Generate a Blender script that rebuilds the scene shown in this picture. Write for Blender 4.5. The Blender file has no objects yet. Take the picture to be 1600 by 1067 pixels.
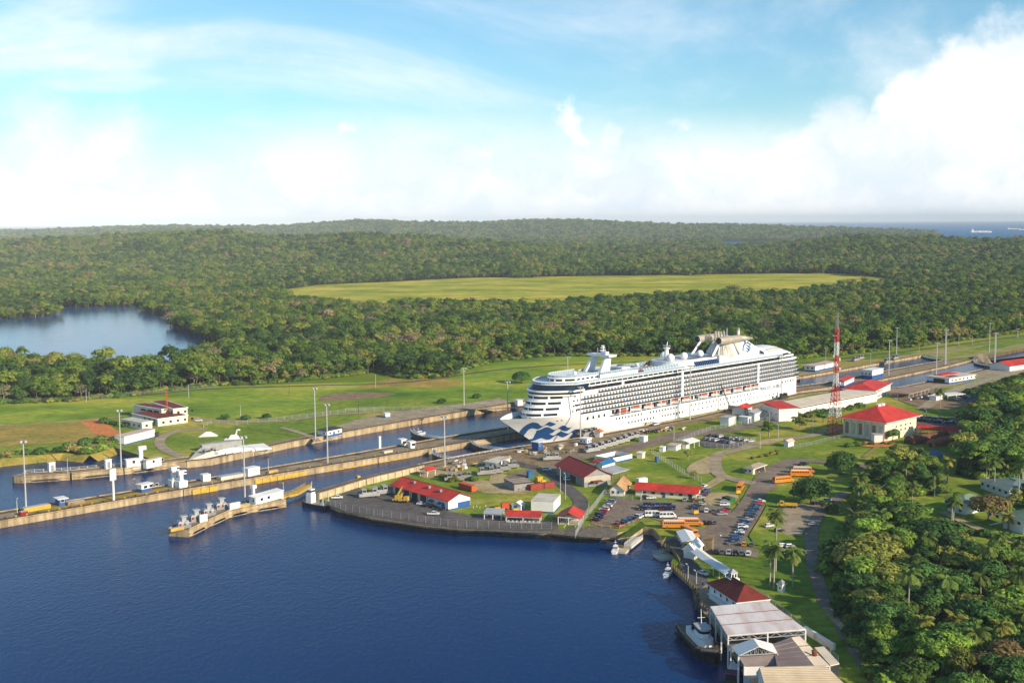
import bpy, bmesh, math, random
import numpy as np
from mathutils import Vector, Matrix, noise

# ------------------------------------------------------------------ camera, sky, sun, exposure
scene = bpy.context.scene
COL = scene.collection
R = math.radians
rnd = random.Random(7)
FPX, CAMH, YH, ROLL = 1850.0, 125.0, 346.0, 0.005
TH = math.atan((533.5 - YH) / FPX)
cam = bpy.data.cameras.new("camera")
cam.sensor_width = 36.0
cam.lens = FPX / 1600 * 36
cam.clip_start = 1.0
cam.clip_end = 200000.0
camo = bpy.data.objects.new("camera", cam)
COL.objects.link(camo)
camo.matrix_world = Matrix.Translation((0, 0, CAMH)) @ Matrix.Rotation(R(90) - TH, 4, 'X') @ Matrix.Rotation(-ROLL, 4, 'Z')
scene.camera = camo

SUN_EL, SUN_DIR = R(23), Vector((0.80, -0.60, 0)).normalized()      # towards the sun
sun = bpy.data.lights.new("sun", 'SUN')
sun.energy = 5.0
sun.angle = R(0.5)
sun.color = (1.0, 0.85, 0.64)
suno = bpy.data.objects.new("sun", sun)
COL.objects.link(suno)
sdir = Vector((SUN_DIR.x * math.cos(SUN_EL), SUN_DIR.y * math.cos(SUN_EL), math.sin(SUN_EL)))
suno.rotation_euler = sdir.to_track_quat('Z', 'Y').to_euler()
suno.location = (300, -300, 400)

scene.view_settings.view_transform = 'Standard'
scene.view_settings.look = 'None'
scene.view_settings.exposure = 0.4
scene.view_settings.gamma = 1.0
scene.cycles.use_denoising = True
scene.cycles.max_bounces = 5
scene.cycles.diffuse_bounces = 2
scene.cycles.glossy_bounces = 2
scene.cycles.transmission_bounces = 2
scene.cycles.transparent_max_bounces = 4
scene.cycles.volume_bounces = 0
scene.cycles.caustics_reflective = False
scene.cycles.caustics_refractive = False

def dirpx(px, py):
 a, b = px - 800, -(py - 533.5)
 x = a * math.cos(ROLL) + b * math.sin(ROLL)
 y = -a * math.sin(ROLL) + b * math.cos(ROLL)
 return Vector((x, FPX * math.cos(TH) + y * math.sin(TH), -FPX * math.sin(TH) + y * math.cos(TH)))

def G(px, py, z=0.0):
 """ground point of the place seen in that direction, at height z"""
 d = dirpx(px, py)
 t = (z - CAMH) / d.z
 return Vector((d.x * t, d.y * t, z))

def make_world():
 w = bpy.data.worlds.new("World")
 scene.world = w
 w.use_nodes = True
 nt = w.node_tree
 nt.nodes.clear()
 N, L = nt.nodes.new, nt.links.new
 out = N('ShaderNodeOutputWorld')
 bg = N('ShaderNodeBackground')
 bg.inputs[1].default_value = 0.085
 L(bg.outputs[0], out.inputs[0])
 sky = N('ShaderNodeTexSky')
 sky.sky_type = 'NISHITA'
 sky.sun_disc = False
 sky.sun_elevation = SUN_EL
 sky.sun_rotation = math.atan2(SUN_DIR.x, SUN_DIR.y)
 sky.altitude = 100
 sky.air_density = 1.0
 sky.dust_density = 0.3
 sky.ozone_density = 3.0
 tc = N('ShaderNodeTexCoord')
 V = tc.outputs['Generated']
 sep = N('ShaderNodeSeparateXYZ')
 L(V, sep.inputs[0])

 def m(op, a, b=None, c=None, clamp=False):
  n = N('ShaderNodeMath')
  n.operation = op
  n.use_clamp = clamp
  for i, v in enumerate((a, b, c)):
   if v is None:
    continue
   if isinstance(v, (int, float)):
    n.inputs[i].default_value = v
   else:
    L(v, n.inputs[i])
  return n.outputs[0]

 def nz(scale, vec, detail=8, rough=.55, stretch=(1, 1, 1), dist=0.0):
  mp = N('ShaderNodeMapping')
  mp.inputs['Scale'].default_value = stretch
  L(vec, mp.inputs[0])
  n = N('ShaderNodeTexNoise')
  n.inputs['Scale'].default_value = scale
  n.inputs['Detail'].default_value = detail
  n.inputs['Roughness'].default_value = rough
  n.inputs['Distortion'].default_value = dist
  L(mp.outputs[0], n.inputs['Vector'])
  return n.outputs[0]

 def ss(v, a, b):
  n = N('ShaderNodeMapRange')
  n.interpolation_type = 'SMOOTHSTEP'
  n.inputs[1].default_value = a
  n.inputs[2].default_value = b
  L(v, n.inputs[0])
  return n.outputs[0]
 z = sep.outputs[2]
 # clear sky: Nishita with a cyan tint
 tint = N('ShaderNodeMix')
 tint.data_type = 'RGBA'
 tint.blend_type = 'MULTIPLY'
 tint.inputs[0].default_value = 1.0
 L(sky.outputs[0], tint.inputs[6])
 tint.inputs[7].default_value = SKY_TINT
 # thin veil clouds
 veil = ss(nz(2.1, V, 10, .6, (1, 1, 3.0), .6), .46, .72)
 vfall = ss(z, .30, .10)
 puff = nz(7.0, V, 10, .58, (1, 1, 1.5), .15)
 # bank of white haze on the horizon
 base = m('MULTIPLY_ADD', nz(3.0, V, 6, .5, (1, 1, 2.0)), .09, z)
 bank = ss(base, .150, .072)
 wn = N('ShaderNodeTexNoise')
 wn.inputs['Scale'].default_value = 16
 wn.inputs['Detail'].default_value = 7
 wn.inputs['Roughness'].default_value = .62
 L(V, wn.inputs['Vector'])
 wv = N('ShaderNodeVectorMath')
 wv.operation = 'MULTIPLY_ADD'
 L(wn.outputs['Color'], wv.inputs[0])
 wv.inputs[1].default_value = (.085, .03, .075)
 wv.inputs[2].default_value = (-.0425, -.015, -.0375)
 wa = N('ShaderNodeVectorMath')
 wa.operation = 'ADD'
 L(V, wa.inputs[0])
 L(wv.outputs[0], wa.inputs[1])
 blobs = None
 for (px, py, rx, amp) in ((1560, 190, 150, 1.0), (1420, 215, 95, .8), (1500, 260, 190, .9), (1330, 255, 120, .6), (1230, 300, 130, .5), (730, 262, 60, .72), (640, 290, 70, .5), (540, 208, 30, .33),
       (895, 206, 48, .40), (960, 218, 60, .38), (70, 225, 130, .40), (170, 265, 150, .45), (1075, 218, 40, .34)):
  d = dirpx(px, py).normalized()
  n = N('ShaderNodeVectorMath')
  n.operation = 'DISTANCE'
  L(wa.outputs[0], n.inputs[0])
  n.inputs[1].default_value = d
  v = m('MULTIPLY', ss(n.outputs[1], rx / FPX * 1.25, 0.0), amp)
  blobs = v if blobs is None else m('MAXIMUM', blobs, v)
 edge = m('ADD', blobs, m('MULTIPLY_ADD', puff, .7, -.35))
 cum = ss(edge, .10, .44)
 cum = m('MULTIPLY', cum, ss(blobs, .0, .16))
 mask = m('MAXIMUM', m('MULTIPLY', veil, m('MULTIPLY', vfall, .9)), m('MAXIMUM', bank, cum), clamp=True)
 mix = N('ShaderNodeMix')
 mix.data_type = 'RGBA'
 L(mask, mix.inputs[0])
 L(tint.outputs[2], mix.inputs[6])
 cg = N('ShaderNodeMix')
 cg.data_type = 'RGBA'
 L(ss(nz(9, wa.outputs[0], 8, .6, (1, 1, 1.6)), .35, .62), cg.inputs[0])
 cg.inputs[6].default_value = (8.0, 8.9, 9.8, 1)
 cg.inputs[7].default_value = (10.6, 10.6, 10.6, 1)
 L(cg.outputs[2], mix.inputs[7])
 L(mix.outputs[2], bg.inputs[0])

SKY_TINT = (1.06, 1.40, 1.42, 1)
make_world()

# ------------------------------------------------------------------ materials
MATS = {}
def mat(name, c1, c2=None, scale=.3, rough=.8, metal=0.0, spec=.3, stretch=None, c3=None, detail=6, lo=.35, hi=.65, bump=0.0, bscale=None, coord='Object', island=0.0, objrand=0.0, fine=0.0, fscale=.5):
 if name in MATS:
  return MATS[name]
 mt = bpy.data.materials.new(name)
 mt.use_nodes = True
 nt = mt.node_tree
 b = nt.nodes['Principled BSDF']
 N, L = nt.nodes.new, nt.links.new
 b.inputs['Roughness'].default_value = rough
 b.inputs['Metallic'].default_value = metal
 b.inputs['Specular IOR Level'].default_value = spec
 col = None
 if c2 is None:
  c2 = tuple(v * .86 for v in c1)
 tc = N('ShaderNodeTexCoord')
 src = tc.outputs['Object'] if coord == 'Object' else N('ShaderNodeNewGeometry').outputs['Position']
 if stretch:
  mp = N('ShaderNodeMapping')
  mp.inputs['Scale'].default_value = stretch
  L(src, mp.inputs[0])
  src = mp.outputs[0]
 n = N('ShaderNodeTexNoise')
 n.inputs['Scale'].default_value = scale
 n.inputs['Detail'].default_value = detail
 n.inputs['Roughness'].default_value = .6
 L(src, n.inputs['Vector'])
 r = N('ShaderNodeValToRGB')
 r.color_ramp.elements[0].position = lo
 r.color_ramp.elements[0].color = (*c1, 1)
 r.color_ramp.elements[1].position = hi
 r.color_ramp.elements[1].color = (*c2, 1)
 if c3:
  e = r.color_ramp.elements.new((lo + hi) / 2)
  e.color = (*c3, 1)
 L(n.outputs[0], r.inputs[0])
 col = r.outputs[0]
 for amt, kind in ((island, 'i'), (objrand, 'o')):
  if amt:
   if kind == 'i':
    v = N('ShaderNodeNewGeometry').outputs['Random Per Island']
   else:
    v = N('ShaderNodeObjectInfo').outputs['Random']
   mr = N('ShaderNodeMapRange')
   mr.inputs[3].default_value = 1 - amt
   mr.inputs[4].default_value = 1 + amt
   L(v, mr.inputs[0])
   mx = N('ShaderNodeVectorMath')
   mx.operation = 'SCALE'
   L(col, mx.inputs[0])
   L(mr.outputs[0], mx.inputs['Scale'])
   col = mx.outputs[0]
 if fine:
  n2 = N('ShaderNodeTexNoise')
  n2.inputs['Scale'].default_value = fscale
  n2.inputs['Detail'].default_value = 10
  n2.inputs['Roughness'].default_value = .7
  L(src, n2.inputs['Vector'])
  mr = N('ShaderNodeMapRange')
  mr.inputs[1].default_value, mr.inputs[2].default_value = .3, .7
  mr.inputs[3].default_value, mr.inputs[4].default_value = 1 - fine, 1 + fine
  L(n2.outputs[0], mr.inputs[0])
  mx = N('ShaderNodeVectorMath')
  mx.operation = 'SCALE'
  L(col, mx.inputs[0])
  L(mr.outputs[0], mx.inputs['Scale'])
  col = mx.outputs[0]
 L(col, b.inputs['Base Color'])
 if bump:
  bn = N('ShaderNodeTexNoise')
  bn.inputs['Scale'].default_value = bscale or scale
  bn.inputs['Detail'].default_value = 8
  L(src, bn.inputs['Vector'])
  bp = N('ShaderNodeBump')
  bp.inputs['Strength'].default_value = bump
  bp.inputs['Distance'].default_value = 1.0
  L(bn.outputs[0], bp.inputs['Height'])
  L(bp.outputs[0], b.inputs['Normal'])
 MATS[name] = mt
 return mt

def water_mat(name, deep, light, spec, wave, strength, patch):
 mt = mat(name, deep, light, scale=patch, rough=.12, spec=spec, coord='P', lo=.3, hi=.75, detail=5, stretch=(1, .45, 1))
 nt = mt.node_tree
 N, L = nt.nodes.new, nt.links.new
 b = nt.nodes['Principled BSDF']
 pos = N('ShaderNodeNewGeometry').outputs['Position']
 last = None
 for sc, st, dist, strn in ((wave, (1, .55, 1), 1.0, strength), (wave * 4.1, (1, .7, 1), .3, strength)):
  mp = N('ShaderNodeMapping')
  mp.inputs['Scale'].default_value = st
  mp.inputs['Rotation'].default_value = (0, 0, .5)
  L(pos, mp.inputs[0])
  n = N('ShaderNodeTexNoise')
  n.inputs['Scale'].default_value = sc
  n.inputs['Detail'].default_value = 4
  n.inputs['Distortion'].default_value = .4
  L(mp.outputs[0], n.inputs['Vector'])
  bp = N('ShaderNodeBump')
  bp.inputs['Strength'].default_value = strn
  bp.inputs['Distance'].default_value = dist
  L(n.outputs[0], bp.inputs['Height'])
  if last is not None:
   L(last, bp.inputs['Normal'])
  last = bp.outputs[0]
 L(last, b.inputs['Normal'])
 return mt

M_grass = mat('grass', (.10, .175, .02), (.46, .36, .08), scale=.018, c3=(.20, .26, .03), fine=.42, fscale=.22, coord='P', rough=.95, spec=.05, detail=9, lo=.32, hi=.7)
M_grass_dark = mat('dark grass', (.045, .095, .015), (.11, .15, .022), scale=.06, fine=.4, fscale=.3, coord='P', rough=.95, spec=.05, detail=9)
M_meadow = mat('meadow grass', (.07, .15, .016), (.46, .41, .06), scale=.0085, c3=(.21, .30, .03), fine=.38, fscale=.12, coord='P', rough=.95, spec=.05, detail=9, lo=.34, hi=.68, stretch=(1, 1.6, 1))
M_dry = mat('dry grass', (.44, .28, .07), (.22, .21, .04), scale=.05, fine=.4, fscale=.3, coord='P', rough=.95, spec=.05, detail=8)
M_marsh = mat('marsh grass', (.19, .25, .02), (.56, .44, .08), scale=.011, c3=(.35, .35, .03), fine=.4, fscale=.05, coord='P', rough=.95, spec=.05, detail=10, stretch=(.6, 1, 1))
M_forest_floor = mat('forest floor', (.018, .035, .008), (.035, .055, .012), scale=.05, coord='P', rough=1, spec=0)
M_asphalt = mat('asphalt', (.17, .13, .10), (.27, .21, .155), scale=.09, fine=.3, fscale=.45, coord='P', rough=.9, spec=.15, detail=10, bump=.1, bscale=2)
M_asphalt_dark = mat('dark asphalt', (.085, .076, .074), (.145, .128, .118), scale=.12, fine=.3, fscale=.45, coord='P', rough=.9, spec=.15, detail=10)
M_road_worn = mat('worn road', (.42, .33, .22), (.26, .205, .14), scale=.12, fine=.3, fscale=.45, coord='P', rough=.9, spec=.1, detail=10)
M_sand = mat('pale dirt', (.50, .38, .21), (.30, .24, .11), scale=.08, fine=.3, fscale=.45, coord='P', rough=1, spec=.05, detail=10)
M_redsoil = mat('red soil', (.66, .24, .075), (.48, .17, .06), scale=.1, fine=.3, fscale=.45, coord='P', rough=1, spec=.05, detail=10)
M_brown = mat('brown dirt', (.32, .22, .125), (.18, .13, .075), scale=.12, fine=.3, fscale=.45, coord='P', rough=1, spec=.05, detail=10)
M_conc = mat('weathered concrete', (.52, .41, .25), (.13, .095, .052), scale=.35, c3=(.38, .285, .165), fine=.3, fscale=.45, coord='P', rough=.9, spec=.1, stretch=(1, 1, .22), detail=10, lo=.3, hi=.72)
M_conc_dark = mat('stained concrete', (.16, .115, .065), (.07, .052, .032), scale=.3, coord='P', rough=.9, spec=.1, stretch=(1, 1, .2), detail=10)
M_conc_top = mat('lock deck concrete', (.36, .28, .18), (.21, .16, .105), scale=.12, fine=.3, fscale=.45, coord='P', rough=.9, spec=.1, detail=10)
M_conc_pale = mat('pale concrete', (.62, .58, .50), (.48, .43, .35), scale=.2, rough=.85, spec=.1, detail=9)
M_yellow = mat('yellow paint', (.62, .40, .04), (.42, .26, .05), scale=.6, rough=.7, detail=9)
M_white = mat('white paint', (.80, .79, .76), (.70, .68, .64), scale=.12, rough=.6, spec=.3, detail=8)
M_cream = mat('cream paint', (.78, .70, .55), (.66, .57, .42), scale=.2, rough=.75, spec=.2, detail=8)
M_ship = mat('ship white', (.80, .80, .80), (.75, .745, .735), scale=.05, rough=.45, spec=.4, detail=8)
M_blue = mat('blue paint', (.02, .085, .30), (.03, .10, .27), scale=.5, rough=.6)
M_blue_band = mat('ship blue', (.012, .075, .24), (.018, .09, .26), scale=.1, rough=.5)
M_glass = mat('dark glass', (.012, .016, .022), (.025, .03, .04), scale=.25, rough=.12, spec=.5)
M_dark = mat('dark metal', (.03, .03, .03), (.05, .045, .04), scale=.6, rough=.6)
M_grey = mat('grey metal', (.30, .30, .30), (.22, .22, .22), scale=.6, rough=.55, metal=.2)
M_steel = mat('galvanised steel', (.42, .42, .41), (.33, .33, .33), scale=.5, rough=.5, metal=.3)
M_red_roof = mat('red roof', (.62, .05, .032), (.40, .04, .03), scale=.16, fine=.22, fscale=.7, rough=.6, spec=.2, detail=9, stretch=(1, 1, 1))
M_dkred_roof = mat('dark red roof', (.20, .035, .024), (.12, .024, .018), scale=.3, rough=.75, spec=.2, detail=9)
M_rust = mat('rusty brown', (.22, .09, .05), (.12, .05, .03), scale=.5, rough=.85, spec=.1, detail=9)
M_orange = mat('orange paint', (.62, .10, .025), (.48, .08, .02), scale=.4, rough=.6)
M_bus = mat('school bus orange', (.80, .27, .02), (.70, .22, .02), scale=.3, rough=.4, spec=.4)
M_greenroof = mat('grey green roof', (.20, .27, .19), (.14, .19, .15), scale=.2, rough=.8, spec=.15, detail=9)
M_greyroof = mat('grey sheet roof', (.42, .42, .43), (.32, .32, .33), scale=.2, rough=.6, detail=9)
M_rail = mat('rusty rail', (.085, .055, .04), (.05, .035, .028), scale=.5, rough=.7, metal=.3)
M_stone = mat('dark stone', (.24, .20, .155), (.09, .08, .065), scale=.9, coord='P', rough=1, spec=.05, detail=10)
M_water = water_mat('lake water', (.0002, .020, .092), (.001, .040, .150), .06, .8, .16, .004)
M_lagoon = water_mat('lagoon water', (.008, .05, .15), (.05, .14, .30), .06, .10, .25, .012)
M_sea = water_mat('sea water', (.010, .12, .29), (.018, .15, .35), .0, .02, .05, .0006)
M_sea.node_tree.nodes['Principled BSDF'].inputs['Roughness'].default_value = .7

# ------------------------------------------------------------------ object helpers
def tag(o, label=None, cat=None, group=None, kind=None):
 if label: o['label'] = label
 if cat: o['category'] = cat
 if group: o['group'] = group
 if kind: o['kind'] = kind
 return o

def empty(name, label, cat, loc=(0, 0, 0), rz=0.0, group=None):
 o = bpy.data.objects.new(name, None)
 o.empty_display_size = 1
 COL.objects.link(o)
 o.location = loc
 o.rotation_euler = (0, 0, rz)
 return tag(o, label, cat, group)

class MB:
 """collects shapes and links them as one mesh object"""
 def __init__(s):
  s.v, s.f, s.m, s.mats = [], [], [], []
 def mi(s, mt):
  if mt not in s.mats:
   s.mats.append(mt)
  return s.mats.index(mt)
 def add(s, verts, faces, mt):
  k, i = len(s.v), s.mi(mt)
  s.v += [tuple(v) for v in verts]
  for f in faces:
   s.f.append([a + k for a in f])
   s.m.append(i)
  return s
 def box(s, x0, x1, y0, y1, z0, z1, mt, rz=0.0, c=None):
  vs = [(x, y, z) for z in (z0, z1) for (x, y) in ((x0, y0), (x1, y0), (x1, y1), (x0, y1))]
  if rz:
   cx, cy = c if c else ((x0 + x1) / 2, (y0 + y1) / 2)
   ca, sa = math.cos(rz), math.sin(rz)
   vs = [(cx + (x - cx) * ca - (y - cy) * sa, cy + (x - cx) * sa + (y - cy) * ca, z) for x, y, z in vs]
  return s.add(vs, [(3, 2, 1, 0), (4, 5, 6, 7), (0, 1, 5, 4), (1, 2, 6, 5), (2, 3, 7, 6), (3, 0, 4, 7)], mt)
 def prism(s, poly, z0, z1, mt, top=None, cap=True, taper=None):
  n = len(poly)
  p2 = taper or poly
  vs = [(p[0], p[1], z0) for p in poly] + [(p[0], p[1], z1) for p in p2]
  s.add(vs, [(i, (i + 1) % n, n + (i + 1) % n, n + i) for i in range(n)], mt)
  if cap:
   s.add(vs[n:], [tuple(range(n))], top or mt)
  return s
 def quad(s, a, b, c, d, mt):
  return s.add([a, b, c, d], [(0, 1, 2, 3)], mt)
 def tube(s, p0, p1, r0, r1=None, n=8, mt=None, cap=True):
  r1 = r0 if r1 is None else r1
  p0, p1 = Vector(p0), Vector(p1)
  d = (p1 - p0).normalized()
  a = d.cross(Vector((0, 0, 1)))
  if a.length < .01:
   a = Vector((1, 0, 0))
  a.normalize()
  b = d.cross(a)
  vs = []
  for p, r in ((p0, r0), (p1, r1)):
   for i in range(n):
    t = 2 * math.pi * i / n
    vs.append(p + a * (r * math.cos(t)) + b * (r * math.sin(t)))
  fs = [(i, (i + 1) % n, n + (i + 1) % n, n + i) for i in range(n)]
  if cap:
   fs += [tuple(range(n))[::-1], tuple(range(n, 2 * n))]
  return s.add(vs, fs, mt)
 def bar(s, p0, p1, w, mt):
  return s.tube(p0, p1, w * .6, w * .6, 4, mt, False)
 def sphere(s, c, r, mt, nu=12, nv=8, sz=1.0, half=False):
  vs, fs = [], []
  for j in range(nv + 1):
   ph = (math.pi / 2 if half else math.pi) * j / nv
   for i in range(nu):
    t = 2 * math.pi * i / nu
    vs.append((c[0] + r * math.sin(ph) * math.cos(t), c[1] + r * math.sin(ph) * math.sin(t), c[2] + r * sz * math.cos(ph)))
  for j in range(nv):
   for i in range(nu):
    fs.append((j * nu + i, (j + 1) * nu + i, (j + 1) * nu + (i + 1) % nu, j * nu + (i + 1) % nu))
  return s.add(vs, fs, mt)
 def build(s, name, parent=None, label=None, cat=None, group=None, kind=None, loc=None, rz=None, smooth=False):
  me = bpy.data.meshes.new(name)
  me.from_pydata(s.v, [], s.f)
  for mt in s.mats:
   me.materials.append(mt)
  me.polygons.foreach_set('material_index', s.m)
  if smooth:
   me.polygons.foreach_set('use_smooth', [True] * len(s.f))
  me.update()
  o = bpy.data.objects.new(name, me)
  COL.objects.link(o)
  if parent is not None:
   o.parent = parent
  if loc is not None:
   o.location = loc
  if rz is not None:
   o.rotation_euler = (0, 0, rz)
  return tag(o, label, cat, group, kind)

def copy_tree(o, parent=None):
 c = o.copy()
 COL.objects.link(c)
 if parent is not None:
  c.parent = parent
 for ch in o.children:
  copy_tree(ch, c)
 return c

def tri_poly(pts):
 from mathutils.geometry import tessellate_polygon
 return tessellate_polygon([[Vector((p[0], p[1], 0)) for p in pts]])

def flat(mb, pts, z, mt):
 fs = []
 for t in tri_poly(pts):
  a, b, c = (Vector((pts[i][0], pts[i][1], 0)) for i in t)
  fs.append(t if (b - a).cross(c - a).z > 0 else t[::-1])
 mb.add([(p[0], p[1], z) for p in pts], fs, mt)

def gp(pts, z=0.0):
 return [(lambda q: (q.x, q.y))(G(x, y, z)) for x, y in pts]

def smooth_pts(pts, n=4, closed=True):
 """Catmull-Rom through the points"""
 out, k = [], len(pts)
 rng = range(k) if closed else range(k - 1)
 for i in rng:
  g = (lambda j: pts[j % k]) if closed else (lambda j: pts[min(max(j, 0), k - 1)])
  p0, p1, p2, p3 = g(i - 1), g(i), g(i + 1), g(i + 2)
  for a in range(n):
   t = a / n
   out.append(tuple(.5 * (2 * p1[q] + (p2[q] - p0[q]) * t + (2 * p0[q] - 5 * p1[q] + 4 * p2[q] - p3[q]) * t * t + (3 * p1[q] - p0[q] - 3 * p2[q] + p3[q]) * t ** 3) for q in (0, 1)))
 if not closed:
  out.append(tuple(pts[-1][:2]))
 return out

ZI = [0]
def zi(z):
 ZI[0] += 1
 return z + .0035 * ZI[0]

def sheet(name, px, z, mt, smooth=0, kind='structure', world=False):
 pts = px if world else gp(px)
 if smooth:
  pts = smooth_pts(pts, smooth)
 mb = MB()
 flat(mb, pts, zi(z), mt)
 return mb.build(name, kind=kind)

def strip_pts(line, w):
 L_, R_ = [], []
 for i, p in enumerate(line):
  a, b = Vector(line[max(i - 1, 0)]), Vector(line[min(i + 1, len(line) - 1)])
  d = (b - a).normalized()
  n = Vector((-d.y, d.x))
  ww = (w[0] + (w[1] - w[0]) * i / (len(line) - 1)) if isinstance(w, tuple) else w
  L_.append((p[0] + n.x * ww / 2, p[1] + n.y * ww / 2))
  R_.append((p[0] - n.x * ww / 2, p[1] - n.y * ww / 2))
 return L_, R_

def path(name, px, w, z, mt, smooth=5, kind='structure', kerb=None):
 line = gp(px)
 if smooth:
  line = smooth_pts(line, smooth, closed=False)
 a, b = strip_pts(line, w)
 mb = MB()
 n = len(line)
 z = zi(z)
 mb.add([(p[0], p[1], z) for p in a + b], [(n + i, n + i + 1, i + 1, i) for i in range(n - 1)], mt)
 o = mb.build(name, kind=kind)
 if kerb:
  for side in (a, b):
   k = MB()
   for i in range(n - 1):
    k.bar((*side[i], .06), (*side[i + 1], .06), .18, kerb)
   k.build('kerb', kind='structure')
 return o
AL = R(45.3)
UX, VX = Vector((math.cos(AL), math.sin(AL), 0)), Vector((math.sin(AL), -math.cos(AL), 0))
WATER_Z = -3.0
# ------------------------------------------------------------------ ground, water, sea, hills
def gz(l):
 return [(lambda q: (q.x, q.y))(G(p[0], p[1], p[2] if len(p) > 2 else 0)) for p in l]

NEAR_EDGE = gz([(486, 768, 3), (560, 746, 3), (640, 729, 2), (697, 717), (785, 702), (908, 684.5), (1250, 614.5), (1300, 609), (1402, 606.5), (1461, 595), (1552, 573.5), (1660, 551)])
SHORE = gz([(x, y, WATER_Z) for x, y in ((1230, 1200), (1174, 1067), (1164, 1049), (1142, 1022), (1112, 974), (1094, 952), (1086, 938), (1088, 926), (1048, 890), (1052, 884), (1061, 879), (1050, 863), (1034, 851), (1020, 836), (1004, 834), (990, 838), (966, 843), (932, 842), (899, 840), (860, 836), (815, 834), (760, 831), (729, 831), (665, 825), (626, 819), (584, 813), (556, 806), (530, 800), (510, 792), (484, 786))])
NEAR_LAND = NEAR_EDGE + [(1500, 1500), (2500, 900), (1500, 60), (250, 60)] + SHORE
FAR_EDGE = gz([(-300, 760), (-60, 728), (0, 717.5), (56, 712), (98, 707.6), (140, 711), (157, 706), (177, 698), (253, 722), (292, 722), (330, 718), (460, 690), (560, 672), (645, 657), (800, 631), (1050, 596), (1253, 589), (1339, 574), (1440, 555.5), (1478, 563.5), (1524, 561), (1531, 557.5), (1600, 543.5), (1690, 525)])
FAR_LAND = FAR_EDGE + [(2500, 1850), (60000, 2500), (60000, 62000), (-60000, 62000), (-60000, 900), (-1500, 300)]
mb = MB()
for poly in (NEAR_LAND, FAR_LAND):
 flat(mb, poly, 0.0, M_grass)
for line in (NEAR_EDGE, SHORE):
 for a, b in zip(line[:-1], line[1:]):
  mb.quad((*a, 0), (*b, 0), (*b, -18), (*a, -18), M_conc)
for i, (a, b) in enumerate(zip(FAR_EDGE[:-1], FAR_EDGE[1:])):
 mt = M_dry if i < 7 else (M_stone if i == 7 else (M_conc_dark if i > 18 else M_conc))
 o_ = Vector((b[1] - a[1], a[0] - b[0])).normalized() * (7 if i < 7 else 0)
 mb.quad((*a, 0), (*b, 0), (b[0] + o_.x, b[1] + o_.y, -4 if i < 7 else -18), (a[0] + o_.x, a[1] + o_.y, -4 if i < 7 else -18), mt)
mb.build('ground', kind='structure')

gate_a, gate_b = G(1523, 561), G(1556, 573)
sheet('lake', [(-3000, 40), (2600, 40), (2600, 300), (gate_b.x, gate_b.y), (gate_a.x, gate_a.y), (900, 1400), (-400, 1400), (-3000, 700)], WATER_Z, M_water, world=True)
M_lower = mat('lower chamber water', (.012, .02, .022), (.02, .03, .03), scale=.1, rough=.2)
sheet('chamber_water', [(gate_b.x - 40, gate_b.y - 40), (2600, gate_b.y - 40), (2600, 2300), (gate_a.x - 40, gate_a.y + 30)], -13.0, M_lower, world=True)

LAGOON = [(-60, 499), (40, 497), (78, 491), (80, 481), (150, 479.5), (235, 477.5), (243, 492), (262, 499), (272, 512), (318, 516), (322, 527), (316, 541), (326, 556), (318, 580), (200, 588), (120, 580), (60, 568), (-60, 560)]
sheet('lagoon', LAGOON, .3, M_lagoon)
sheet('sea', [(0.11 * 5000, 5000), (60000, 6300), (60000, 60000), (-60000, 60000), (-60000, 13500), (0.11 * 13500, 13500)], .6, M_sea, world=True)
FIELD = [(425, 459), (500, 445), (600, 441), (700, 436), (760, 434), (900, 432), (1050, 430), (1200, 428), (1300, 427), (1345, 430), (1400, 438), (1370, 450), (1300, 458), (1230, 464), (1150, 467), (1050, 473), (900, 480), (760, 480), (640, 488), (560, 490), (485, 474)]
sheet('marsh_field', FIELD, .35, M_marsh, smooth=3)

RIDGE = np.array([(-300, 358), (0, 356), (100, 352), (200, 350), (300, 349), (400, 348), (500, 345), (560, 341), (650, 342.5), (750, 341), (850, 340), (950, 342), (1050, 345), (1150, 347), (1200, 349), (1280, 351), (1350, 353), (1450, 357), (1530, 361), (1570, 366), (1900, 368)], float)
MID = np.array([(-300, 372), (0, 372), (100, 368), (200, 362), (300, 359), (380, 361), (425, 371), (480, 370), (560, 365), (640, 367), (720, 372), (780, 378), (860, 384), (1000, 388), (1150, 388), (1230, 382), (1290, 373), (1340, 367.5), (1450, 371), (1530, 376), (1600, 372), (1900, 374)], float)
def hz(X, Y):
 """height of the hills beyond the forest"""
 px = 800 + X / Y * FPX
 t1 = np.interp(px, RIDGE[:, 0], RIDGE[:, 1]); t2 = np.interp(px, MID[:, 0], MID[:, 1])
 hr = YH - ROLL * (px - 800)
 D1, D2 = 9300.0, 3900.0
 h1 = np.maximum((hr + FPX * CAMH / D1 - t1) / FPX * D1 - 46, -8)
 h2 = np.maximum((hr + FPX * CAMH / D2 - t2) / FPX * D2 - 27, 0)
 g1 = np.exp(-((Y - D1) / np.where(Y < D1, 1300, 1500)) ** 2)
 g2 = np.exp(-((Y - D2) / np.where(Y < D2, 620, 1250)) ** 2)
 wob = 1 + .5 * np.sin(X / 310 + Y / 420) + .10 * np.sin(X / 137 - Y / 190 + 1.3)
 w1 = 1 + .09 * np.sin(X / 260 + Y / 500)
 return np.maximum(h1 * g1 * w1, 0) + h2 * g2 * (.85 + .15 * wob)
ys = np.concatenate([np.linspace(1900, 5200, 46), np.linspace(5300, 12500, 44)])
us = np.linspace(-.62, .62, 120)
YY, UU = np.meshgrid(ys, us, indexing='ij')
XX = YY * UU
ZZ = hz(XX, YY) - 1.2
vs = np.stack([XX, YY, ZZ], -1).reshape(-1, 3)
nu_ = len(us)
fs = [(i * nu_ + j, i * nu_ + j + 1, (i + 1) * nu_ + j + 1, (i + 1) * nu_ + j) for i in range(len(ys) - 1) for j in range(nu_ - 1)]
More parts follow.
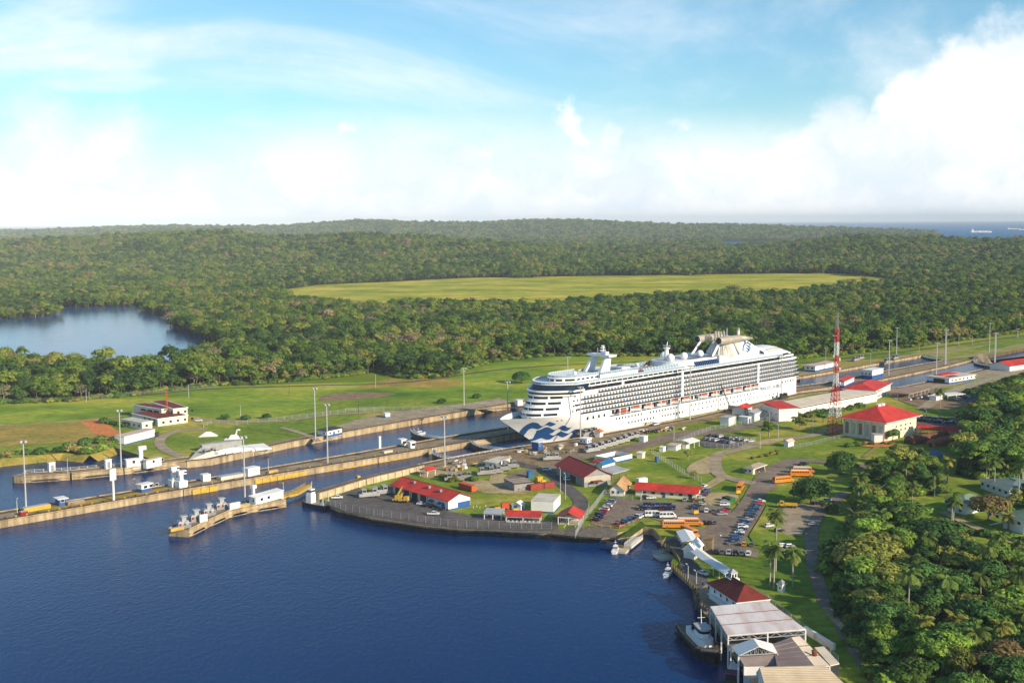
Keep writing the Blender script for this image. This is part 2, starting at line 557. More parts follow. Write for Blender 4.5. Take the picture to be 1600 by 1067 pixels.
MB().add(vs.tolist(), fs, M_forest_floor).build('hills', kind='structure', smooth=True)

sheet('chamber_water', [(1250, 600), (1300, 628), (1402, 613), (1461, 601), (1556, 574), (1523, 561.5), (1478, 568), (1476, 563), (1444, 557), (1339, 570), (1250, 585)], -1.3, M_water)
# ------------------------------------------------------------------ trees: meshes
def leaf_mat(name, c1, c2, c3, var=.35, rndo=.35, scale=.12):
 mt = mat(name, c1, c2, c3=c3, scale=scale, rough=.7, spec=.12, island=var, objrand=rndo, detail=3, lo=.3, hi=.7)
 return mt

def stand_leaf_mat(name, stops):
 """forest leaves: every instance takes its own colour"""
 mt = bpy.data.materials.new(name)
 mt.use_nodes = True
 nt = mt.node_tree
 N, L = nt.nodes.new, nt.links.new
 b = nt.nodes['Principled BSDF']
 b.inputs['Roughness'].default_value = .75
 b.inputs['Specular IOR Level'].default_value = .08
 oi = N('ShaderNodeObjectInfo')
 nz_ = N('ShaderNodeTexNoise')
 nz_.inputs['Scale'].default_value = .006
 nz_.inputs['Detail'].default_value = 5
 L(oi.outputs['Location'], nz_.inputs['Vector'])
 ad = N('ShaderNodeMath')
 ad.operation = 'MULTIPLY_ADD'
 L(nz_.outputs[0], ad.inputs[0])
 ad.inputs[1].default_value = 1.7
 ad2 = N('ShaderNodeMath')
 ad2.operation = 'MULTIPLY_ADD'
 L(oi.outputs['Random'], ad2.inputs[0])
 ad2.inputs[1].default_value = .75
 ad2.inputs[2].default_value = -.78
 L(ad2.outputs[0], ad.inputs[2])
 r = N('ShaderNodeValToRGB')
 els = r.color_ramp.elements
 els[0].position, els[0].color = stops[0][0], (*stops[0][1], 1)
 els[1].position, els[1].color = stops[-1][0], (*stops[-1][1], 1)
 for p, c in stops[1:-1]:
  els.new(p).color = (*c, 1)
 L(ad.outputs[0], r.inputs[0])
 mr = N('ShaderNodeMapRange')
 mr.inputs[3].default_value = .72
 mr.inputs[4].default_value = 1.28
 L(N('ShaderNodeNewGeometry').outputs['Random Per Island'], mr.inputs[0])
 sc = N('ShaderNodeVectorMath')
 sc.operation = 'SCALE'
 L(r.outputs[0], sc.inputs[0])
 L(mr.outputs[0], sc.inputs['Scale'])
 L(sc.outputs[0], b.inputs['Base Color'])
 return mt

M_stand = stand_leaf_mat('forest leaves', [(.0, (.030, .068, .020)), (.25, (.052, .108, .022)), (.45, (.088, .160, .022)), (.64, (.145, .205, .026)), (.82, (.21, .225, .04)), (.93, (.22, .175, .07)), (1.0, (.25, .19, .11))])
M_stand_bare = stand_leaf_mat('dry season leaves', [(0, (.19, .14, .10)), (.5, (.24, .18, .12)), (1, (.20, .17, .13))])
M_leaf_a = leaf_mat('broad leaves', (.07, .14, .024), (.15, .21, .03), (.10, .175, .026))
M_leaf_b = leaf_mat('olive leaves', (.16, .18, .032), (.29, .26, .05), (.20, .21, .036))
M_leaf_c = leaf_mat('deep green leaves', (.036, .092, .022), (.08, .15, .028), (.055, .12, .025))
M_leaf_d = leaf_mat('russet leaves', (.25, .17, .065), (.13, .14, .035), (.20, .15, .05))
M_leaf_e = leaf_mat('fresh leaves', (.14, .24, .03), (.22, .30, .04), (.18, .27, .035))
M_palm = leaf_mat('palm fronds', (.06, .12, .022), (.14, .17, .032), (.10, .14, .026), var=.3)
M_palm_y = leaf_mat('yellow palm fronds', (.10, .11, .02), (.22, .19, .03), (.15, .15, .025), var=.3)
M_bark = mat('bark', (.20, .165, .125), (.11, .085, .06), scale=.9, rough=.95, spec=.05, stretch=(1, 1, .3))
M_bark_pale = mat('pale bark', (.42, .38, .32), (.28, .25, .20), scale=.9, rough=.9, spec=.05, stretch=(1, 1, .3))

def leaf_mesh(name, blobs, n, size, mt, seed, flatness=.5, shell=.62):
 """leaf-sized faces through the volume of several blobs (x,y,z,rx,ry,rz)"""
 rg = np.random.default_rng(seed)
 vol = np.array([b[3] * b[4] for b in blobs])
 idx = rg.choice(len(blobs), n, p=vol / vol.sum())
 B = np.array(blobs)[idx]
 d = rg.normal(size=(n, 3))
 d /= np.linalg.norm(d, axis=1)[:, None]
 low = d[:, 2] < -.25
 d[low, 2] *= -.6
 rad = shell + (1.06 - shell) * rg.random(n) ** .6
 p = B[:, :3] + d * B[:, 3:6] * rad[:, None]
 nrm = d * (1 / B[:, 3:6])
 nrm /= np.linalg.norm(nrm, axis=1)[:, None]
 nrm = nrm * flatness + rg.normal(size=(n, 3)) * .30 + np.array([0, 0, .25])
 nrm /= np.linalg.norm(nrm, axis=1)[:, None]
 a = np.cross(nrm, rg.normal(size=(n, 3)))
 a /= np.linalg.norm(a, axis=1)[:, None]
 b = np.cross(nrm, a)
 s = size * (.6 + .8 * rg.random(n))[:, None]
 el = (.75 + .5 * rg.random(n))[:, None]
 bend = nrm * s * .18
 q = np.stack([p + a * s * el, p + b * s * .62 - bend, p - a * s * el * .9, p - b * s * .62 - bend], 1).reshape(-1, 3)
 me = bpy.data.meshes.new(name)
 me.vertices.add(n * 4)
 me.vertices.foreach_set('co', q.astype(np.float32).ravel())
 me.loops.add(n * 4)
 me.loops.foreach_set('vertex_index', np.arange(n * 4, dtype=np.int32))
 me.polygons.add(n)
 me.polygons.foreach_set('loop_start', np.arange(0, n * 4, 4, dtype=np.int32))
 me.materials.append(mt)
 me.update(calc_edges=True)
 return me

def crown_blobs(rg, r, zc, h, k, spread=.62):
 bl = [(0, 0, zc + h * .12, r * .66, r * .66, h * .46)]
 for i in range(k):
  t = 2 * math.pi * (i + rg.random() * .8) / k
  rr = r * spread * (.65 + .5 * rg.random())
  s = r * (.30 + .22 * rg.random())
  bl.append((rr * math.cos(t), rr * math.sin(t), zc + h * (rg.random() * .75 - .38), s, s * (.8 + .4 * rg.random()), s * (.55 + .3 * rg.random())))
 return bl

def trunk_mesh(name, h, r, rg, limbs=4, reach=3.0, mt=None):
 mb = MB()
 x = y = 0.0
 top = None
 segs = 4
 pts = []
 for i in range(segs + 1):
  pts.append((x, y, h * i / segs))
  x += rg.normal() * h * .02
  y += rg.normal() * h * .02
 for i in range(segs):
  mb.tube(pts[i], pts[i + 1], r * (1.25 if i == 0 else 1 - .15 * i), r * (1 - .15 * (i + 1)), 7, mt, False)
 for j in range(limbs):
  t = 2 * math.pi * (j + rg.random() * .6) / limbs
  k = pts[2 + j % 3] if segs > 2 else pts[-1]
  L_ = reach * (.7 + .5 * rg.random())
  e = (k[0] + L_ * math.cos(t), k[1] + L_ * math.sin(t), k[2] + L_ * (.5 + .5 * rg.random()))
  mb.tube(k, e, r * .5, r * .2, 5, mt, False)
  for q in (-.5, .5):
   e2 = (e[0] + L_ * .5 * math.cos(t + q), e[1] + L_ * .5 * math.sin(t + q), e[2] + L_ * .4)
   mb.tube(e, e2, r * .2, r * .07, 4, mt, False)
 me = bpy.data.meshes.new(name)
 me.from_pydata(mb.v, [], mb.f)
 for q in mb.mats:
  me.materials.append(q)
 me.update()
 return me

# ------------------------------------------------------------------ forest: where the trees stand
def in_poly(x, y, poly):
 p = np.asarray(poly)
 r = np.zeros(len(x), bool)
 j = len(p) - 1
 for i in range(len(p)):
  c = ((p[i, 1] > y) != (p[j, 1] > y)) & (x < (p[j, 0] - p[i, 0]) * (y - p[i, 1]) / (p[j, 1] - p[i, 1] + 1e-9) + p[i, 0])
  r ^= c
  j = i
 return r
FRONT = np.array([(lambda q: (q.x, q.y))(G(*p)) for p in ((-400, 660), (-60, 634), (0, 632), (100, 628), (200, 620), (250, 612), (330, 604), (400, 601), (480, 595), (560, 586), (590, 580), (612, 588), (640, 593), (700, 589), (760, 568), (800, 563), (860, 557), (1027, 557), (1240, 562), (1341, 552), (1442, 541), (1544, 527), (1600, 519), (1800, 500))])
rg = np.random.default_rng(11)
P_, S_ = [], []
y = 760.0
while y < 10400:
 d = min(max(7.8, y * .0043), 27)
 n = int((.98 * y + 160) / d)
 xs = -(.49 * y + 80) + d * (np.arange(n) + rg.random(n) * .9)
 yy = y + d * .8 * (rg.random(n) - .5)
 P_.append(np.stack([xs, yy], 1))
 S_.append(np.full(n, d / 7.8))
 y += d * .8
P_ = np.concatenate(P_)
S_ = np.concatenate(S_)
X_, Y_ = P_[:, 0], P_[:, 1]
front_y = np.interp(X_, FRONT[:, 0], FRONT[:, 1])
keep = Y_ > front_y + 3
lag = np.array(gp(LAGOON))
fld = np.array(gp(FIELD))
wx, wy = 16 * np.sin(Y_ / 41 + X_ / 63) + 10 * np.sin(X_ / 23), 34 * np.sin(X_ / 57 + 1) + 22 * np.sin(X_ / 21) + 14 * np.sin(Y_ / 13 + X_ / 9)
keep &= ~in_poly(X_ + wx * .8, Y_ + wy * .3, lag) & ~in_poly(X_ + wx, Y_ + wy, fld)
keep &= ~((np.sin(X_ / 34 + 2 * np.sin(Y_ / 61)) * np.sin(Y_ / 47 + 1.5 * np.sin(X_ / 39)) > .80) & (Y_ > front_y + 40))
Hh = hz(X_, Y_)
sea_ = (Y_ > 6300) & (X_ > .11 * 6300) & (Hh < 4)
keep &= ~sea_
pxx = 800 + X_ / Y_ * FPX
keep &= ~((Y_ > 5000) & (Y_ < 8200) & (pxx > 1125) & (pxx < 1292) & (Hh < 3))
X_, Y_, S_, Hh = X_[keep], Y_[keep], S_[keep], Hh[keep]
order = np.argsort(X_ ** 2 + Y_ ** 2)
X_, Y_, S_, Hh = X_[order], Y_[order], S_[order], Hh[order]
vis = np.abs(X_ / Y_) < .445

# variants: (crown mesh, trunk mesh)
rgv = np.random.default_rng(3)
FOREST = []
for i in range(9):
 r = 4.8 + 1.8 * rgv.random()
 h = 6.5 + 3 * rgv.random()
 tall = 5.5 + 5 * rgv.random()
 bare = i >= 8
 crown = leaf_mesh('forest_crown', crown_blobs(rgv, r, tall, h, 8, .66), 760 if not bare else 260, .62 if not bare else .42, M_stand_bare if bare else M_stand, 100 + i, .9)
 trunk = trunk_mesh('forest_trunk', tall + 1, .26, rgv, 5 if bare else 4, r * (.75 if bare else .55), M_bark_pale if bare else M_bark)
 FOREST.append((crown, trunk, bare))
vid = rg.integers(0, 8, len(X_))
vid[rg.random(len(X_)) < .045] = 8
scl = (.62 + .75 * rg.random(len(X_)) ** 1.4 + .35 * (rg.random(len(X_)) < .08)) * np.where(Y_ > 2500, np.clip(S_ ** .5, 1, 1.9), 1.0)
scl *= .82 + .36 * (np.sin(X_ / 83 + 1.7 * np.sin(Y_ / 120)) * np.sin(Y_ / 97 + 1.3 * np.sin(X_ / 71)) * .5 + .5)
rot = rg.random(len(X_)) * 6.283
N_IND = 110
cand = np.nonzero(vis)[0][:N_IND]
is_ind = np.zeros(len(X_), bool)
is_ind[cand] = True
proto = {}
for i in cand:
 v = int(vid[i])
 t = empty('forest_tree', 'pale leafless tree with spreading grey branches at the forest edge behind the meadow' if v == 8 else 'leafy green tree in the front rows of the forest behind the meadow', 'tree', (X_[i], Y_[i], Hh[i]), float(rot[i]), 'trees along the forest edge')
 s = float(scl[i])
 t.scale = (s, s, s)
 for nm, me in (('crown', FOREST[v][0]), ('trunk', FOREST[v][1])):
  o = bpy.data.objects.new(nm, me)
  COL.objects.link(o)
  o.parent = t

src = bpy.data.collections.new('forest sources')
for i, (c, t, b) in enumerate(FOREST):
 bmx = bmesh.new()
 bmx.from_mesh(c)
 nf = len(bmx.faces)
 bmx.from_mesh(t)
 me = bpy.data.meshes.new('forest_source')
 bmx.faces.ensure_lookup_table()
 for k, f in enumerate(bmx.faces):
  f.material_index = 0 if k < nf else 1
 bmx.to_mesh(me)
 bmx.free()
 me.materials.append(c.materials[0])
 me.materials.append(t.materials[0])
 src.objects.link(bpy.data.objects.new('source_%02d' % i, me))

def scatter(name, pts, scale, rotz, variant, coll, kind='stuff'):
 me = bpy.data.meshes.new(name)
 me.vertices.add(len(pts))
 me.vertices.foreach_set('co', np.asarray(pts, np.float32).ravel())
 for nm, ty, arr in (('s', 'FLOAT', scale), ('r', 'FLOAT', rotz), ('v', 'INT', variant)):
  at = me.attributes.new(nm, ty, 'POINT')
  at.data.foreach_set('value', np.asarray(arr, np.float32 if ty == 'FLOAT' else np.int32))
 o = bpy.data.objects.new(name, me)
 COL.objects.link(o)
 ng = bpy.data.node_groups.new(name + ' scatter', 'GeometryNodeTree')
 ng.interface.new_socket('Geometry', in_out='INPUT', socket_type='NodeSocketGeometry')
 ng.interface.new_socket('Geometry', in_out='OUTPUT', socket_type='NodeSocketGeometry')
 N, L = ng.nodes.new, ng.links.new
 gi, go = N('NodeGroupInput'), N('NodeGroupOutput')
 ip, ci = N('GeometryNodeInstanceOnPoints'), N('GeometryNodeCollectionInfo')
 ci.inputs['Collection'].default_value = coll
 ci.inputs['Separate Children'].default_value = True
 ci.inputs['Reset Children'].default_value = True
 def na(nm, ty):
  n = N('GeometryNodeInputNamedAttribute')
  n.data_type = ty
  n.inputs[0].default_value = nm
  return n.outputs[0]
 cx = N('ShaderNodeCombineXYZ')
 L(na('r', 'FLOAT'), cx.inputs[2])
 L(gi.outputs[0], ip.inputs['Points'])
 L(ci.outputs[0], ip.inputs['Instance'])
 ip.inputs['Pick Instance'].default_value = True
 L(na('v', 'INT'), ip.inputs['Instance Index'])
 L(cx.outputs[0], ip.inputs['Rotation'])
 L(na('s', 'FLOAT'), ip.inputs['Scale'])
 L(ip.outputs[0], go.inputs[0])
 md = o.modifiers.new('scatter', 'NODES')
 md.node_group = ng
 return tag(o, kind=kind)
w = ~is_ind
fo = scatter('forest', np.stack([X_[w], Y_[w], Hh[w] - .2], 1), scl[w], rot[w], vid[w], src)
tag(fo, 'dense tropical forest spreading over the hills behind the locks', 'forest')
print('forest trees', len(X_))
# darker floor under the forest
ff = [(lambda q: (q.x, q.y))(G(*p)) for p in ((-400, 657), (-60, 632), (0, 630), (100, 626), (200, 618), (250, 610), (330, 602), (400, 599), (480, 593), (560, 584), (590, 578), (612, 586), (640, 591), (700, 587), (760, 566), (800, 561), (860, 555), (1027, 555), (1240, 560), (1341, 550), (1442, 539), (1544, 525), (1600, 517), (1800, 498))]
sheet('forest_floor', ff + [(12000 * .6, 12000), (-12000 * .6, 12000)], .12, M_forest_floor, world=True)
# ------------------------------------------------------------------ the ship
SHIP_L = 288.0
# outlines of the three blue wave bands on the bow: (metres aft of the bow, metres above the lock coping)
u1 = [(14.7, 5.3), (15.0, 8.8), (16.1, 10.9), (18.0, 11.8), (21.3, 11.0), (24.3, 9.2), (26.1, 8.7), (26.9, 9.9), (27.7, 11.3), (30.0, 10.7), (33.5, 9.3)]
l1 = [(18.3, 2.1), (18.8, 4.2), (19.0, 6.7), (20.4, 7.7), (22.7, 7.2), (24.7, 6.8), (26.2, 8.1), (27.9, 9.2), (30.9, 8.0), (32.4, 8.5), (33.6, 9.2)]
u2 = [(24.2, 5.9), (26.3, 6.5), (27.9, 7.7), (30.1, 7.6), (32.9, 6.3), (35.3, 5.4), (37.0, 6.2), (38.3, 7.7), (40.4, 7.6), (43.9, 5.9), (46.3, 6.2)]
l2 = [(25.0, 3.9), (28.5, 3.7), (33.1, 3.2), (35.2, 3.3), (36.1, 4.8), (37.7, 5.8), (41.5, 4.2), (43.8, 3.6), (45.3, 4.4), (45.8, 5.4), (46.3, 6.2)]
u3 = [(20.3, 0.5), (25.0, 0.8), (24.9, 4.1), (28.4, 3.8), (33.0, 3.3), (35.8, 1.9), (37.8, 1.7), (39.1, 3.1), (41.0, 3.7), (44.7, 2.3), (46.9, 1.9), (48.1, 3.1), (49.8, 4.3), (52.5, 3.4), (55.2, 1.8), (56.8, 2.7)]
l3 = [(20.8, -0.2), (25.3, -1.3), (27.8, -0.3), (30.3, 0.5), (32.6, -0.3), (34.8, -1.0), (36.6, -0.7), (37.7, 0.5), (39.4, 1.5), (42.0, 0.4), (44.0, -0.4), (46.0, 0.2), (47.3, 1.4), (48.3, 2.3), (51.3, 0.8), (54.2, 0.1), (55.7, 0.9), (56.8, 2.6)]
BOW_BANDS = ((u1, l1), (u2, l2), (u3, l3))
def ship():
 s0, tc = 461.0, -465.7
 loc = UX * s0 + VX * tc
 root = empty('cruise_ship', 'huge white cruise ship with blue wave bands on its bow, filling the lock chamber', 'cruise ship', loc, AL)
 W = M_ship
 def b(x, z):
  zz = max(min(z, 14.6), -2.0)
  xs = 27.0 * (14.4 - zz) / 16.4
  Le = 46 + (14.4 - zz) * 2.1
  t = max(0.0, min(1.0, (x - xs) / Le))
  e = 2.3 - (14.4 - zz) * .03
  v = 16.0 * (1 - (1 - t) ** e)
  if x > 262:
   v *= 1 - .13 * ((x - 262) / 26) ** 2
  return v
 def stem(z):
  return 27.0 * (14.4 - max(min(z, 14.6), -2)) / 16.4
 def shell(mb, x0, x1, zs, mt, n=70, ztop=None, off=0.0):
  for sd in (-1, 1):
   grid = []
   for i in range(n + 1):
    u = (i / n)
    u = u ** 1.5 if x0 == 0 else u
    row = []
    for z in zs:
     zz = z
     if ztop and z == zs[-1]:
      zz = ztop(x0 + (x1 - x0) * u)
     a = max(x0, stem(zz)) if x0 < 40 else x0
     x = a + (x1 - a) * u
     row.append((x, sd * (b(x, zz) + off), zz))
    grid.append(row)
   m = len(zs)
   vs = [p for row in grid for p in row]
   fs = []
   for i in range(n):
    for j in range(m - 1):
     q = (i * m + j, (i + 1) * m + j, (i + 1) * m + j + 1, i * m + j + 1)
     fs.append(q if sd < 0 else q[::-1])
   mb.add(vs, fs, mt)
 hull = MB()
 shell(hull, 0, 288, [-8, -5, -2, .5, 3, 5.5, 8.6], W, 80)
 bul = lambda x: 14.4 + .5 * max(0, 1 - x / 30) if x < 46 else 13.0
 shell(hull, 0, 75, [8.6, 10, 11.5, 13, 14.4], W, 40, bul)
 shell(hull, 236, 288, [8.6, 10.5, 13], W, 12)
 # transom and cross walls
 tr = [(288, -b(288, z), z) for z in (-8, 8.6, 13)] + [(288, b(288, z), z) for z in (13, 8.6, -8)]
 hull.add(tr, [(0, 1, 2, 3, 4, 5)], W)
 for x in (75, 236):
  hull.quad((x, -16, 8.6), (x, 16, 8.6), (x, 16, 13), (x, -16, 13), W)
 h = hull.build('hull', root, smooth=False)
 # decks
 def deckpoly(z, x0, x1, inset, n=30):
  a = [(x0 + (x1 - x0) * (i / n) ** 1.4, 0) for i in range(n + 1)]
  return [(x, -max(b(x, z) - inset, .05)) for x, _ in a] + [(x, max(b(x, z) - inset, .05)) for x, _ in reversed(a)]
 M_teal = mat('foredeck green', (.02, .15, .17), (.03, .18, .19), scale=.3)
 M_deck = mat('ship deck', (.30, .36, .42), (.22, .27, .33), scale=.2)
 mb = MB(); mb.prism(deckpoly(12.4, 3.2, 50, .35), 12.2, 12.5, M_teal); mb.build('foredeck', root)
 mb = MB(); mb.prism(deckpoly(8.6, 60, 286, .4), 8.4, 8.75, M_deck); mb.build('promenade_deck', root)
 # windlass and posts on the foredeck
 for x, y in ((14, -2), (14, 2), (20, -4), (20, 4), (17, 0)):
  mb = MB(); mb.tube((x, y, 12.5), (x, y, 13.7), .7, .6, 8, M_dark); mb.build('windlass', root)
 mb = MB(); mb.tube((9, 0, 12.5), (9, 0, 18), .18, .1, 6, W); mb.build('jackstaff', root)
 # promenade recess: inner wall, posts
 mb = MB()
 mb.box(75, 236, -12.6, 12.6, 8.75, 13, W)
 for sd in (-1, 1):
  for x in range(78, 235, 4):
   mb.box(x, x + 2.2, sd * 12.62 - .04, sd * 12.62 + .04, 9.3, 11.6, M_glass)
  for x in range(76, 237, 10):
   mb.box(x - .25, x + .25, sd * 15.75 - .15, sd * 15.75 + .15, 8.75, 13, W)
  mb.box(75, 236, sd * 15.9 - .06, sd * 15.9 + .06, 9.6, 9.75, W)
 mb.build('promenade_wall', root)
 # balcony rows
 mb = MB(); mb.box(47, 284, -14.6, 14.6, 13.0, 27.0, W); mb.build('cabin_wall', root)
 aft = [288, 287.6, 287, 286, 285]
 for k in range(5):
  z0 = 13.3 + 2.72 * k
  x1 = aft[k]
  x0 = (49, 45.5, 44.5, 50, 66)[k]
  mb = MB()
  mb.box(min(47.5, x0), x1, -16.0, 16.0, z0 - .3, z0 + .02, W)
  mb.build('balcony_floor', root)
  mb = MB()
  for sd in (-1, 1):
   mb.box(x0, x1, sd * 16.02 - .07, sd * 16.02 + .07, z0 + .04, z0 + 1.0, M_tint)
  mb.box(x1 - .12, x1 + .02, -15.9, 15.9, z0 + .04, z0 + 1.05, M_tint)
  mb.build('balcony_rail', root)
  mb = MB()
  for sd in (-1, 1):
   x = x0 + 1.5
   while x < x1 - 2:
    mb.box(x - .1, x + .1, min(sd * 14.6, sd * 15.9), max(sd * 14.6, sd * 15.9), z0 + .02, z0 + 2.4, W)
    mb.box(x + .6, x + 1.05, sd * 14.64 - .05, sd * 14.64 + .05, z0 + .05, z0 + 1.8, M_doorglass)
    x += 2.9
  mb.build('balcony_divider', root, kind='stuff')
 for sd in (-1, 1):
  for x, z0, z1 in ((147.7, 13, 30), (234.8, 13, 27), (88, 26.9, 29.5)):
   mb = MB()
   mb.box(x - 1.1, x + 1.1, min(sd * 14.2, sd * 16.3), max(sd * 14.2, sd * 16.3), z0, z1, W)
   mb.build('trunk_casing', root)
 # forward superstructure: five curved tiers, bridge and lounge
 def front(xc, xsd, hw, n=18, p=2.1):
  return [(xc + (xsd - xc) * abs(y / hw) ** p, y) for y in [hw * (2 * i / n - 1) for i in range(n + 1)]]
 def tier(xc, xsd, hw, z0, z1, x1, mt, name=None, mbx=None, xc2=None, xsd2=None):
  f0 = front(xc, xsd, hw)
  f1 = front(xc2 if xc2 is not None else xc, xsd2 if xsd2 is not None else xsd, hw)
  m_ = mbx or MB()
  m_.prism([(x1, -hw)] + f0[::1] + [(x1, hw)], z0, z1, mt, taper=[(x1, -hw)] + f1 + [(x1, hw)])
  return m_
 zt = 13.0
 xc = 19.5
 mb = MB()
 gl = MB()
 for k in range(4):
  x_c, x_s = xc + 2.1 * k, 41 + 1.2 * k
  tier(x_c + .5, x_s + .5, 15.9, zt, zt + 3.1, 52, W, mbx=mb)
  tier(x_c, x_s, 16.0, zt - .2, zt + 1.15, 50, W, mbx=mb)
  # window strip along the curved front
  f = front(x_c + .44, x_s + .44, 15.9, 40)
  for i in range(40):
   a, b_ = f[i], f[i + 1]
   if abs(a[1]) < 13.3 and i % 10 not in (9,) and k < 4:
    gl.quad((a[0], a[1], zt + 1.35), (b_[0], b_[1], zt + 1.35), (b_[0], b_[1], zt + 2.75), (a[0], a[1], zt + 2.75), M_glass)
  zt += 3.1
 # bridge (dark glass all round) and its wings, then the sloped lounge glass
 tier(27.0, 43.0, 17.0, 25.2, 26.0, 50, W, mbx=mb)
 tier(27.6, 43.4, 16.8, 26.0, 27.3, 50, M_glass, mbx=gl)
 tier(26.6, 42.6, 17.3, 27.3, 28.3, 52, W, mbx=mb)
 tier(27.2, 43.4, 16.6, 28.2, 31.2, 56, M_tint, mbx=gl, xc2=31.2, xsd2=46.8)
 tier(30.9, 46.4, 16.5, 31.2, 31.6, 75, W, mbx=mb)
 mb.build('forward_superstructure', root)
 gl.build('bridge_window', root)
 # small square windows on the bare side behind the curved front, and hull windows, each a part
 def win(x, z, w, hh, sd=-1, name='window'):
  y = sd * (b(x, z) + .05)
  m_ = MB(); m_.box(x - w / 2, x + w / 2, y - .06, y + .06, z - hh / 2, z + hh / 2, M_glass)
  m_.build(name, root)
 for x in range(82, 143, 3):
  if x not in (109, 112):
   win(x, 6.9, 1.1, 1.3)
 for x in range(94, 150, 3):
  if x not in (121, 124):
   win(x, 3.2, 1.1, 1.3)
 for x in (56, 61, 66, 71):
  win(x, 10.4, 1.6, 1.8)
 for x in range(158, 232, 4):
  win(x, 6.6, 1.0, 1.1)
 for x in range(266, 284, 4):
  win(x, 10.6, 1.2, 1.5)
 m_ = MB()
 for x in list(range(160, 262, 5)):
  y = -(b(x, 3) + .05); m_.box(x - .5, x + .5, y - .06, y + .06, 2.7, 3.7, M_glass)
 for x in list(range(82, 232, 4)):
  for z in (6.8, 3.2):
   y = b(x, z) + .05; m_.box(x - .5, x + .5, y - .06, y + .06, z - .5, z + .5, M_glass)
 for x, z in ((43, 16), (46, 16), (43.5, 19), (46.5, 19), (44, 22), (47, 22), (45, 24.6)):
  for sd in (-1, 1):
   m_.box(x - .5, x + .5, sd * 16.06 - .05, sd * 16.06 + .05, z - .5, z + .5, M_glass)
 m_.build('porthole', root, kind='stuff')
 # upper dark glass band with white edge
 mb = MB()
 mb.box(51, 262, -15.6, 15.6, 26.9, 29.0, M_glass)
 mb.build('lido_window', root)
 mb = MB()
 for sd in (-1, 1):
  for x in range(60, 262, 14):
   mb.box(x - .1, x + .1, sd * 15.64 - .06, sd * 15.64 + .06, 26.9, 29.0, M_grey)
  mb.box(52, 268, sd * 16.0 - .1, sd * 16.0 + .1, 26.3, 26.9, W)
 mb.build('window_mullion', root, kind='stuff')
 mb = MB()
 mb.box(50, 268, -16.3, 16.3, 29.0, 29.6, W)
 mb.build('sun_deck_edge', root)
 mb = MB(); mb.box(51, 267, -15.7, 15.7, 29.6, 29.75, M_deck); mb.build('sun_deck', root)
 M_railg = mat('rail glass', (.20, .30, .38), (.28, .36, .42), scale=.3, rough=.3)
 def rail(poly, z, hh=1.25, step=2.0):
  m_ = MB()
  for a, c in zip(poly[:-1], poly[1:]):
   a, c = Vector((*a, 0)), Vector((*c, 0))
   L_ = (c - a).length
   n = max(1, int(L_ / step))
   m_.quad(a + Vector((0, 0, z + .15)), c + Vector((0, 0, z + .15)), c + Vector((0, 0, z + hh - .1)), a + Vector((0, 0, z + hh - .1)), M_railg)
   m_.bar(a + Vector((0, 0, z + hh)), c + Vector((0, 0, z + hh)), .16, W)
   for i in range(n + 1):
    p = a + (c - a) * i / n
    m_.bar(p + Vector((0, 0, z)), p + Vector((0, 0, z + hh)), .18, W)
  m_.build('railing', root)
 fr = front(31, 46.2, 16.0, 14)
 rail([(150, -16)] + fr + [(150, 16)], 31.5 if False else 29.75 if False else 31.4, 1.3)
 # forward top deck slab and small house
 mb = MB()
 mb.box(56, 150, -16.1, 16.1, 30.95, 31.4, W)
 mb.box(52, 150, -15.5, 15.5, 31.4, 31.5, M_deck)
 for sd in (-1, 1):
  mb.box(56, 150, sd * 15.2 - .06, sd * 15.2 + .06, 29.7, 30.95, M_glass)
  for x in range(58, 150, 5):
   mb.box(x - .2, x + .2, sd * 15.6 - .2, sd * 15.6 + .2, 29.6, 30.95, W)
 mb.build('upper_deck', root)
 mb = MB()
 mb.prism(front(42, 52, 9.5) + [(72, 9.5), (72, -9.5)], 31.5, 34.0, W)
 mb.prism(front(41.5, 51.5, 10) + [(73, 10), (73, -10)], 34.0, 34.4, W)
 for i, (a, c) in enumerate(zip(front(41.92, 51.9, 9.6, 20)[:-1], front(41.92, 51.9, 9.6, 20)[1:])):
  if i % 4 != 3:
   mb.quad((*a, 32.2), (*c, 32.2), (*c, 33.4), (*a, 33.4), M_glass)
 for sd in (-1, 1):
  for x in range(54, 71, 4):
   mb.box(x, x + 2.6, sd * 9.53 - .04, sd * 9.53 + .04, 32.3, 33.3, M_glass)
 mb.build('lounge_house', root)
 rail([(73, -9.8)] + front(42, 52, 9.8, 10) + [(73, 9.8)], 34.4, 1.2)
 mb = MB()
 mb.box(76, 112, -8.5, 8.5, 31.5, 33.6, W)
 mb.box(75.5, 113, -9, 9, 33.6, 33.9, M_deck)
 mb.box(100, 101, -8.7, 8.7, 33.9, 35.2, W)
 mb.box(96, 104, -8.8, -4, 33.9, 36.0, W)
 mb.build('fitness_house', root)
 rail([(76, -8.9), (113, -8.9), (113, 8.9), (76, 8.9)], 33.9, 1.1)
 # pool court screens and loungers clutter
 mb = MB()
 for sd in (-1, 1):
  for x in range(114, 148, 3):
   mb.quad((x, sd * 12, 31.5), (x + 2.8, sd * 12, 31.5), (x + 2.8, sd * 11, 34), (x, sd * 11, 34), M_railg)
   mb.bar((x, sd * 12, 31.5), (x, sd * 11, 34), .3, W)
 mb.build('wind_screen', root)
 mb = MB()
 M_lo = mat('lounger cloth', (.45, .16, .06), (.55, .42, .30), scale=3)
 for i in range(60):
  x, y = 115 + 32 * rnd.random(), -10 + 20 * rnd.random()
  mb.box(x, x + 1.6, y, y + .6, 31.55, 31.9 + .3 * rnd.random(), M_lo)
 mb.build('deck_lounger', root, kind='stuff')
 # signal mast: two raking legs joined by a crosshead
 mb = MB()
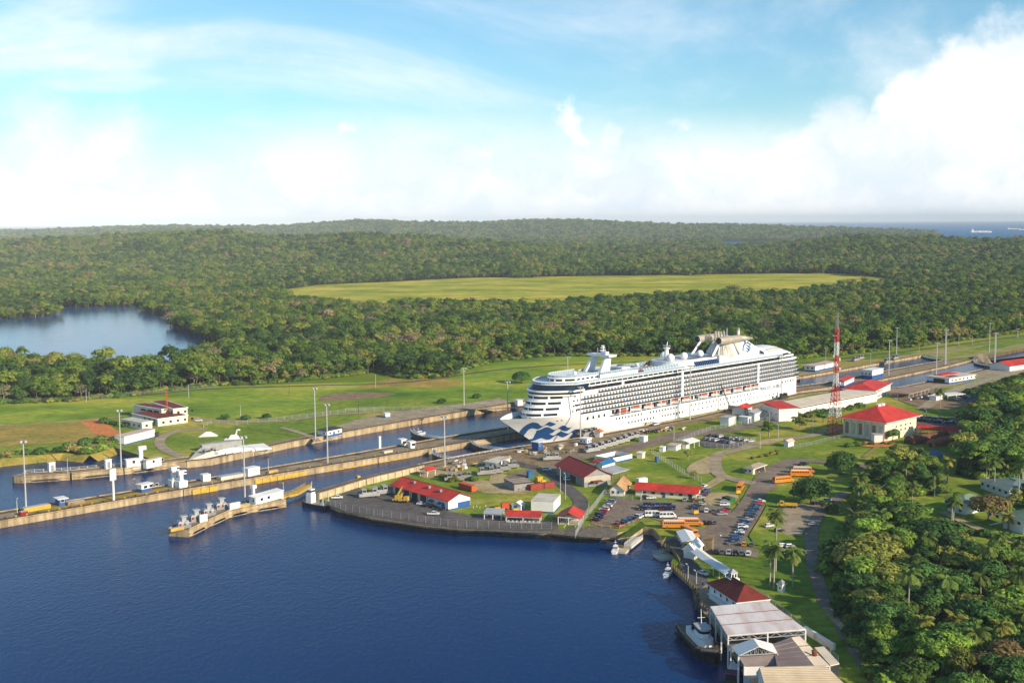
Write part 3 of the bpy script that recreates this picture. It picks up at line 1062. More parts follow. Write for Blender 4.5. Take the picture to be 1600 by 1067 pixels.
 for sd in (-1, 1):
  y = sd * 6.2
  mb.add([(76, y - 1, 31.5), (86, y - 1, 31.5), (86, y + 1, 31.5), (76, y + 1, 31.5), (84.5, y * .8 - .8, 43.2), (89.5, y * .8 - .8, 43.2), (89.5, y * .8 + .8, 43.2), (84.5, y * .8 + .8, 43.2)],
   [(3, 2, 1, 0), (4, 5, 6, 7), (0, 1, 5, 4), (1, 2, 6, 5), (2, 3, 7, 6), (3, 0, 4, 7)], W)
 mb.box(83.6, 90.6, -9, 9, 43.2, 44.4, W)
 mb.box(84, 87, -6, -2, 44.4, 46.2, W)
 mb.build('signal_mast', root)
 mb = MB()
 mb.tube((87, -1, 44.4), (88, -1, 49.5), .5, .25, 6, W)
 mb.tube((87, 3, 44.4), (87, 3, 48), .3, .15, 6, W)
 for z, L_ in ((46.2, 2.6), (47.8, 2.0), (49, 1.4)):
  mb.box(87 - .2, 87 + .2, -1 - L_, -1 + L_, z, z + .35, W)
  mb.box(87 - L_, 87 + L_, -1.2, -.8, z + .4, z + .7, W)
 mb.build('radar_antenna', root)
 for x, y, r, z in ((58, -4, 1.2, 35.8), (113, -7, 1.2, 36)):
  m_ = MB(); m_.sphere((x, y, z), r, W); m_.tube((x, y, z - 1.6), (x, y, z), .4, .4, 6, W); m_.build('radome', root, smooth=True)
 # amidships house with radomes
 def oval(x0, x1, hw, n=14):
  o = []
  for i in range(n + 1):
   t = math.pi / 2 + math.pi * i / n
   o.append((x0 + hw + hw * math.cos(t), hw * math.sin(t)))
  return o + [(x1, -hw), (x1, hw)]
 mb = MB()
 mb.prism(oval(144, 204, 11.5), 29.7, 34.6, W)
 mb.prism(oval(143.3, 200, 12.3), 31.4, 32.2, W)
 mb.prism(oval(143.6, 184, 11.9), 34.6, 35.0, W)
 mb.build('midship_house', root)
 mb = MB()
 mb.tube((152, 0, 35), (152, 0, 42.5), 2.2, 1.2, 10, W)
 mb.tube((152, 0, 42.5), (152, 0, 43.2), 2.4, 2.4, 10, W)
 mb.tube((152, 0, 43), (153, 0, 47), .5, .2, 6, W)
 mb.box(151.7, 152.3, -2.8, 2.8, 44.2, 44.6, W)
 mb.build('radio_mast', root)
 for x, y, r in ((149, -5.4, 2.7), (163, -5.8, 2.5), (181, -5.5, 2.5), (157, 6, 2.4)):
  m_ = MB(); m_.sphere((x, y, 37.2), r, W, 14, 10); m_.tube((x, y, 34.8), (x, y, 36), 1.1, 1.1, 8, W); m_.build('radome', root, smooth=True)
 mb = MB()
 for i in range(8):
  t0, t1 = math.pi / 2 * i / 8, math.pi / 2 * (i + 1) / 8
  for x in range(166, 192, 2):
   for sd in (-1, 1):
    q = [(x, sd * (6 + 7.2 * math.cos(t0)), 30.2 + 5.2 * math.sin(t0)), (x + 1.75, sd * (6 + 7.2 * math.cos(t0)), 30.2 + 5.2 * math.sin(t0)),
     (x + 1.75, sd * (6 + 7.2 * math.cos(t1)), 30.2 + 5.2 * math.sin(t1)), (x, sd * (6 + 7.2 * math.cos(t1)), 30.2 + 5.2 * math.sin(t1))]
    mb.quad(*q, M_bluegl)
 mb.quad((166, -6, 35.4), (192, -6, 35.4), (192, 6, 35.4), (166, 6, 35.4), M_deck)
 mb.box(192, 194, -13.6, 13.6, 29.7, 35.6, W)
 mb.build('glazed_pool_roof', root)
 # funnel
 fn = MB()
 prof = [(206, 29.7), (206, 36), (214, 42.5), (226, 43.6), (232, 42.8), (240, 39.6), (247, 36.2), (254, 34.8), (262, 34.6), (262, 29.7)]
 for sd in (-1, 1):
  fn.add([(x, sd * 7.0, z) for x, z in prof], [tuple(range(len(prof)))[::-1] if sd > 0 else tuple(range(len(prof)))], W)
 for (x0, z0), (x1, z1) in zip(prof[:-1], prof[1:]):
  fn.quad((x0, -7, z0), (x0, 7, z0), (x1, 7, z1), (x1, -7, z1), W)
 fn.box(194, 262, -13.5, 13.5, 29.7, 31.6, W)
 fn.box(196, 236, -10.5, 10.5, 31.6, 33.4, W)
 F_ = fn.build('funnel', root)
 gd = MB()
 gd.sphere((210, -2.5, 32.5), 8.6, M_bronzeglass, 20, 8, 1.2, True)
 gd.build('glass_dome', F_, smooth=False)
 rb = MB()
 for i in range(16):
  t = 2 * math.pi * i / 16
  pr = None
  for j in range(7):
   ph = math.pi / 2 * j / 6
   p = (210 + 8.75 * math.cos(t) * math.cos(ph), -2.5 + 8.75 * math.sin(t) * math.cos(ph), 32.5 + 10.45 * math.sin(ph))
   if pr: rb.bar(pr, p, .5, W)
   pr = p
 rb.build('dome_rib', F_, kind='stuff')
 for y in (-8.8, 8.8):
  pd = MB()
  pd.tube((198, y, 44.6), (204, y, 44.6), 2.5, 2.75, 16, M_bronze, False)
  pd.tube((204, y, 44.6), (222, y, 44.6), 2.75, 2.5, 16, M_bronze, False)
  pd.tube((222, y, 44.6), (238, y, 43.6), 2.5, .5, 16, M_bronze)
  pd.tube((198, y, 44.6), (198.3, y, 44.6), 2.1, 2.1, 16, M_dark)
  pd.tube((198, y, 44.6), (197.8, y, 44.6), 2.55, 2.3, 16, W, False)
  pd.build('jet_pod', F_, smooth=True)
 st = MB()
 for y in (-7.6, 7.6):
  st.bar((188, y * 1.15, 31.5), (200, y, 43), 1.6, W)
  st.bar((226, y * 1.15, 32), (218, y, 42.6), 1.9, W)
 st.build('pod_strut', F_)
 for i, (x, y) in enumerate(((205, -3), (206.5, 0), (208.5, -3), (210, 0), (212, -3), (216, 0))):
  s_ = MB(); s_.tube((x, y, 41), (x, y, 50.2 - .15 * i), .75, .7, 10, M_bronze if i < 4 else M_steel); s_.build('exhaust_stack', F_)
 s_ = MB(); s_.tube((231, -2, 43), (231, -2, 50.5), .9, .9, 10, W); s_.tube((231, -2, 49), (231, -2, 50.6), 1.05, 1.05, 10, M_bronze); s_.tube((223, 2, 43), (223, 2, 51), .25, .15, 6, W); s_.build('exhaust_stack', F_)
 # emblem on the funnel: a profile with streaming wavy hair
 em = MB()
 for y in (-7.08, 7.08):
  def band(x0, x1, zf, th, n=16):
   pts0, pts1 = [], []
   for i in range(n + 1):
    t = i / n
    x = x0 + (x1 - x0) * t
    zz = zf(t)
    h_ = th * math.sin(math.pi * (.12 + .88 * t)) ** .5 * .5
    pts0.append((x, y, zz - h_)); pts1.append((x, y, zz + h_))
   vs = pts0 + pts1
   em.add(vs, [(i, i + 1, n + 2 + i, n + 1 + i) for i in range(n)], M_blue_band)
  for k in range(4):
   band(233.2, 239.6 - .6 * (k % 2), lambda t, k=k: 40.2 - 1.75 * k + .6 * math.sin(t * 7 + k) - .5 * t, 1.3)
  band(230.2, 233.0, lambda t: 41.0 + .8 * math.sin(t * 3), 1.0)
  em.add([(231.6, y, 41.4), (229.4, y, 39.2), (228.4, y, 36.2), (229.2, y, 35.0), (230.6, y, 35.2), (230.0, y, 36.6), (231.0, y, 38.8), (233.4, y, 40.4)], [(0, 1, 6, 7), (1, 2, 5, 6), (2, 3, 4, 5)], M_blue_band)
 em.build('funnel_emblem', F_)
 # aft ribbed dome and stern terraces
 ad = MB()
 n = 12
 def arch(x):
  t = (x - 250) / 38
  return 34.8 + 1.2 * math.sin(math.pi * min(1, t * 1.25)) - 6.2 * max(0, t - .45) ** 2 * 3.2
 xs = [250, 254, 258, 262, 266, 270, 274, 278, 281, 284]
 vs = []
 for x in xs:
  zt_ = arch(x)
  for j in range(n + 1):
   t = math.pi * j / n
   vs.append((x, -11.5 * math.cos(t), 29.7 + (zt_ - 29.7) * math.sin(t) ** .55))
 fs = [(i * (n + 1) + j, (i + 1) * (n + 1) + j, (i + 1) * (n + 1) + j + 1, i * (n + 1) + j + 1) for i in range(len(xs) - 1) for j in range(n)]
 ad.add(vs, fs, W)
 A_ = ad.build('aft_dome', root, smooth=True)
 gl = MB()
 for i in range(1, 7):
  for sd in (0, 1):
   x0, x1 = xs[i] + .5, xs[i + 1] - .5
   for j in (1, 2):
    q = []
    for x, jj in ((x0, j), (x1, j), (x1, j + .8), (x0, j + .8)):
     t = math.pi * jj / n
     t = math.pi - t if sd else t
     q.append((x, -11.62 * math.cos(t), 29.8 + (arch(x) - 29.7) * math.sin(t) ** .55))
    gl.quad(*q, M_bronzeglass)
 gl.build('dome_window', A_)
 mb = MB()
 for k, (x1, z) in enumerate(((284, 26.0), (280, 28.4))):
  mb.box(262, x1, -16, 16, z, z + .3, W)
  for sd in (-1, 1):
   mb.box(262, x1, sd * 16 - .08, sd * 16 + .08, z + .3, z + 1.3, W)
  mb.box(x1 - .1, x1, -16, 16, z + .3, z + 1.3, W)
  mb.box(262, x1 - 4, -14.5, 14.5, z + .3, z + 2.3, M_glass)
 mb.box(262, 274, -13, 13, 29.0, 31.4, W)
 mb.build('aft_terrace', root)
 rail([(150, -15.9), (266, -15.9)], 29.7, 1.3)
 # lifeboats along the near and far side
 for sd in (-1, 1):
  for i, x in enumerate(list(range(84, 150, 13)) + [168, 181, 194, 207, 220, 230]):
   if sd > 0 and i > 3: continue
   lb = MB()
   z0 = 9.9 if i else 9.4
   prof = [(0, .2), (1.3, 1.0), (4.6, 1.35), (7.8, 1.1), (9.2, .3)]
   vs = []
   for px_, hw in prof:
    vs += [(x + px_, sd * 15.0 - hw * .45, z0), (x + px_, sd * 15.0 - hw, z0 + 1.25), (x + px_, sd * 15.0 + hw, z0 + 1.25), (x + px_, sd * 15.0 + hw * .45, z0)]
   fs = []
   for j in range(4):
    for q in range(4):
     fs.append((j * 4 + q, j * 4 + (q + 1) % 4, (j + 1) * 4 + (q + 1) % 4, (j + 1) * 4 + q))
   fs += [(0, 1, 2, 3), (19, 18, 17, 16)]
   lb.add(vs, fs, W if i else M_boatred)
   B_ = lb.build('lifeboat', root)
   cp = MB()
   cp.add([(x + .9, sd * 15 - .9, z0 + 1.28), (x + 8.4, sd * 15 - .9, z0 + 1.28), (x + 8.4, sd * 15 + .9, z0 + 1.28), (x + .9, sd * 15 + .9, z0 + 1.28),
     (x + 1.8, sd * 15 - .6, z0 + 2.5), (x + 7.4, sd * 15 - .6, z0 + 2.5), (x + 7.4, sd * 15 + .6, z0 + 2.5), (x + 1.8, sd * 15 + .6, z0 + 2.5)],
    [(4, 5, 6, 7), (0, 1, 5, 4), (1, 2, 6, 5), (2, 3, 7, 6), (3, 0, 4, 7)], M_boatred)
   cp.build('canopy', B_)
   dv = MB()
   for q in (1.2, 8.0):
    dv.bar((x + q, sd * 13, 12.9), (x + q, sd * 15.6, 12.9), .35, W)
    dv.bar((x + q, sd * 15.6, 12.9), (x + q, sd * 15.8, 9.0), .3, W)
   dv.build('davit', root)
 # wave bands on the bow, lying on the curved hull plating
 for sd in (-1, 1):
  em = MB()
  def band(up, lo, n=46):
   def res(c):
    c = smooth_pts(c, 5, closed=False)
    d = [0.0]
    for p, q in zip(c[:-1], c[1:]):
     d.append(d[-1] + math.hypot(q[0] - p[0], q[1] - p[1]))
    t = np.linspace(0, d[-1], n + 1)
    return np.interp(t, d, [p[0] for p in c]), np.interp(t, d, [p[1] for p in c])
   (ux, uz), (lx, lz) = res(up), res(lo)
   vs = []
   for i in range(n + 1):
    for j in range(5):
     x, z = ux[i] + (lx[i] - ux[i]) * j / 4, uz[i] + (lz[i] - uz[i]) * j / 4
     x = max(x, stem(z) + .1)
     vs.append((x, sd * (b(x, z) + .12), z))
   fs = []
   for i in range(n):
    for j in range(4):
     q = (i * 5 + j, (i + 1) * 5 + j, (i + 1) * 5 + j + 1, i * 5 + j + 1)
     fs.append(q if sd > 0 else q[::-1])
   em.add(vs, fs, M_blue_band)
  for up, lo in BOW_BANDS:
   band(up, lo)
  em.build('bow_wave_emblem', root)
 # lettering on the quarter
 for sd in (-1, 1):
  cu = bpy.data.curves.new('lettering', 'FONT')
  cu.body = 'PRINCESS CRUISES'
  cu.size = 3.4
  cu.align_x = 'CENTER'
  tmp = bpy.data.objects.new('lettering', cu)
  COL.objects.link(tmp)
  dg = bpy.context.evaluated_depsgraph_get()
  me = bpy.data.meshes.new_from_object(tmp.evaluated_get(dg))
  COL.objects.unlink(tmp)
  bpy.data.objects.remove(tmp)
  me.materials.clear()
  me.materials.append(M_blue_band)
  o = bpy.data.objects.new('lettering', me)
  COL.objects.link(o)
  o.parent = root
  o.location = (250.5, sd * (16.14), 8.9 if False else 7.4)
  o.rotation_euler = (R(90), 0, 0 if sd < 0 else R(180))
  o.scale = (.95, 1, 1)
 # mooring wires' bow thruster marks
 mb = MB()
 for x, z in ((33, 11.5), (36, 11.5), (52, 1.2), (55, 1.4)):
  mb.box(x - .7, x + .7, -b(x, z) - .08, -b(x, z) + .3, z - .3, z + .3, M_dark)
 mb.build('fairlead', root)
 return root
M_tint = mat('tinted rail glass', (.007, .018, .04), (.012, .028, .055), scale=.3, rough=.25)
M_doorglass = mat('cabin door glass', (.36, .37, .39), (.26, .27, .29), scale=.4, rough=.3)
M_boatred = mat('lifeboat red', (.40, .075, .035), (.32, .06, .03), scale=.4, rough=.6)
M_bluegl = mat('blue roof glass', (.01, .03, .10), (.02, .045, .13), scale=.3, rough=.2)
M_bronze = mat('bronze paint', (.52, .45, .34), (.42, .36, .27), scale=.2, rough=.45, metal=.35)
M_bronzeglass = mat('bronze glass', (.42, .38, .30), (.55, .51, .43), scale=.4, rough=.3)
ship()
# ------------------------------------------------------------------ lock walls, gates, approach piers
def zz3(x, y): return (560 + x / 5.3333, 660 + y / 5.3333)
def zz4(x, y): return (760 + x / 5.3333, 660 + y / 5.3333)
def zz5(x, y): return (1000 + x / 5.3333, 660 + y / 5.3333)
def zb(x, y): return (900 + x / 3.7175, 780 + y / 3.7175)
def z8(x, y): return (1240 + x / 4.4444, 490 + y / 4.4444)
def z2(x, y): return (260 + x / 3.5575, 560 + y / 3.5575)
def z1(x, y): return (x / 3.5575, 560 + y / 3.5575)
def r7(x, y): return (1020 + x / 4.85, 500 + y / 4.85)
def r6(x, y): return (780 + x / 4.85, 500 + y / 4.85)
def qq(x, y): return (1400 + x / 8.0, 490 + y / 8.0)

def rails(parent, line, off, z):
 """tow track: two rails along an edge"""
 for o in (0, 1.5):
  l = []
  for i, p in enumerate(line):
   a, b = Vector(line[max(i - 1, 0)]), Vector(line[min(i + 1, len(line) - 1)])
   d = (b - a).normalized()
   l.append((p[0] - d.y * (off + o), p[1] + d.x * (off + o)))
  mb = MB()
  for a, b in zip(l[:-1], l[1:]):
   mb.bar((*a, z), (*b, z), .28, M_rail)
  mb.build('tow_track', parent)

# centre wall
cw_near = gz([(-260, 862), (0, 814), (262, 769), (460, 736.5), (660, 703), (809, 677.5), (1060, 637), (1364, 596), (1478, 572.5), (1523, 561.5)])
cw_far = gz([(-260, 843), (0, 799), (220, 764), (390, 735), (560, 706.5), (700, 681.5), (800, 666), (1060, 628), (1300, 596), (1384, 579), (1447, 567.5), (1485, 561)])
root = empty('lock_wall', 'long centre lock wall of stained concrete with lamp posts between the two water lanes', 'lock wall')
mb = MB()
mb.prism(cw_near + cw_far[::-1], -16, -.25, M_conc)
mb.build('wall', root)
mb = MB()
flat(mb, cw_near + cw_far[::-1], -.24, M_conc_top)
for l in (cw_near, cw_far):
 for a, b in zip(l[:-1], l[1:]):
  mb.bar((*a, -.1), (*b, -.1), .5, M_conc)
mb.build('deck', root)
rails(root, cw_near, 2.2, -.1)
rails(root, cw_far[::-1], 2.2, -.1)
# worn turf and planking in the middle, yellow fenders on the near face
mid = [((a[0] + b[0]) / 2, (a[1] + b[1]) / 2) for a, b in zip(gz([(40, 805), (120, 789), (200, 774.5), (262, 763)]), gz([(70, 792), (140, 780), (200, 771), (262, 759)]))]
a_, b_ = strip_pts(mid, 7.0)
mb = MB(); n = len(mid)
mb.add([(p[0], p[1], -.2) for p in a_ + b_], [(n + i, n + i + 1, i + 1, i) for i in range(n - 1)], M_dry)
mb.build('turf', root)
mb = MB()
c2 = [Vector(p) for p in gz([(690, 693), (760, 681), (900, 659), (1060, 633), (1300, 598)])]
for a, b in zip(c2[:-1], c2[1:]):
 d = (b - a).normalized(); nrm = Vector((-d.y, d.x))
 q = [a + nrm * 2.4, b + nrm * 2.4, b - nrm * 2.4, a - nrm * 2.4]
 mb.add([(p.x, p.y, -.2) for p in q[::-1]], [(0, 1, 2, 3)], M_asphalt)
mb.build('planking', root)
def fender(px0, px1, z0, z1, mt, name='fender', parent=None, edge=cw_near):
 a, b = G(*px0), G(*px1)
 d = (b - a).normalized(); nrm = Vector((d.y, -d.x, 0))
 mb = MB()
 n = max(2, int((b - a).length / 4))
 for i in range(n):
  p, q = a + (b - a) * i / n, a + (b - a) * ((i + .94) / n)
  vs = [p, q, q + nrm * .5, p + nrm * .5]
  mb.prism([(v.x, v.y) for v in vs], z0, z1, mt)
 mb.build(name, parent, kind='stuff')
fender((300, 763), (340, 756.3), -3.9, -.6, M_yellow, 'yellow_fender', root)
fender((398, 746.8), (478, 733.2), -3.9, -.9, M_yellow, 'yellow_fender', root)
fender((508, 728.3), (640, 706.2), -3.9, -2.6, M_yellow, 'yellow_fender', root)
for i in range(46):
 px = 8 + i * 17
 if px < 660:
  p = G(px, np.interp(px, (0, 262, 460, 660), (814, 769, 736.5, 703)) - 3.0)
  mb = MB(); mb.box(p.x - .3, p.x + .3, p.y - .3, p.y + .3, -.24, .55, M_yellow if i % 3 else M_dark)
  mb.build('bollard', root)
# pale sloping concrete by the right-hand gates
mb = MB()
gr = [(940, 580), (1000, 556), (1080, 545), (1140, 570), (1190, 612), (1235, 622), (1180, 632), (1100, 612), (1000, 594)]
hh = [-.2, 3.2, 3.4, 2.4, .3, -.2, -.2, -.2, -.2]
vs = [tuple(G(*qq(x, y))[:2]) + (h,) for (x, y), h in zip(gr, hh)]
mb.add(vs, [(0, 1, 8), (1, 7, 8), (1, 2, 7), (2, 3, 7), (3, 6, 7), (3, 4, 6), (4, 5, 6)], M_conc)
mb.build('sloped_shoulder', root)

# far wall deck strip and near wall deck strip (things of their own)
def wall_strip(name, label, line, w, z, zbot, mt, top, parent_tracks=True, cat='lock wall', side=1):
 root = empty(name, label, cat)
 a = line
 b = []
 for i, p in enumerate(line):
  u, v = Vector(line[max(i - 1, 0)]), Vector(line[min(i + 1, len(line) - 1)])
  d = (v - u).normalized()
  b.append((p[0] - d.y * w * side, p[1] + d.x * w * side))
 poly = a + b[::-1]
 mb = MB(); mb.prism(poly, zbot, z, mt, cap=False); mb.build('wall', root)
 mb = MB(); flat(mb, poly, z, top)
 for p, q in zip(a[:-1], a[1:]):
  mb.bar((*p, z + .08), (*q, z + .08), .45, mt)
 mb.build('deck', root)
 if parent_tracks:
  rails(root, a, 2.0 * side if side > 0 else -3.5, z + .12)
 return root
far_line = [(p[0] + .2, p[1] - .3) for p in gz([(292, 722), (330, 718), (460, 690), (560, 672), (645, 657), (800, 631), (1050, 596), (1253, 589), (1339, 574), (1440, 555.5)])]
far_root = wall_strip('lock_wall', 'far lock wall of brown stained concrete with a grassy bank behind it', far_line, 9, .12, -16, M_conc, M_conc_top)
near_line = [(p[0] - .2, p[1] + .3) for p in gz([(640, 729), (697, 717), (785, 702), (908, 684.3), (1080, 653), (1250, 614.3), (1300, 609), (1402, 606), (1461, 594.7), (1552, 573.2), (1640, 555)])]
near_root = wall_strip('lock_wall', 'near lock wall running along the hull of the cruise ship', near_line, 8, .14, -16, M_conc, M_conc_top, side=-1)
# raised end of the near wall, a pale block wall above the yard
hl = gz([(486, 768, 3), (560, 746, 3), (650, 727, 2.2)])
root = empty('approach_wall', 'cream block approach wall standing above the dark asphalt yard', 'wall')
b_ = []
for i, p in enumerate(hl):
 u, v = Vector(hl[max(i - 1, 0)]), Vector(hl[min(i + 1, 2)])
 d = (v - u).normalized()
 b_.append((p[0] + d.y * 5, p[1] - d.x * 5))
mb = MB()
M_block = mat('cream block wall', (.62, .52, .33), (.34, .27, .17), scale=.45, coord='P', rough=.9, spec=.1, stretch=(1, 1, .4), detail=10)
for i in range(2):
 q = [hl[i], hl[i + 1], b_[i + 1], b_[i]]
 mb.prism(q, -16, 2.9, M_block, top=M_conc_top)
 d = (Vector(hl[i + 1]) - Vector(hl[i]))
 n = int(d.length / 5)
 for k in range(n + 1):
  f = Vector(b_[i]) + (Vector(b_[i + 1]) - Vector(b_[i])) * k / n
  mb.box(f.x - .35, f.x + .35, f.y - .35, f.y + .35, 0, 3.0, M_block, AL)
mb.build('wall', root)
rails(root, hl, -3.2, 3.0)

def arched_pier(name, label, px, w, segs, cap_round=False, z=0.0, dx=0):
 """pier on low arches along a line"""
 root = empty(name, label, 'pier')
 line = [Vector(p) for p in gz(px)]
 mb = MB()
 tot = sum((b - a).length for a, b in zip(line[:-1], line[1:]))
 top, arch = MB(), MB()
 for a, b in zip(line[:-1], line[1:]):
  d = (b - a).normalized(); nr = Vector((-d.y, d.x))
  L_ = (b - a).length
  n = max(1, round(L_ / segs))
  sub = 10
  prof = []
  for k in range(n):
   for j in range(sub + 1):
    t = j / sub
    h = WATER_Z - 1.5 if t < .14 or t > .86 else WATER_Z + 1.9 * math.sin(math.pi * (t - .14) / .72) ** .6 - .3
    prof.append((k + t, h))
  vs = []
  for s_, h in prof:
   p = a + d * (s_ * L_ / n)
   for o in (w / 2, -w / 2):
    q = p + nr * o
    vs += [(q.x, q.y, h), (q.x, q.y, z)]
  fs = []
  for i in range(len(prof) - 1):
   k = i * 4
   fs += [(k + 2, k + 6, k + 7, k + 3), (k, k + 1, k + 5, k + 4), (k, k + 4, k + 6, k + 2)]
  m_ = len(prof) * 4 - 4
  fs += [(0, 2, 3, 1), (m_, m_ + 1, m_ + 3, m_ + 2)]
  mb.add(vs, fs, M_conc)
  q = [a + nr * w / 2, b + nr * w / 2, b - nr * w / 2, a - nr * w / 2]
  top.add([(p.x, p.y, z + .03) for p in q[::-1]], [(0, 1, 2, 3)], M_conc_top)
  for o in (w / 2, -w / 2):
   p0, p1 = a + nr * o, b + nr * o
   top.bar((p0.x, p0.y, z + .15), (p1.x, p1.y, z + .15), .6, M_conc)
   for hh_ in (1.6, 2.8):
    top.bar((p0.x + nr.x * .3 * (1 if o > 0 else -1), p0.y + nr.y * .3 * (1 if o > 0 else -1), z - hh_), (p1.x + nr.x * .3 * (1 if o > 0 else -1), p1.y + nr.y * .3 * (1 if o > 0 else -1), z - hh_), .35, M_conc)
  c = a
  top.bar((*(a + nr * (w / 2 - 1.6)), z + .12), (*(b + nr * (w / 2 - 1.6)), z + .12), .28, M_rail)
  top.bar((*(a - nr * (w / 2 - 1.6)), z + .12), (*(b - nr * (w / 2 - 1.6)), z + .12), .28, M_rail)
 if cap_round:
  a, d = line[0], (line[1] - line[0]).normalized(); nr = Vector((-d.y, d.x))
  poly = [(a.x - d.x * w / 2 * math.sin(t) + nr.x * w / 2 * math.cos(t), a.y - d.y * w / 2 * math.sin(t) + nr.y * w / 2 * math.cos(t)) for t in [math.pi * i / 8 for i in range(9)]]
  mb.prism(poly, WATER_Z - 2, z, M_conc, top=M_conc_top)
 mb.build('arch', root)
 top.build('deck', root)
 return root, line
arched_pier('approach_pier', 'long brown approach pier on low arches reaching into the lake on the far side', [(34, 742.5), (110, 738), (190, 730), (250, 722.5), (300, 716)], 9, 20, True)
np_root, np_line = arched_pier('approach_pier', 'shorter near pier on arches with grey winch machines on its deck', [(279, 827), (312, 811), (345, 796.5), (385, 787.5), (440, 779)], 9, 17)

def gate(label, p0, p1, rise=.2, bow=.14):
 a, b = G(*p0), G(*p1)
 root = empty('lock_gate', label, 'lock gate')
 d = b - a
 nr = Vector((-d.y, d.x, 0)).normalized()
 if nr.dot(UX) > 0: nr = -nr
 pts = [a + d * t + nr * (d.length * bow * math.sin(math.pi * t)) for t in [i / 10 for i in range(11)]]
 mb, rl = MB(), MB()
 for p, q in zip(pts[:-1], pts[1:]):
  n2 = Vector((-(q - p).y, (q - p).x, 0)).normalized()
  mb.prism([(v.x, v.y) for v in (p - n2, q - n2, q + n2, p + n2)], -9, rise, M_dark, top=M_grey)
  for s_ in (-.95, .95):
   u, v = p + n2 * s_, q + n2 * s_
   for h in (.55, 1.1):
    rl.bar((u.x, u.y, rise + h), (v.x, v.y, rise + h), .14, M_white)
   rl.bar((u.x, u.y, rise), (u.x, u.y, rise + 1.1), .14, M_white)
 mb.build('gate_leaf', root)
 rl.build('handrail', root)
gate('dark curved lock gate with a white railed walkway in the far lane', (644, 672.5), (692, 686))
gate('first dark lock gate across the near lane, low over the water', (679, 703), (709, 718.5))
gate('dark lock gate with white railing ahead of the ship bow in the near lane', (737, 690), (788, 704))
gate('distant lock gate closing the near lane right of the ship stern', (1524, 564), (1551, 573))
gate('distant lock gate closing the far lane by the grass bank', (1444, 557), (1477, 563))

# ------------------------------------------------------------------ surfaces on the land
Z1, Z2, Z3, Z4 = .05, .09, .13, .17
sheet('meadow', [(-300, 760), (-60, 690), (0, 664), (130, 656), (180, 645), (300, 650), (420, 652), (520, 632), (640, 624), (790, 632), (880, 600), (960, 585), (1000, 560), (860, 555), (800, 560), (760, 565), (700, 586), (640, 590), (612, 586), (560, 583), (480, 592), (400, 598), (330, 601), (250, 609), (200, 617), (100, 625), (0, 629), (-300, 645)], Z1, M_meadow)
sheet('rough_grass', [(-100, 680), (0, 667), (100, 661), (122, 656), (150, 676), (165, 690), (120, 690), (60, 693), (0, 697), (-100, 706)], Z2, M_dry)
sheet('grass_patch', [(340, 577 + 10), (480, 578), (600, 573), (640, 585), (560, 596), (420, 601), (330, 600)], .14, mat('pale meadow', (.19, .23, .03), (.12, .19, .022), scale=.03, coord='P', rough=1, spec=0), smooth=3)
sheet('grass_patch', [(510, 616), (560, 613), (620, 616), (560, 624), (500, 627)], Z2, M_brown, smooth=3)
sheet('grass_patch', [(600, 593), (660, 590), (720, 596), (700, 606), (640, 605), (560, 606)], Z2, M_dry, smooth=3)
sheet('bare_soil', [(123, 657), (155, 654), (176, 668), (196, 681), (180, 690), (158, 686), (146, 676)], Z3, M_redsoil)
path('road', [(-80, 668), (0, 665), (80, 661), (150, 655), (180, 652), (210, 648)], 3.2, Z4, M_sand)
path('road', [(290, 716), (264, 706), (249, 693), (258, 680), (284, 673), (312, 671), (318, 669)], 6, Z4, M_road_worn)
path('road', [(300, 655), (380, 659), (440, 658), (520, 648), (600, 644), (700, 640), (790, 638), (880, 625), (1000, 596)], 5, Z4, M_road_worn)
path('road', [(-50, 616), (60, 622), (200, 619), (330, 608), (480, 603), (640, 597), (800, 576), (1000, 566), (1240, 568), (1341, 557), (1442, 546), (1544, 532), (1620, 523)], 5, .2, mat('dark track', (.07, .06, .045), (.12, .10, .06), scale=.1, coord='P', rough=1))
path('road', [(440, 668), (480, 680), (498, 690)], 4, Z4, M_road_worn)
sheet('paved_yard', [(560, 672), (640, 656), (800, 630), (780, 622), (700, 635), (620, 643), (560, 655), (520, 668)], Z3, M_road_worn)
# concrete strip behind the far wall on the right and bank
sheet('paved_yard', [(1242, 589), (1342, 573), (1442, 554), (1478, 562), (1530, 557), (1600, 541), (1600, 530), (1520, 542), (1460, 548), (1380, 560), (1300, 570), (1245, 577)], Z3, mat('dry lock bank', (.36, .28, .13), (.22, .21, .07), scale=.06, coord='P', rough=1, detail=9))
sheet('grass_patch', [(1463, 558), (1478, 553), (1530, 543), (1570, 534), (1600, 531), (1600, 536), (1560, 545), (1500, 556), (1470, 561)], Z4, M_grass, smooth=0)
sheet('grass_patch', [(1262, 578), (1330, 567), (1380, 560), (1390, 562), (1330, 571), (1264, 583)], Z4, M_dry)
# near side: concrete apron along the ship, roads, yards and car parks
sheet('paved_yard', [(640, 733), (697, 721), (785, 706), (908, 688), (1080, 657), (1216, 625), (1216, 634), (1140, 651), (1030, 672), (940, 692), (905, 700), (850, 703), (820, 712), (700, 736), (660, 743)], Z1, M_brown)
sheet('dirt_patch', [(655, 740), (700, 727), (722, 737), (745, 748), (790, 757), (792, 768), (765, 771), (740, 765), (722, 752), (690, 742), (668, 748)], Z2, M_sand, smooth=3)
sheet('dirt_patch', [(770, 738), (800, 745), (828, 752), (830, 770), (790, 772), (765, 762)], Z2, M_sand, smooth=3)
sheet('dirt_patch', [(780, 712), (860, 705), (930, 697), (935, 710), (890, 718), (850, 728), (810, 722)], Z2, M_brown, smooth=3)
sheet('asphalt_yard', [(514, 790), (520, 776), (560, 762), (609, 772), (702, 799), (735, 806), (752, 803), (850, 812), (872, 816), (872, 828), (815, 829), (729, 826), (665, 820), (626, 814), (584, 808), (540, 800)], Z3, M_asphalt_dark)
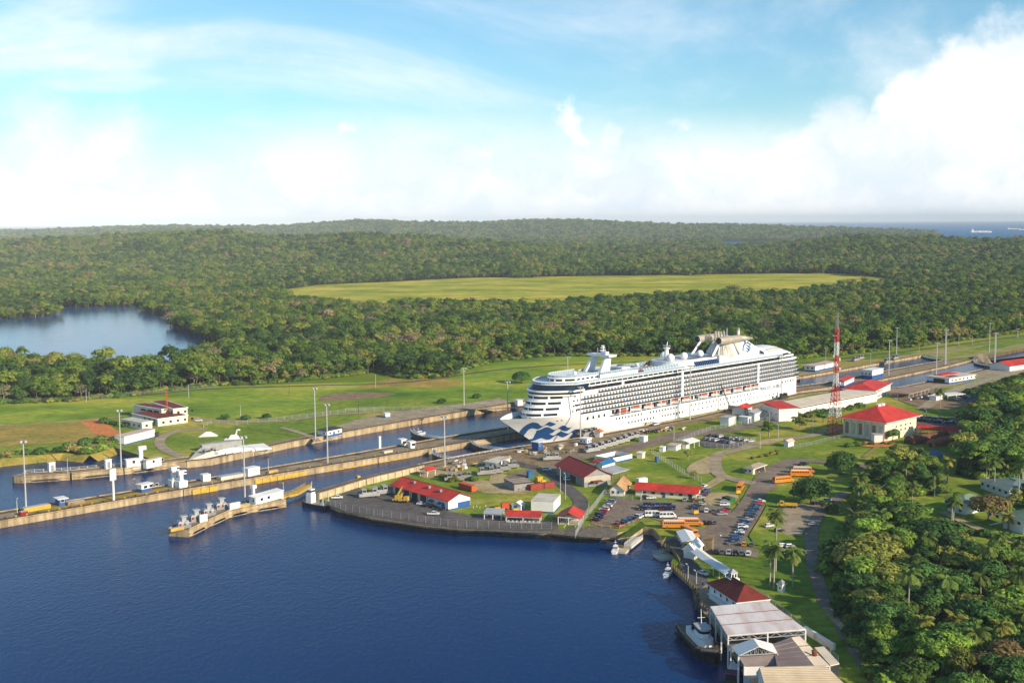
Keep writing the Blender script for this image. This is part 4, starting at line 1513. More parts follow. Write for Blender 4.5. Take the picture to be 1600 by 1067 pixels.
path('road', [(800, 722), (830, 730), (856, 736), (872, 750), (893, 768), (907, 782), (905, 797), (885, 808), (868, 812)], (7, 6.5), Z4, M_asphalt_dark, kerb=M_conc_pale)
path('road', [(800, 748), (825, 738), (860, 732), (900, 716), (960, 704), (1020, 691), (1075, 681), (1140, 672), (1230, 655), (1300, 640)], 10, Z3, M_asphalt, kerb=None)
sheet('asphalt_yard', [(945, 712), (1000, 692), (1040, 678), (1108, 668), (1120, 672), (1070, 684), (1010, 700), (960, 716)], Z3 + .02, M_asphalt)
sheet('car_park', [(922, 818), (948, 785), (965, 777), (1000, 782), (1096, 786), (1118, 780), (1130, 786), (1142, 800), (1140, 812), (1100, 820), (1040, 817), (1012, 808), (968, 826), (940, 824)], Z3, M_asphalt)
sheet('dirt_patch', [(1100, 770), (1125, 755), (1140, 745), (1128, 742), (1110, 752), (1096, 762), (1098, 778), (1110, 790), (1140, 788), (1155, 778), (1140, 770)], Z4, M_sand, smooth=3)
path('road', [(1038, 850), (1080, 838), (1120, 826), (1148, 812), (1165, 796), (1178, 778), (1190, 762), (1204, 748), (1222, 736), (1236, 724), (1262, 720), (1330, 727), (1400, 737), (1480, 752)], (9, 9), Z4 + .02, M_asphalt, kerb=None)
sheet('asphalt_yard', [(1180, 745), (1205, 727), (1230, 717), (1262, 717), (1262, 722), (1240, 728), (1240, 738), (1215, 752), (1212, 765), (1185, 770), (1172, 790), (1160, 780)], Z4, M_asphalt)
path('road', [(1178, 756), (1150, 750), (1128, 744), (1118, 732), (1118, 716), (1130, 708), (1165, 700), (1200, 690), (1260, 682), (1300, 673), (1340, 662)], 7, Z4 + .01, M_road_worn)
sheet('dirt_patch', [(1085, 722), (1118, 712), (1122, 722), (1112, 738), (1090, 742), (1072, 736)], Z4, M_sand, smooth=3)
sheet('dirt_patch', [(1190, 688), (1222, 684), (1225, 688), (1200, 696), (1185, 695)], Z4 + .03, M_sand)
sheet('car_park', [(1092, 690), (1108, 678), (1150, 681), (1182, 688), (1150, 700), (1100, 699)], Z4, M_asphalt_dark)
sheet('asphalt_yard', [(1150, 786), (1165, 796), (1140, 812), (1118, 826), (1098, 836), (1090, 858), (1112, 866), (1185, 872), (1185, 860), (1160, 852), (1168, 836), (1184, 812), (1196, 790), (1182, 782)], Z3 + .01, M_asphalt)
sheet('grass_patch', [(1170, 838), (1186, 812), (1198, 790), (1215, 806), (1240, 838), (1250, 852), (1215, 856), (1180, 852)], Z4 + .03, M_grass)
sheet('car_park', [(1208, 800), (1240, 790), (1290, 784), (1262, 820), (1252, 838), (1225, 836), (1218, 815)], Z4 + .05, M_road_worn)
path('road', [(1320, 770), (1296, 790), (1277, 808), (1268, 832), (1268, 860), (1271, 885), (1280, 915), (1292, 948), (1304, 960), (1320, 990), (1345, 1030), (1375, 1075), (1400, 1120)], (5.5, 4), Z4 + .06, M_asphalt)
path('path', [(1290, 950), (1300, 965), (1320, 985), (1340, 1012), (1370, 1056)], 2.4, Z4 + .09, M_sand)
sheet('asphalt_yard', [(1036, 850), (1050, 842), (1062, 846), (1078, 866), (1098, 892), (1108, 912), (1106, 936), (1096, 930), (1060, 886), (1064, 877)], Z4, M_asphalt_dark)
sheet('grass_patch', [(966, 842), (1002, 815), (1010, 822), (985, 840)], Z4 + .02, M_grass_dark)
sheet('stone_revetment', [(872, 829), (925, 822), (966, 829), (962, 841), (932, 841), (899, 838.5), (860, 835)], Z4, M_stone)
sheet('stone_revetment', [(510, 791), (540, 802), (584, 809), (626, 815), (665, 821), (729, 827), (815, 830), (862, 829), (860, 835), (815, 833), (760, 830), (729, 830), (665, 824), (626, 818), (584, 812), (556, 805), (530, 799)], Z4, M_stone)
sheet('grass_patch', [(1090, 872), (1120, 868), (1190, 876), (1250, 862), (1268, 900), (1300, 970), (1360, 1067), (1340, 1067), (1290, 1010), (1255, 975), (1200, 935), (1150, 905)], Z2, M_grass)
sheet('dirt_patch', [(1400, 620), (1440, 608), (1480, 614), (1500, 622), (1520, 632), (1480, 640), (1440, 636), (1420, 632)], Z3, M_brown, smooth=2)
sheet('paved_yard', [(1380, 612), (1402, 608), (1461, 597), (1552, 576), (1640, 558), (1640, 566), (1540, 590), (1480, 606), (1440, 612), (1400, 625)], Z2, M_road_worn)
path('road', [(1440, 640), (1480, 616), (1530, 600), (1600, 580), (1660, 565)], 8, Z4, M_road_worn)
sheet('car_park', [(1430, 655), (1500, 652), (1505, 668), (1432, 674)], Z4, M_asphalt_dark)
sheet('car_park', [(1500, 618), (1555, 604), (1590, 604), (1585, 616), (1510, 630)], Z4, M_asphalt_dark)
sheet('bare_soil', [(1335, 692), (1360, 690), (1395, 690), (1392, 698), (1365, 699), (1340, 697)], Z4, M_redsoil, smooth=3)
path('path', [(1350, 715), (1372, 698)], 3, Z4, mat('worn grass path', (.30, .24, .07), (.20, .19, .04), scale=.1, coord='P', rough=1))
path('road', [(1470, 800), (1510, 818), (1550, 835), (1620, 862)], 4, Z4, M_sand)
M_brownwin = mat("brown shutter", (.30, .20, .12), (.22, .14, .09), scale=.5, rough=.7)
# ------------------------------------------------------------------ buildings
def frame_of(A, B, C, d=None, w=None):
 """local frame of a rectangular footprint: B front corner, x towards C, y towards A"""
 if C is None:
  b, a = G(*B), G(*A)
  ey = (a - b).normalized(); ex = Vector((ey.y, -ey.x, 0))
  return b, ex, w, (a - b).length
 b, c = G(*B), G(*C)
 ex = (c - b).normalized(); ey = Vector((-ex.y, ex.x, 0))
 if A is None:
  return b, ex, (c - b).length, d
 a = G(*A)
 if (a - b).length > (c - b).length:
  ey = (a - b).normalized(); ex = Vector((ey.y, -ey.x, 0))
 return b, ex, max(1.5, abs((c - b).dot(ex))), max(1.5, (a - b).dot(ey))

def add_window(root, face, u, v, ww, hh, w, d, name='window', glass=None, frame=None):
 """a window: frame with a pane as its sub-part; face f (y=0), s (x=0), b (y=d), e (x=w)"""
 mb, pn = MB(), MB()
 fr = frame or M_white
 gl = glass or M_glass
 def put(m_, u0, u1, v0, v1, t, mt):
  if face == 'f': m_.box(u0, u1, -t, .02, v0, v1, mt)
  elif face == 'b': m_.box(u0, u1, d - .02, d + t, v0, v1, mt)
  elif face == 's': m_.box(-t, .02, u0, u1, v0, v1, mt)
  else: m_.box(w - .02, w + t, u0, u1, v0, v1, mt)
 k = .12
 put(mb, u - k, u + ww + k, v - k, v, .09, fr)
 put(mb, u - k, u + ww + k, v + hh, v + hh + k, .09, fr)
 put(mb, u - k, u, v, v + hh, .085, fr)
 put(mb, u + ww, u + ww + k, v, v + hh, .085, fr)
 W_ = mb.build(name, root)
 put(pn, u + .002, u + ww - .002, v + .002, v + hh - .002, .05, gl)
 pn.build('pane', W_)

def bld(name, label, A, B, C, h, wall, roof='flat', roofmat=None, rh=2.0, over=.6, d=None, w=None, wins=(), door=None, base=None, parapet=None, cat='building', ridge=None, open_sides=False, post=6, zb=0.0, group=None, roofname='roof'):
 b, ex, w, d = frame_of(A, B, C, d, w)
 root = empty(name, label, cat, (b.x, b.y, zb), math.atan2(ex.y, ex.x), group)
 rm = roofmat or M_greyroof
 if ridge is None:
  ridge = 'x' if w > d else 'y'
 if not open_sides:
  mb = MB()
  mb.prism([(0, 0), (w, 0), (w, d), (0, d)], -.6, h, wall)
  if roof == 'gable':
   if ridge == 'x':
    for x in (0, w):
     mb.add([(x, 0, h), (x, d, h), (x, d / 2, h + rh)], [(0, 1, 2)], wall)
   else:
    for y in (0, d):
     mb.add([(0, y, h), (w, y, h), (w / 2, y, h + rh)], [(0, 1, 2)], wall)
  mb.build('wall', root)
 else:
  nx, ny = max(1, round(w / post)), max(1, round(d / post))
  for i in range(nx + 1):
   for j in range(ny + 1):
    if i in (0, nx) or j in (0, ny):
     x, y = w * i / nx, d * j / ny
     p = MB(); p.box(x - .15, x + .15, y - .15, y + .15, -.2, h, M_white if open_sides is True else open_sides); p.build('post', root)
  p = MB()
  for y in (0, d): p.box(0, w, y - .12, y + .12, h - .4, h - .1, M_white)
  for x in (0, w): p.box(x - .12, x + .12, .12, d - .12, h - .4, h - .1, M_white)
  p.build('beam', root)
 o = over
 mb = MB()
 tk = .22
 if roof == 'flat':
  mb.box(-o, w + o, -o, d + o, h, h + .3, rm if not parapet else parapet)
  if parapet:
   for x0, x1, y0, y1 in ((-o, w + o, -o, -o + .3), (-o, w + o, d + o - .3, d + o), (-o, -o + .3, -o + .3, d + o - .3), (w + o - .3, w + o, -o + .3, d + o - .3)):
    mb.box(x0, x1, y0, y1, h + .301, h + .75, parapet)
   mb.box(-o + .31, w + o - .31, -o + .31, d + o - .31, h + .301, h + .4, rm)
 elif roof == 'gable':
  if ridge == 'x':
   P0 = [(-o, -o, h - o * rh / (d / 2)), (w + o, -o, h - o * rh / (d / 2)), (w + o, d / 2, h + rh), (-o, d / 2, h + rh), (w + o, d + o, h - o * rh / (d / 2)), (-o, d + o, h - o * rh / (d / 2))]
  else:
   e = h - o * rh / (w / 2)
   P0 = [(-o, d + o, e), (-o, -o, e), (w / 2, -o, h + rh), (w / 2, d + o, h + rh), (w + o, -o, e), (w + o, d + o, e)]
  vs = [(x, y, z + tk + .02) for x, y, z in P0] + [(x, y, z + .02) for x, y, z in P0]
  mb.add(vs, [(0, 1, 2, 3), (3, 2, 4, 5), (6, 9, 8, 7), (9, 11, 10, 8), (0, 6, 7, 1), (4, 10, 11, 5), (1, 7, 8, 2), (2, 8, 10, 4), (5, 11, 9, 3), (3, 9, 6, 0)], rm)
 elif roof == 'hip':
  e = h - .1
  m_ = min(w, d) / 2 + o
  if w >= d:
   r0, r1 = (m_ - o, d / 2), (w - m_ + o, d / 2)
  else:
   r0, r1 = (w / 2, m_ - o), (w / 2, d - m_ + o)
  vs = [(-o, -o, e), (w + o, -o, e), (w + o, d + o, e), (-o, d + o, e), (*r0, h + rh), (*r1, h + rh)]
  if w >= d:
   fs = [(0, 1, 5, 4), (1, 2, 5), (2, 3, 4, 5), (3, 0, 4)]
  else:
   fs = [(0, 1, 4), (1, 2, 5, 4), (2, 3, 5), (3, 0, 4, 5)]
  mb.add(vs, fs, rm)
  mb.prism([(-o, -o), (w + o, -o), (w + o, d + o), (-o, d + o)], e - .35, e - .01, M_white)
  mb.add([(-o, -o, e - .35), (w + o, -o, e - .35), (w + o, d + o, e - .35), (-o, d + o, e - .35)], [(3, 2, 1, 0)], M_white)
 elif roof == 'shed':
  vs = [(-o, -o, h), (w + o, -o, h), (w + o, d + o, h + rh), (-o, d + o, h + rh)]
  vs = [(x, y, z + tk) for x, y, z in vs] + vs
  mb.add(vs, [(0, 1, 2, 3), (7, 6, 5, 4), (0, 4, 5, 1), (1, 5, 6, 2), (2, 6, 7, 3), (3, 7, 4, 0)], rm)
 if roof:
  rf = mb.build(roofname, root)
  if roof in ('gable', 'hip') and max(w, d) > 14:
   rb = MB()
   if roof == 'gable' and ridge == 'x': rb.bar((-o, d / 2, h + rh + tk + .05), (w + o, d / 2, h + rh + tk + .05), .3, rm)
   elif roof == 'gable': rb.bar((w / 2, -o, h + rh + tk + .05), (w / 2, d + o, h + rh + tk + .05), .3, rm)
   else: rb.bar((*r0, h + rh + .05), (*r1, h + rh + .05), .35, rm)
   rb.build('ridge_cap', rf)
   if roof == 'gable':
    rb = MB()
    L_, S_ = (w, d) if ridge == 'x' else (d, w)
    e = h - o * rh / (S_ / 2) + tk
    for i in range(1, int(L_ / 2.2)):
     q = i * 2.2
     for t in (-o, S_ + o):
      rb.bar(*(((q, t, e), (q, S_ / 2, h + rh + tk)) if ridge == 'x' else ((t, q, e), (S_ / 2, q, h + rh + tk))), .11, rm)
    rb.build('roof_seam', rf, kind='stuff')
 if base:
  bm_, bh = base
  mb = MB()
  mb.box(-.05, w + .05, -.05, 0, -.4, bh, bm_); mb.box(-.05, 0, 0.0, d, -.4, bh, bm_)
  mb.box(w, w + .05, 0, d, -.4, bh, bm_); mb.box(-.05, w + .05, d, d + .05, -.4, bh, bm_)
  mb.build('painted_base', root)
 for q in wins:
  face, u0, v, ww, hh, n, st = q[:7]
  for i in range(n):
   add_window(root, face, u0 + i * st, v, ww, hh, w, d, *q[7:])
 if door:
  for face, u, ww, hh, mt in door:
   mb = MB()
   if face == 'f': mb.box(u, u + ww, -.1, .02, -.1, hh, mt)
   elif face == 's': mb.box(-.1, .02, u, u + ww, -.1, hh, mt)
   D_ = mb.build('door', root)
   hb_ = MB()
   if face == 'f': hb_.box(u + ww * .8, u + ww * .88, -.16, -.1, hh * .45, hh * .55, M_grey)
   else: hb_.box(-.16, -.1, u + ww * .8, u + ww * .88, hh * .45, hh * .55, M_grey)
   hb_.build('handle', D_)
 return root, w, d

# 1 workshop
r_, w, d = bld('workshop', 'long workshop with bright red sheet roof and open bays on the point by the water', (614.4, 772.5), (700.6, 798), (733.4, 790.6), 4.8, M_white, 'gable', M_red_roof, 2.4, 1.4, ridge='y',
  wins=[('f', w_ * 1.0, 1.1, 1.5, 1.4, 1, 1) for w_ in (6.5, 10.2)], base=(M_blue, .7), door=[('s', 2.5, 2.2, 2.6, M_blue)])
mb = MB(); mb.box(5.2, w - .2, -.12, -.06, .7, 2.9, M_blue); mb.build('blue_panel', r_)
for k in range(4):
 y0 = d * .36 + k * d * .155
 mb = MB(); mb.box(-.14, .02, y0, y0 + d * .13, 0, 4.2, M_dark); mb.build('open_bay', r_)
 mb = MB(); mb.box(-1.2, -.9, y0 - 1.0, y0 - .7, 0, 4.4, M_white); mb.build('post', r_)
for u in (d * .08, d * .24):
 mb = MB(); mb.add([(-.05, u, 2.9), (-.05, u + 3.2, 2.9), (-1.5, u + 3.2, 2.2), (-1.5, u, 2.2), (-.05, u, 3.05), (-.05, u + 3.2, 3.05), (-1.5, u + 3.2, 2.35), (-1.5, u, 2.35)], [(4, 5, 6, 7), (3, 2, 1, 0), (2, 3, 7, 6), (0, 4, 7, 3), (1, 2, 6, 5)], M_blue); mb.build('awning', r_)
for u in (9, 18, 30):
 mb = MB(); mb.box(2.0 + u * .05, 3.2 + u * .05, u, u + 1.2, 6.4, 7.5, M_grey); mb.build('roof_vent', r_)
bld('shelter', 'small red roofed shelter on posts among the pale dirt near the lock wall', None, zz3(575, 455), zz3(640, 440), 3.2, M_white, 'gable', M_red_roof, 1.0, .5, d=5, open_sides=True, cat='shelter')
bld('office_house', 'white flat roofed house with a blue base beside the near lock wall', zz3(1078, 372), zz3(1140, 393), zz3(1262, 352), 3.4, M_white, 'flat', M_conc_pale, over=.7, base=(M_blue, .8), wins=[('f', 2.5, 1.5, 1.8, 1.1, 3, 4.2), ('s', 2, 1.5, 1.4, 1.1, 2, 4)])
r_, w, d = bld('storage_block', 'grey concrete storage block with dark roof beams beside red containers', zz3(1215, 532), zz3(1300, 574), zz3(1430, 543), 3.3, mat('grey block wall', (.33, .31, .30), (.22, .21, .21), scale=.4, rough=.9), 'flat', M_dark, over=.2)
mb = MB()
for i in range(7):
 y = d * (i + .5) / 7; mb.box(0, w, y - .4, y + .4, 3.32, 3.7, M_greyroof if i % 2 else M_brown)
mb.build('roof_beam', r_, kind='stuff')

def container(label, B, C, mt, d=2.5, h=2.6, group=None, name='shipping_container', A=None):
 b, ex, w, dd = frame_of(A, B, C, d)
 root = empty(name, label, 'container', (b.x, b.y, .2), math.atan2(ex.y, ex.x), group)
 mb = MB(); mb.box(0, w, 0, dd, 0, h, mt)
 n = int(w / .6)
 for i in range(n):
  mb.box((i + .25) * w / n, (i + .6) * w / n, -.07, 0, .2, h - .2, mt)
  mb.box((i + .25) * w / n, (i + .6) * w / n, dd, dd + .07, .2, h - .2, mt)
 mb.build('body', root)
 for k in (0, 1):
  dr = MB(); dr.box(w + .0, w + .08, .1 + k * dd / 2, dd / 2 - .05 + k * dd / 2, .15, h - .15, mt); dr.build('door', root)
 fr = MB()
 for x in (-.05, w - .1):
  for y in (-.09, dd - .06): fr.box(x, x + .15, y, y + .15, -.02, h + .05, mt)
 fr.build('corner_post', root)
 return root
container('left one of two red containers end to end by the grey storage block', zz4(372, 572), zz4(470, 556), mat('container red', (.36, .06, .035), (.26, .045, .03), scale=.5, rough=.6))
container('right one of two red containers end to end by the curving road', zz4(474, 556), zz4(570, 545), MATS['container red'])
container('orange container on the pale dirt behind the red roofed workshop', zz3(835, 548), zz3(945, 580), M_orange)
container('short orange container beside the little white gabled hut', zz4(130, 728), zz4(202, 724), M_orange)
container('yellow box container above the red containers', zz4(428, 505), zz4(470, 498), M_yellow)
container('white box container behind the long red roofed office', zz4(1270, 524), zz4(1343, 515), M_white, h=3.0)
bld('equipment_house', 'tall white box building with a pale flat roof and blue base on the grass', zz4(372, 747), zz4(560, 758), zz4(618, 695), 5.0, M_white, 'flat', M_conc_pale, over=.1, base=(M_blue, .7), door=[('s', 16.2, 1.6, 2.6, M_blue)])
r_, w, d = bld('pavilion', 'open pavilion with a bright red gable roof above the stone steps by the water', zz4(596, 852), zz4(770, 858), zz4(806, 805), 3.3, M_white, 'gable', M_red_roof, 2.0, .9, ridge='x', open_sides=True, post=4.5, cat='pavilion')
mb = MB(); mb.box(.4, w - .4, .4, d - .4, -.1, .35, M_conc_pale); mb.build('floor', r_)
mb = MB(); mb.box(w * .55, w * .9, d * .2, d * .8, .35, 2.9, M_cream); mb.build('back_room', r_)
def bench_row(parent, w, d, n):
 for i in range(n):
  x = w * (i + .5) / n
  mb = MB(); mb.box(x - .35, x + .35, -1.6, 1.2, .65, .75, M_white); mb.box(x - .8, x - .5, -1.6, 1.2, .38, .46, M_white); mb.box(x + .5, x + .8, -1.6, 1.2, .38, .46, M_white)
  mb.box(x - .1, x + .1, -1.2, -1.0, 0, .65, M_white); mb.box(x - .1, x + .1, .6, .8, 0, .65, M_white)
  mb.build('table', parent)
r_, w, d = bld('picnic_shelter', 'long low red roofed shelter over white tables by the water fence', None, zz4(165, 832), zz4(446, 840), 2.6, M_white, 'shed', M_red_roof, 1.3, .5, d=4.5, open_sides=True, post=7, cat='shelter')
bench_row(r_, w, d, 8)
bld('picnic_shelter', 'small grey roofed shelter left of the long red one by the water fence', None, zz3(1050, 808), zz3(1190, 815), 2.6, M_white, 'shed', M_greyroof, 1.0, .5, d=5, open_sides=True, post=4, cat='shelter')
bld('hut', 'little white gabled hut with a blue door next to an orange container', zz4(212, 728), zz4(287, 737), zz4(311, 720), 2.5, M_white, 'gable', M_white, 1.1, .3, ridge='x', door=[('f', .8, 1.2, 2.0, M_blue)], cat='hut')
for px, lab in ((zz4(92, 738), 'yellow tank lying on the grass left of the orange container'), (zz4(245, 748), 'yellow box in front of the little white gabled hut')):
 p = G(*px); root = empty('storage_tank', lab, 'tank', (p.x, p.y, .3), .3)
 mb = MB(); mb.tube((-1.3, 0, .8), (1.3, 0, .8), .8, .8, 12, M_yellow); mb.build('tank', root)
 mb = MB(); mb.box(-1, -.7, -.7, .7, -.3, .5, M_dark); mb.box(.7, 1, -.7, .7, -.3, .5, M_dark); mb.build('cradle', root)
# grey warehouse with red roof and the annexes behind it
M_greywall = mat('grey sheet wall', (.30, .29, .285), (.22, .215, .21), scale=.25, rough=.7, detail=8)
M_beige = mat('beige wall', (.52, .46, .38), (.42, .37, .30), scale=.25, rough=.8, detail=8)
r_, w, d = bld('warehouse', 'grey warehouse with a steep dull red roof beside the curving road', zz4(585, 436), zz4(815, 540), zz4(1012, 508), 5.0, M_greywall, 'gable', mat('dull red roof', (.33, .035, .03), (.25, .03, .026), scale=.2, rough=.65, detail=9), 3.6, .9, ridge='y', cat='warehouse')
mb = MB(); mb.box(-.12, .02, d * .3, d * .5, 0, 3.4, M_dark); mb.build('door', r_)
mb = MB(); mb.box(.0, w, -.1, 0, 2.3, 5.0, M_beige); mb.build('beige_panel', r_)
mb = MB(); mb.box(w * .25, w * .62, -3.0, 0, 2.6, 2.85, M_rust); mb.build('lean_to_roof', r_)
for x in (w * .27, w * .6):
 mb = MB(); mb.box(x - .1, x + .1, -2.9, -2.7, 0, 2.6, M_grey); mb.build('post', r_)
bld('carport', 'pale grey carport roof attached behind the red roofed warehouse', zz4(1010, 452), zz4(1050, 490), zz4(1175, 455), 3.8, M_white, 'shed', M_greyroof, .8, .8, open_sides=M_grey, post=6, cat='carport')
bld('annex_house', 'white annex with a dark maroon roof behind the warehouse', zz4(850, 378), zz4(905, 390), zz4(985, 362), 3.2, M_white, 'hip', M_dkred_roof, 1.0, .5)
M_tarp = mat('blue sheet roof', (.02, .15, .34), (.02, .12, .28), scale=.3, rough=.5)
bld('blue_shed', 'low shed with a bright blue roof next to the pale grey carport', zz4(935, 385), zz4(965, 398), zz4(1072, 365), 2.6, M_white, 'gable', M_tarp, 1.2, .4, cat='shed')
b, ex, w, d = frame_of(zz4(957, 310), zz4(1040, 348), zz4(1215, 308))
root = empty('walled_compound', 'roofless white walled compound with a blue base behind the warehouse', 'building', b, math.atan2(ex.y, ex.x))
for nm, q in (('wall', (0, w, 0, .3)), ('wall', (0, w, d - .3, d)), ('wall', (0, .3, .31, d - .31)), ('wall', (w - .3, w, .31, d - .31))):
 mb = MB(); mb.box(*q, .8, 3.0, M_white); mb.box(*q, -.3, .8, M_blue); mb.build(nm, root)
for i in range(4):
 mb = MB(); mb.box(w * (.15 + .2 * i), w * (.15 + .2 * i) + 2, d * .3, d * .3 + 2.2, 0, 1.6 + .3 * (i % 2), (M_rust, M_grey, M_white, M_tarp)[i]); mb.build('stored_goods', root)
r_, w, d = bld('gabled_house', 'small white house with a weathered yellow brown gable roof behind the parking lot', zz4(1030, 608), zz4(1145, 614), zz4(1196, 548), 2.9, M_white, 'gable', mat('weathered roof', (.50, .34, .15), (.38, .16, .08), scale=.3, rough=.85, detail=9, coord='Object'), 2.6, .9, ridge='x', cat='house',
  wins=[('s', 2.0, 1.0, 1.2, 1.3, 3, 2.4)])
r_, w, d = bld('long_office', 'long single storey office with a bright red roof and cream walls behind the parking lot', None, (993, 774), (1088, 781), 3.2, M_cream, 'gable', M_red_roof, 1.7, 1.1, d=9.5, ridge='x', wins=[('f', 3.2, 1.3, 1.7, 1.1, 6, 4.2)], door=[('f', 12.5, 1.3, 2.2, M_blue), ('f', 24.5, 1.6, 2.2, M_dark)], cat='office')
r_, w, d = bld('gate_hut', 'tan hip roofed bus stop hut on the grassy island where people wait', zz5(855, 432), zz5(940, 434), zz5(1040, 398), 3.1, M_cream, 'hip', mat('tan roof', (.36, .29, .22), (.28, .22, .16), scale=.3, rough=.85, detail=9), 1.3, .9, wins=[('s', 1, 1.1, 1.2, 1.1, 2, 2.4)], cat='hut')
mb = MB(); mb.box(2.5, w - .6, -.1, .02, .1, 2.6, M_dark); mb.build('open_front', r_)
# the row of small white huts along the road by the ship
M_pinkroof = mat('pinkish roof', (.62, .46, .40), (.50, .36, .32), scale=.3, rough=.8)
bld('hut', 'white hut at the end of the row of grey machines', zz4(1277, 162), zz4(1312, 168), zz4(1345, 157), 3.2, M_white, 'flat', M_white, over=.2, cat='hut')
bld('hut', 'small white and yellow hut on the grass right of the white walled compound', zz4(1264, 292), zz4(1300, 302), zz4(1322, 290), 2.8, M_cream, 'flat', M_white, over=.3, cat='hut')
bld('hut', 'tiny white hut at the left end of the shelters below the asphalt strip', zz5(165, 240), zz5(195, 246), zz5(215, 236), 2.4, M_white, 'flat', M_white, over=.2, cat='hut')
bld('hut', 'white hut with a flat pinkish roof among the shelters below the asphalt strip', zz5(232, 226), zz5(300, 236), zz5(342, 218), 2.6, M_white, 'flat', M_pinkroof, over=.4, wins=[('f', 1.5, 1.2, 1.0, .8, 2, 3)], cat='hut')
bld('hut', 'small hut with a faded red roof right of the pinkish roofed hut', zz5(358, 216), zz5(385, 222), zz5(408, 212), 2.6, M_white, 'hip', mat('faded red roof', (.40, .12, .09), (.32, .10, .08), scale=.3, rough=.85), .9, .4, cat='hut')
bld('shelter', 'large white open shelter roof beside the fenced car lot', zz5(300, 205), zz5(410, 222), zz5(492, 200), 3.4, M_white, 'gable', M_white, 1.0, .4, open_sides=True, post=6, cat='shelter')
bld('hut', 'white hut with an orange red pyramid roof close to the ship hull', zz4(915, 118), zz4(945, 126), zz4(972, 116), 3.2, M_white, 'hip', mat('orange tile roof', (.48, .13, .05), (.36, .10, .04), scale=.4, rough=.8), 1.6, .6, cat='hut')
bld('control_cabin', 'white cabin with a blue base under the lamp post by the ship bow', zz4(785, 182), zz4(838, 192), zz4(877, 180), 3.6, M_white, 'flat', M_white, over=.4, base=(M_blue, 1.2), wins=[('f', 1.2, 1.7, 1.2, .9, 2, 2.4), ('s', 1, 1.7, 1.2, .9, 2, 2.2)], cat='cabin')
r_, w, d = bld('control_cabin', 'blue walled booth with a white roof on stilts just ahead of the ship bow', zz4(378, 236), zz4(432, 244), zz4(465, 234), 3.4, M_blue, 'flat', M_white, over=.5, wins=[('f', .8, 1.5, 1.4, 1.1, 1, 2)], cat='cabin', zb=1.6)
for x in (.2, w - .2):
 for y in (.2, d - .2):
  mb = MB(); mb.box(x - .12, x + .12, y - .12, y + .12, -1.6, -.6, M_blue); mb.build('stilt', r_)
bld('portable_toilet', 'bright blue portable cabin on the dirt behind the storage block', None, zz4(352, 463), zz4(388, 460), 2.8, M_tarp, 'flat', M_tarp, over=.1, d=3, cat='cabin')
bld('portable_toilet', 'small bright blue portable cabin by the grass fence', None, zz4(1420, 332), zz4(1440, 330), 2.4, M_tarp, 'flat', M_tarp, over=.1, d=2, cat='cabin')
# big white control buildings under the ship stern
bld('pump_house', 'plain white cube house on the grass under the ship lifeboats', r7(513, 797), r7(575, 805), r7(632, 786), 5.0, M_white, 'flat', M_greyroof, over=.3)
bld('machine_house', 'white house with a red gable roof close to the ship side', r7(620, 708), r7(690, 722), r7(752, 698), 4.0, M_white, 'gable', M_red_roof, 1.6, .6, wins=[('f', 2, 1.6, 1.2, 1, 3, 4)])
bld('machine_house', 'white house with a blue door right of the plain white cube', r7(648, 778), r7(720, 786), r7(740, 778), 3.8, M_white, 'flat', M_white, over=.3, door=[('f', 1.2, 2.2, 3.0, M_blue)])
bld('machine_house', 'white shed with dark grey lean to between the cube and the long control building', r7(740, 760), r7(770, 770), r7(842, 745), 5.0, M_white, 'shed', M_greyroof, 1.0, .5)
bld('control_building', 'tall red roofed white building at the left end of the long control building', r7(828, 732), r7(955, 771), r7(1042, 745), 8.2, M_white, 'shed', M_red_roof, 1.2, .7, wins=[('s', 3, 3.5, .8, 1.2, 5, 6)])
M_beigeroof = mat('sunlit beige roof', (.80, .68, .52), (.64, .53, .40), scale=.15, rough=.8, detail=9)
r_, w, d = bld('control_building', 'very long white building with a striped beige roof below the ship stern', None, (1230, 655), (1370, 627), 6.2, M_white, 'flat', M_beigeroof, over=.7, d=20)
for k in range(5):
 mb = MB(); mb.box(-.4, w + .4, 2 + k * 3.9, 2.5 + k * 3.9, 6.302, 6.42, M_beige); mb.build('roof_seam', r_)
mb = MB(); mb.box(0, w, -.06, 0, 5.4, 5.95, M_dark); mb.build('eave_dark_band', r_)  # dark band along the top of the front wall
for k in range(14):
 add_window(r_, 'f', 5 + k * (w - 10) / 14, 3.0, .7, .9, w, d)
bld('control_building', 'two storey house with a broad red hip roof behind the long beige roofed building', (1330, 616), (1366, 626), (1391, 613), 7.0, M_white, 'hip', M_red_roof, 3.0, 1.2, wins=[('f', 2, 4.4, 2.2, 1.2, 5, 4), ('f', 2, 1.2, 2.2, 1.2, 5, 4)])
bld('lock_house', 'red roofed white lock house with blue base behind the radio tower', z8(330, 500), z8(352, 512), z8(420, 480), 4.5, M_white, 'shed', M_red_roof, 1.0, .6, base=(M_blue, 1.2))
bld('lock_house', 'white house with a bright blue base standing on the centre wall over the water', z8(474, 452), z8(545, 458), z8(622, 440), 7.0, M_white, 'flat', M_white, over=.5, base=(M_blue, 3.0), wins=[('s', 1.5, 3.6, 1.4, 1.4, 3, 3)])
bld('lock_house', 'long white house with blue base on the far bank behind the ship stern', z8(92, 398), z8(150, 408), z8(298, 376), 5.0, M_white, 'flat', M_pinkroof, over=.6, base=(M_blue, 1.5), wins=[('s', 2, 2.5, 1.6, 1.4, 3, 4)])
r_, w, d = bld('lock_house', 'broad white house with red patches on its roof beside the right hand water lane', z8(985, 465), z8(1080, 492), z8(1262, 462), 4.6, M_white, 'flat', M_conc_pale, over=.9, base=(M_blue, 1.3), wins=[('f', 3, 2.2, 2, 1.2, 7, 5.5)])
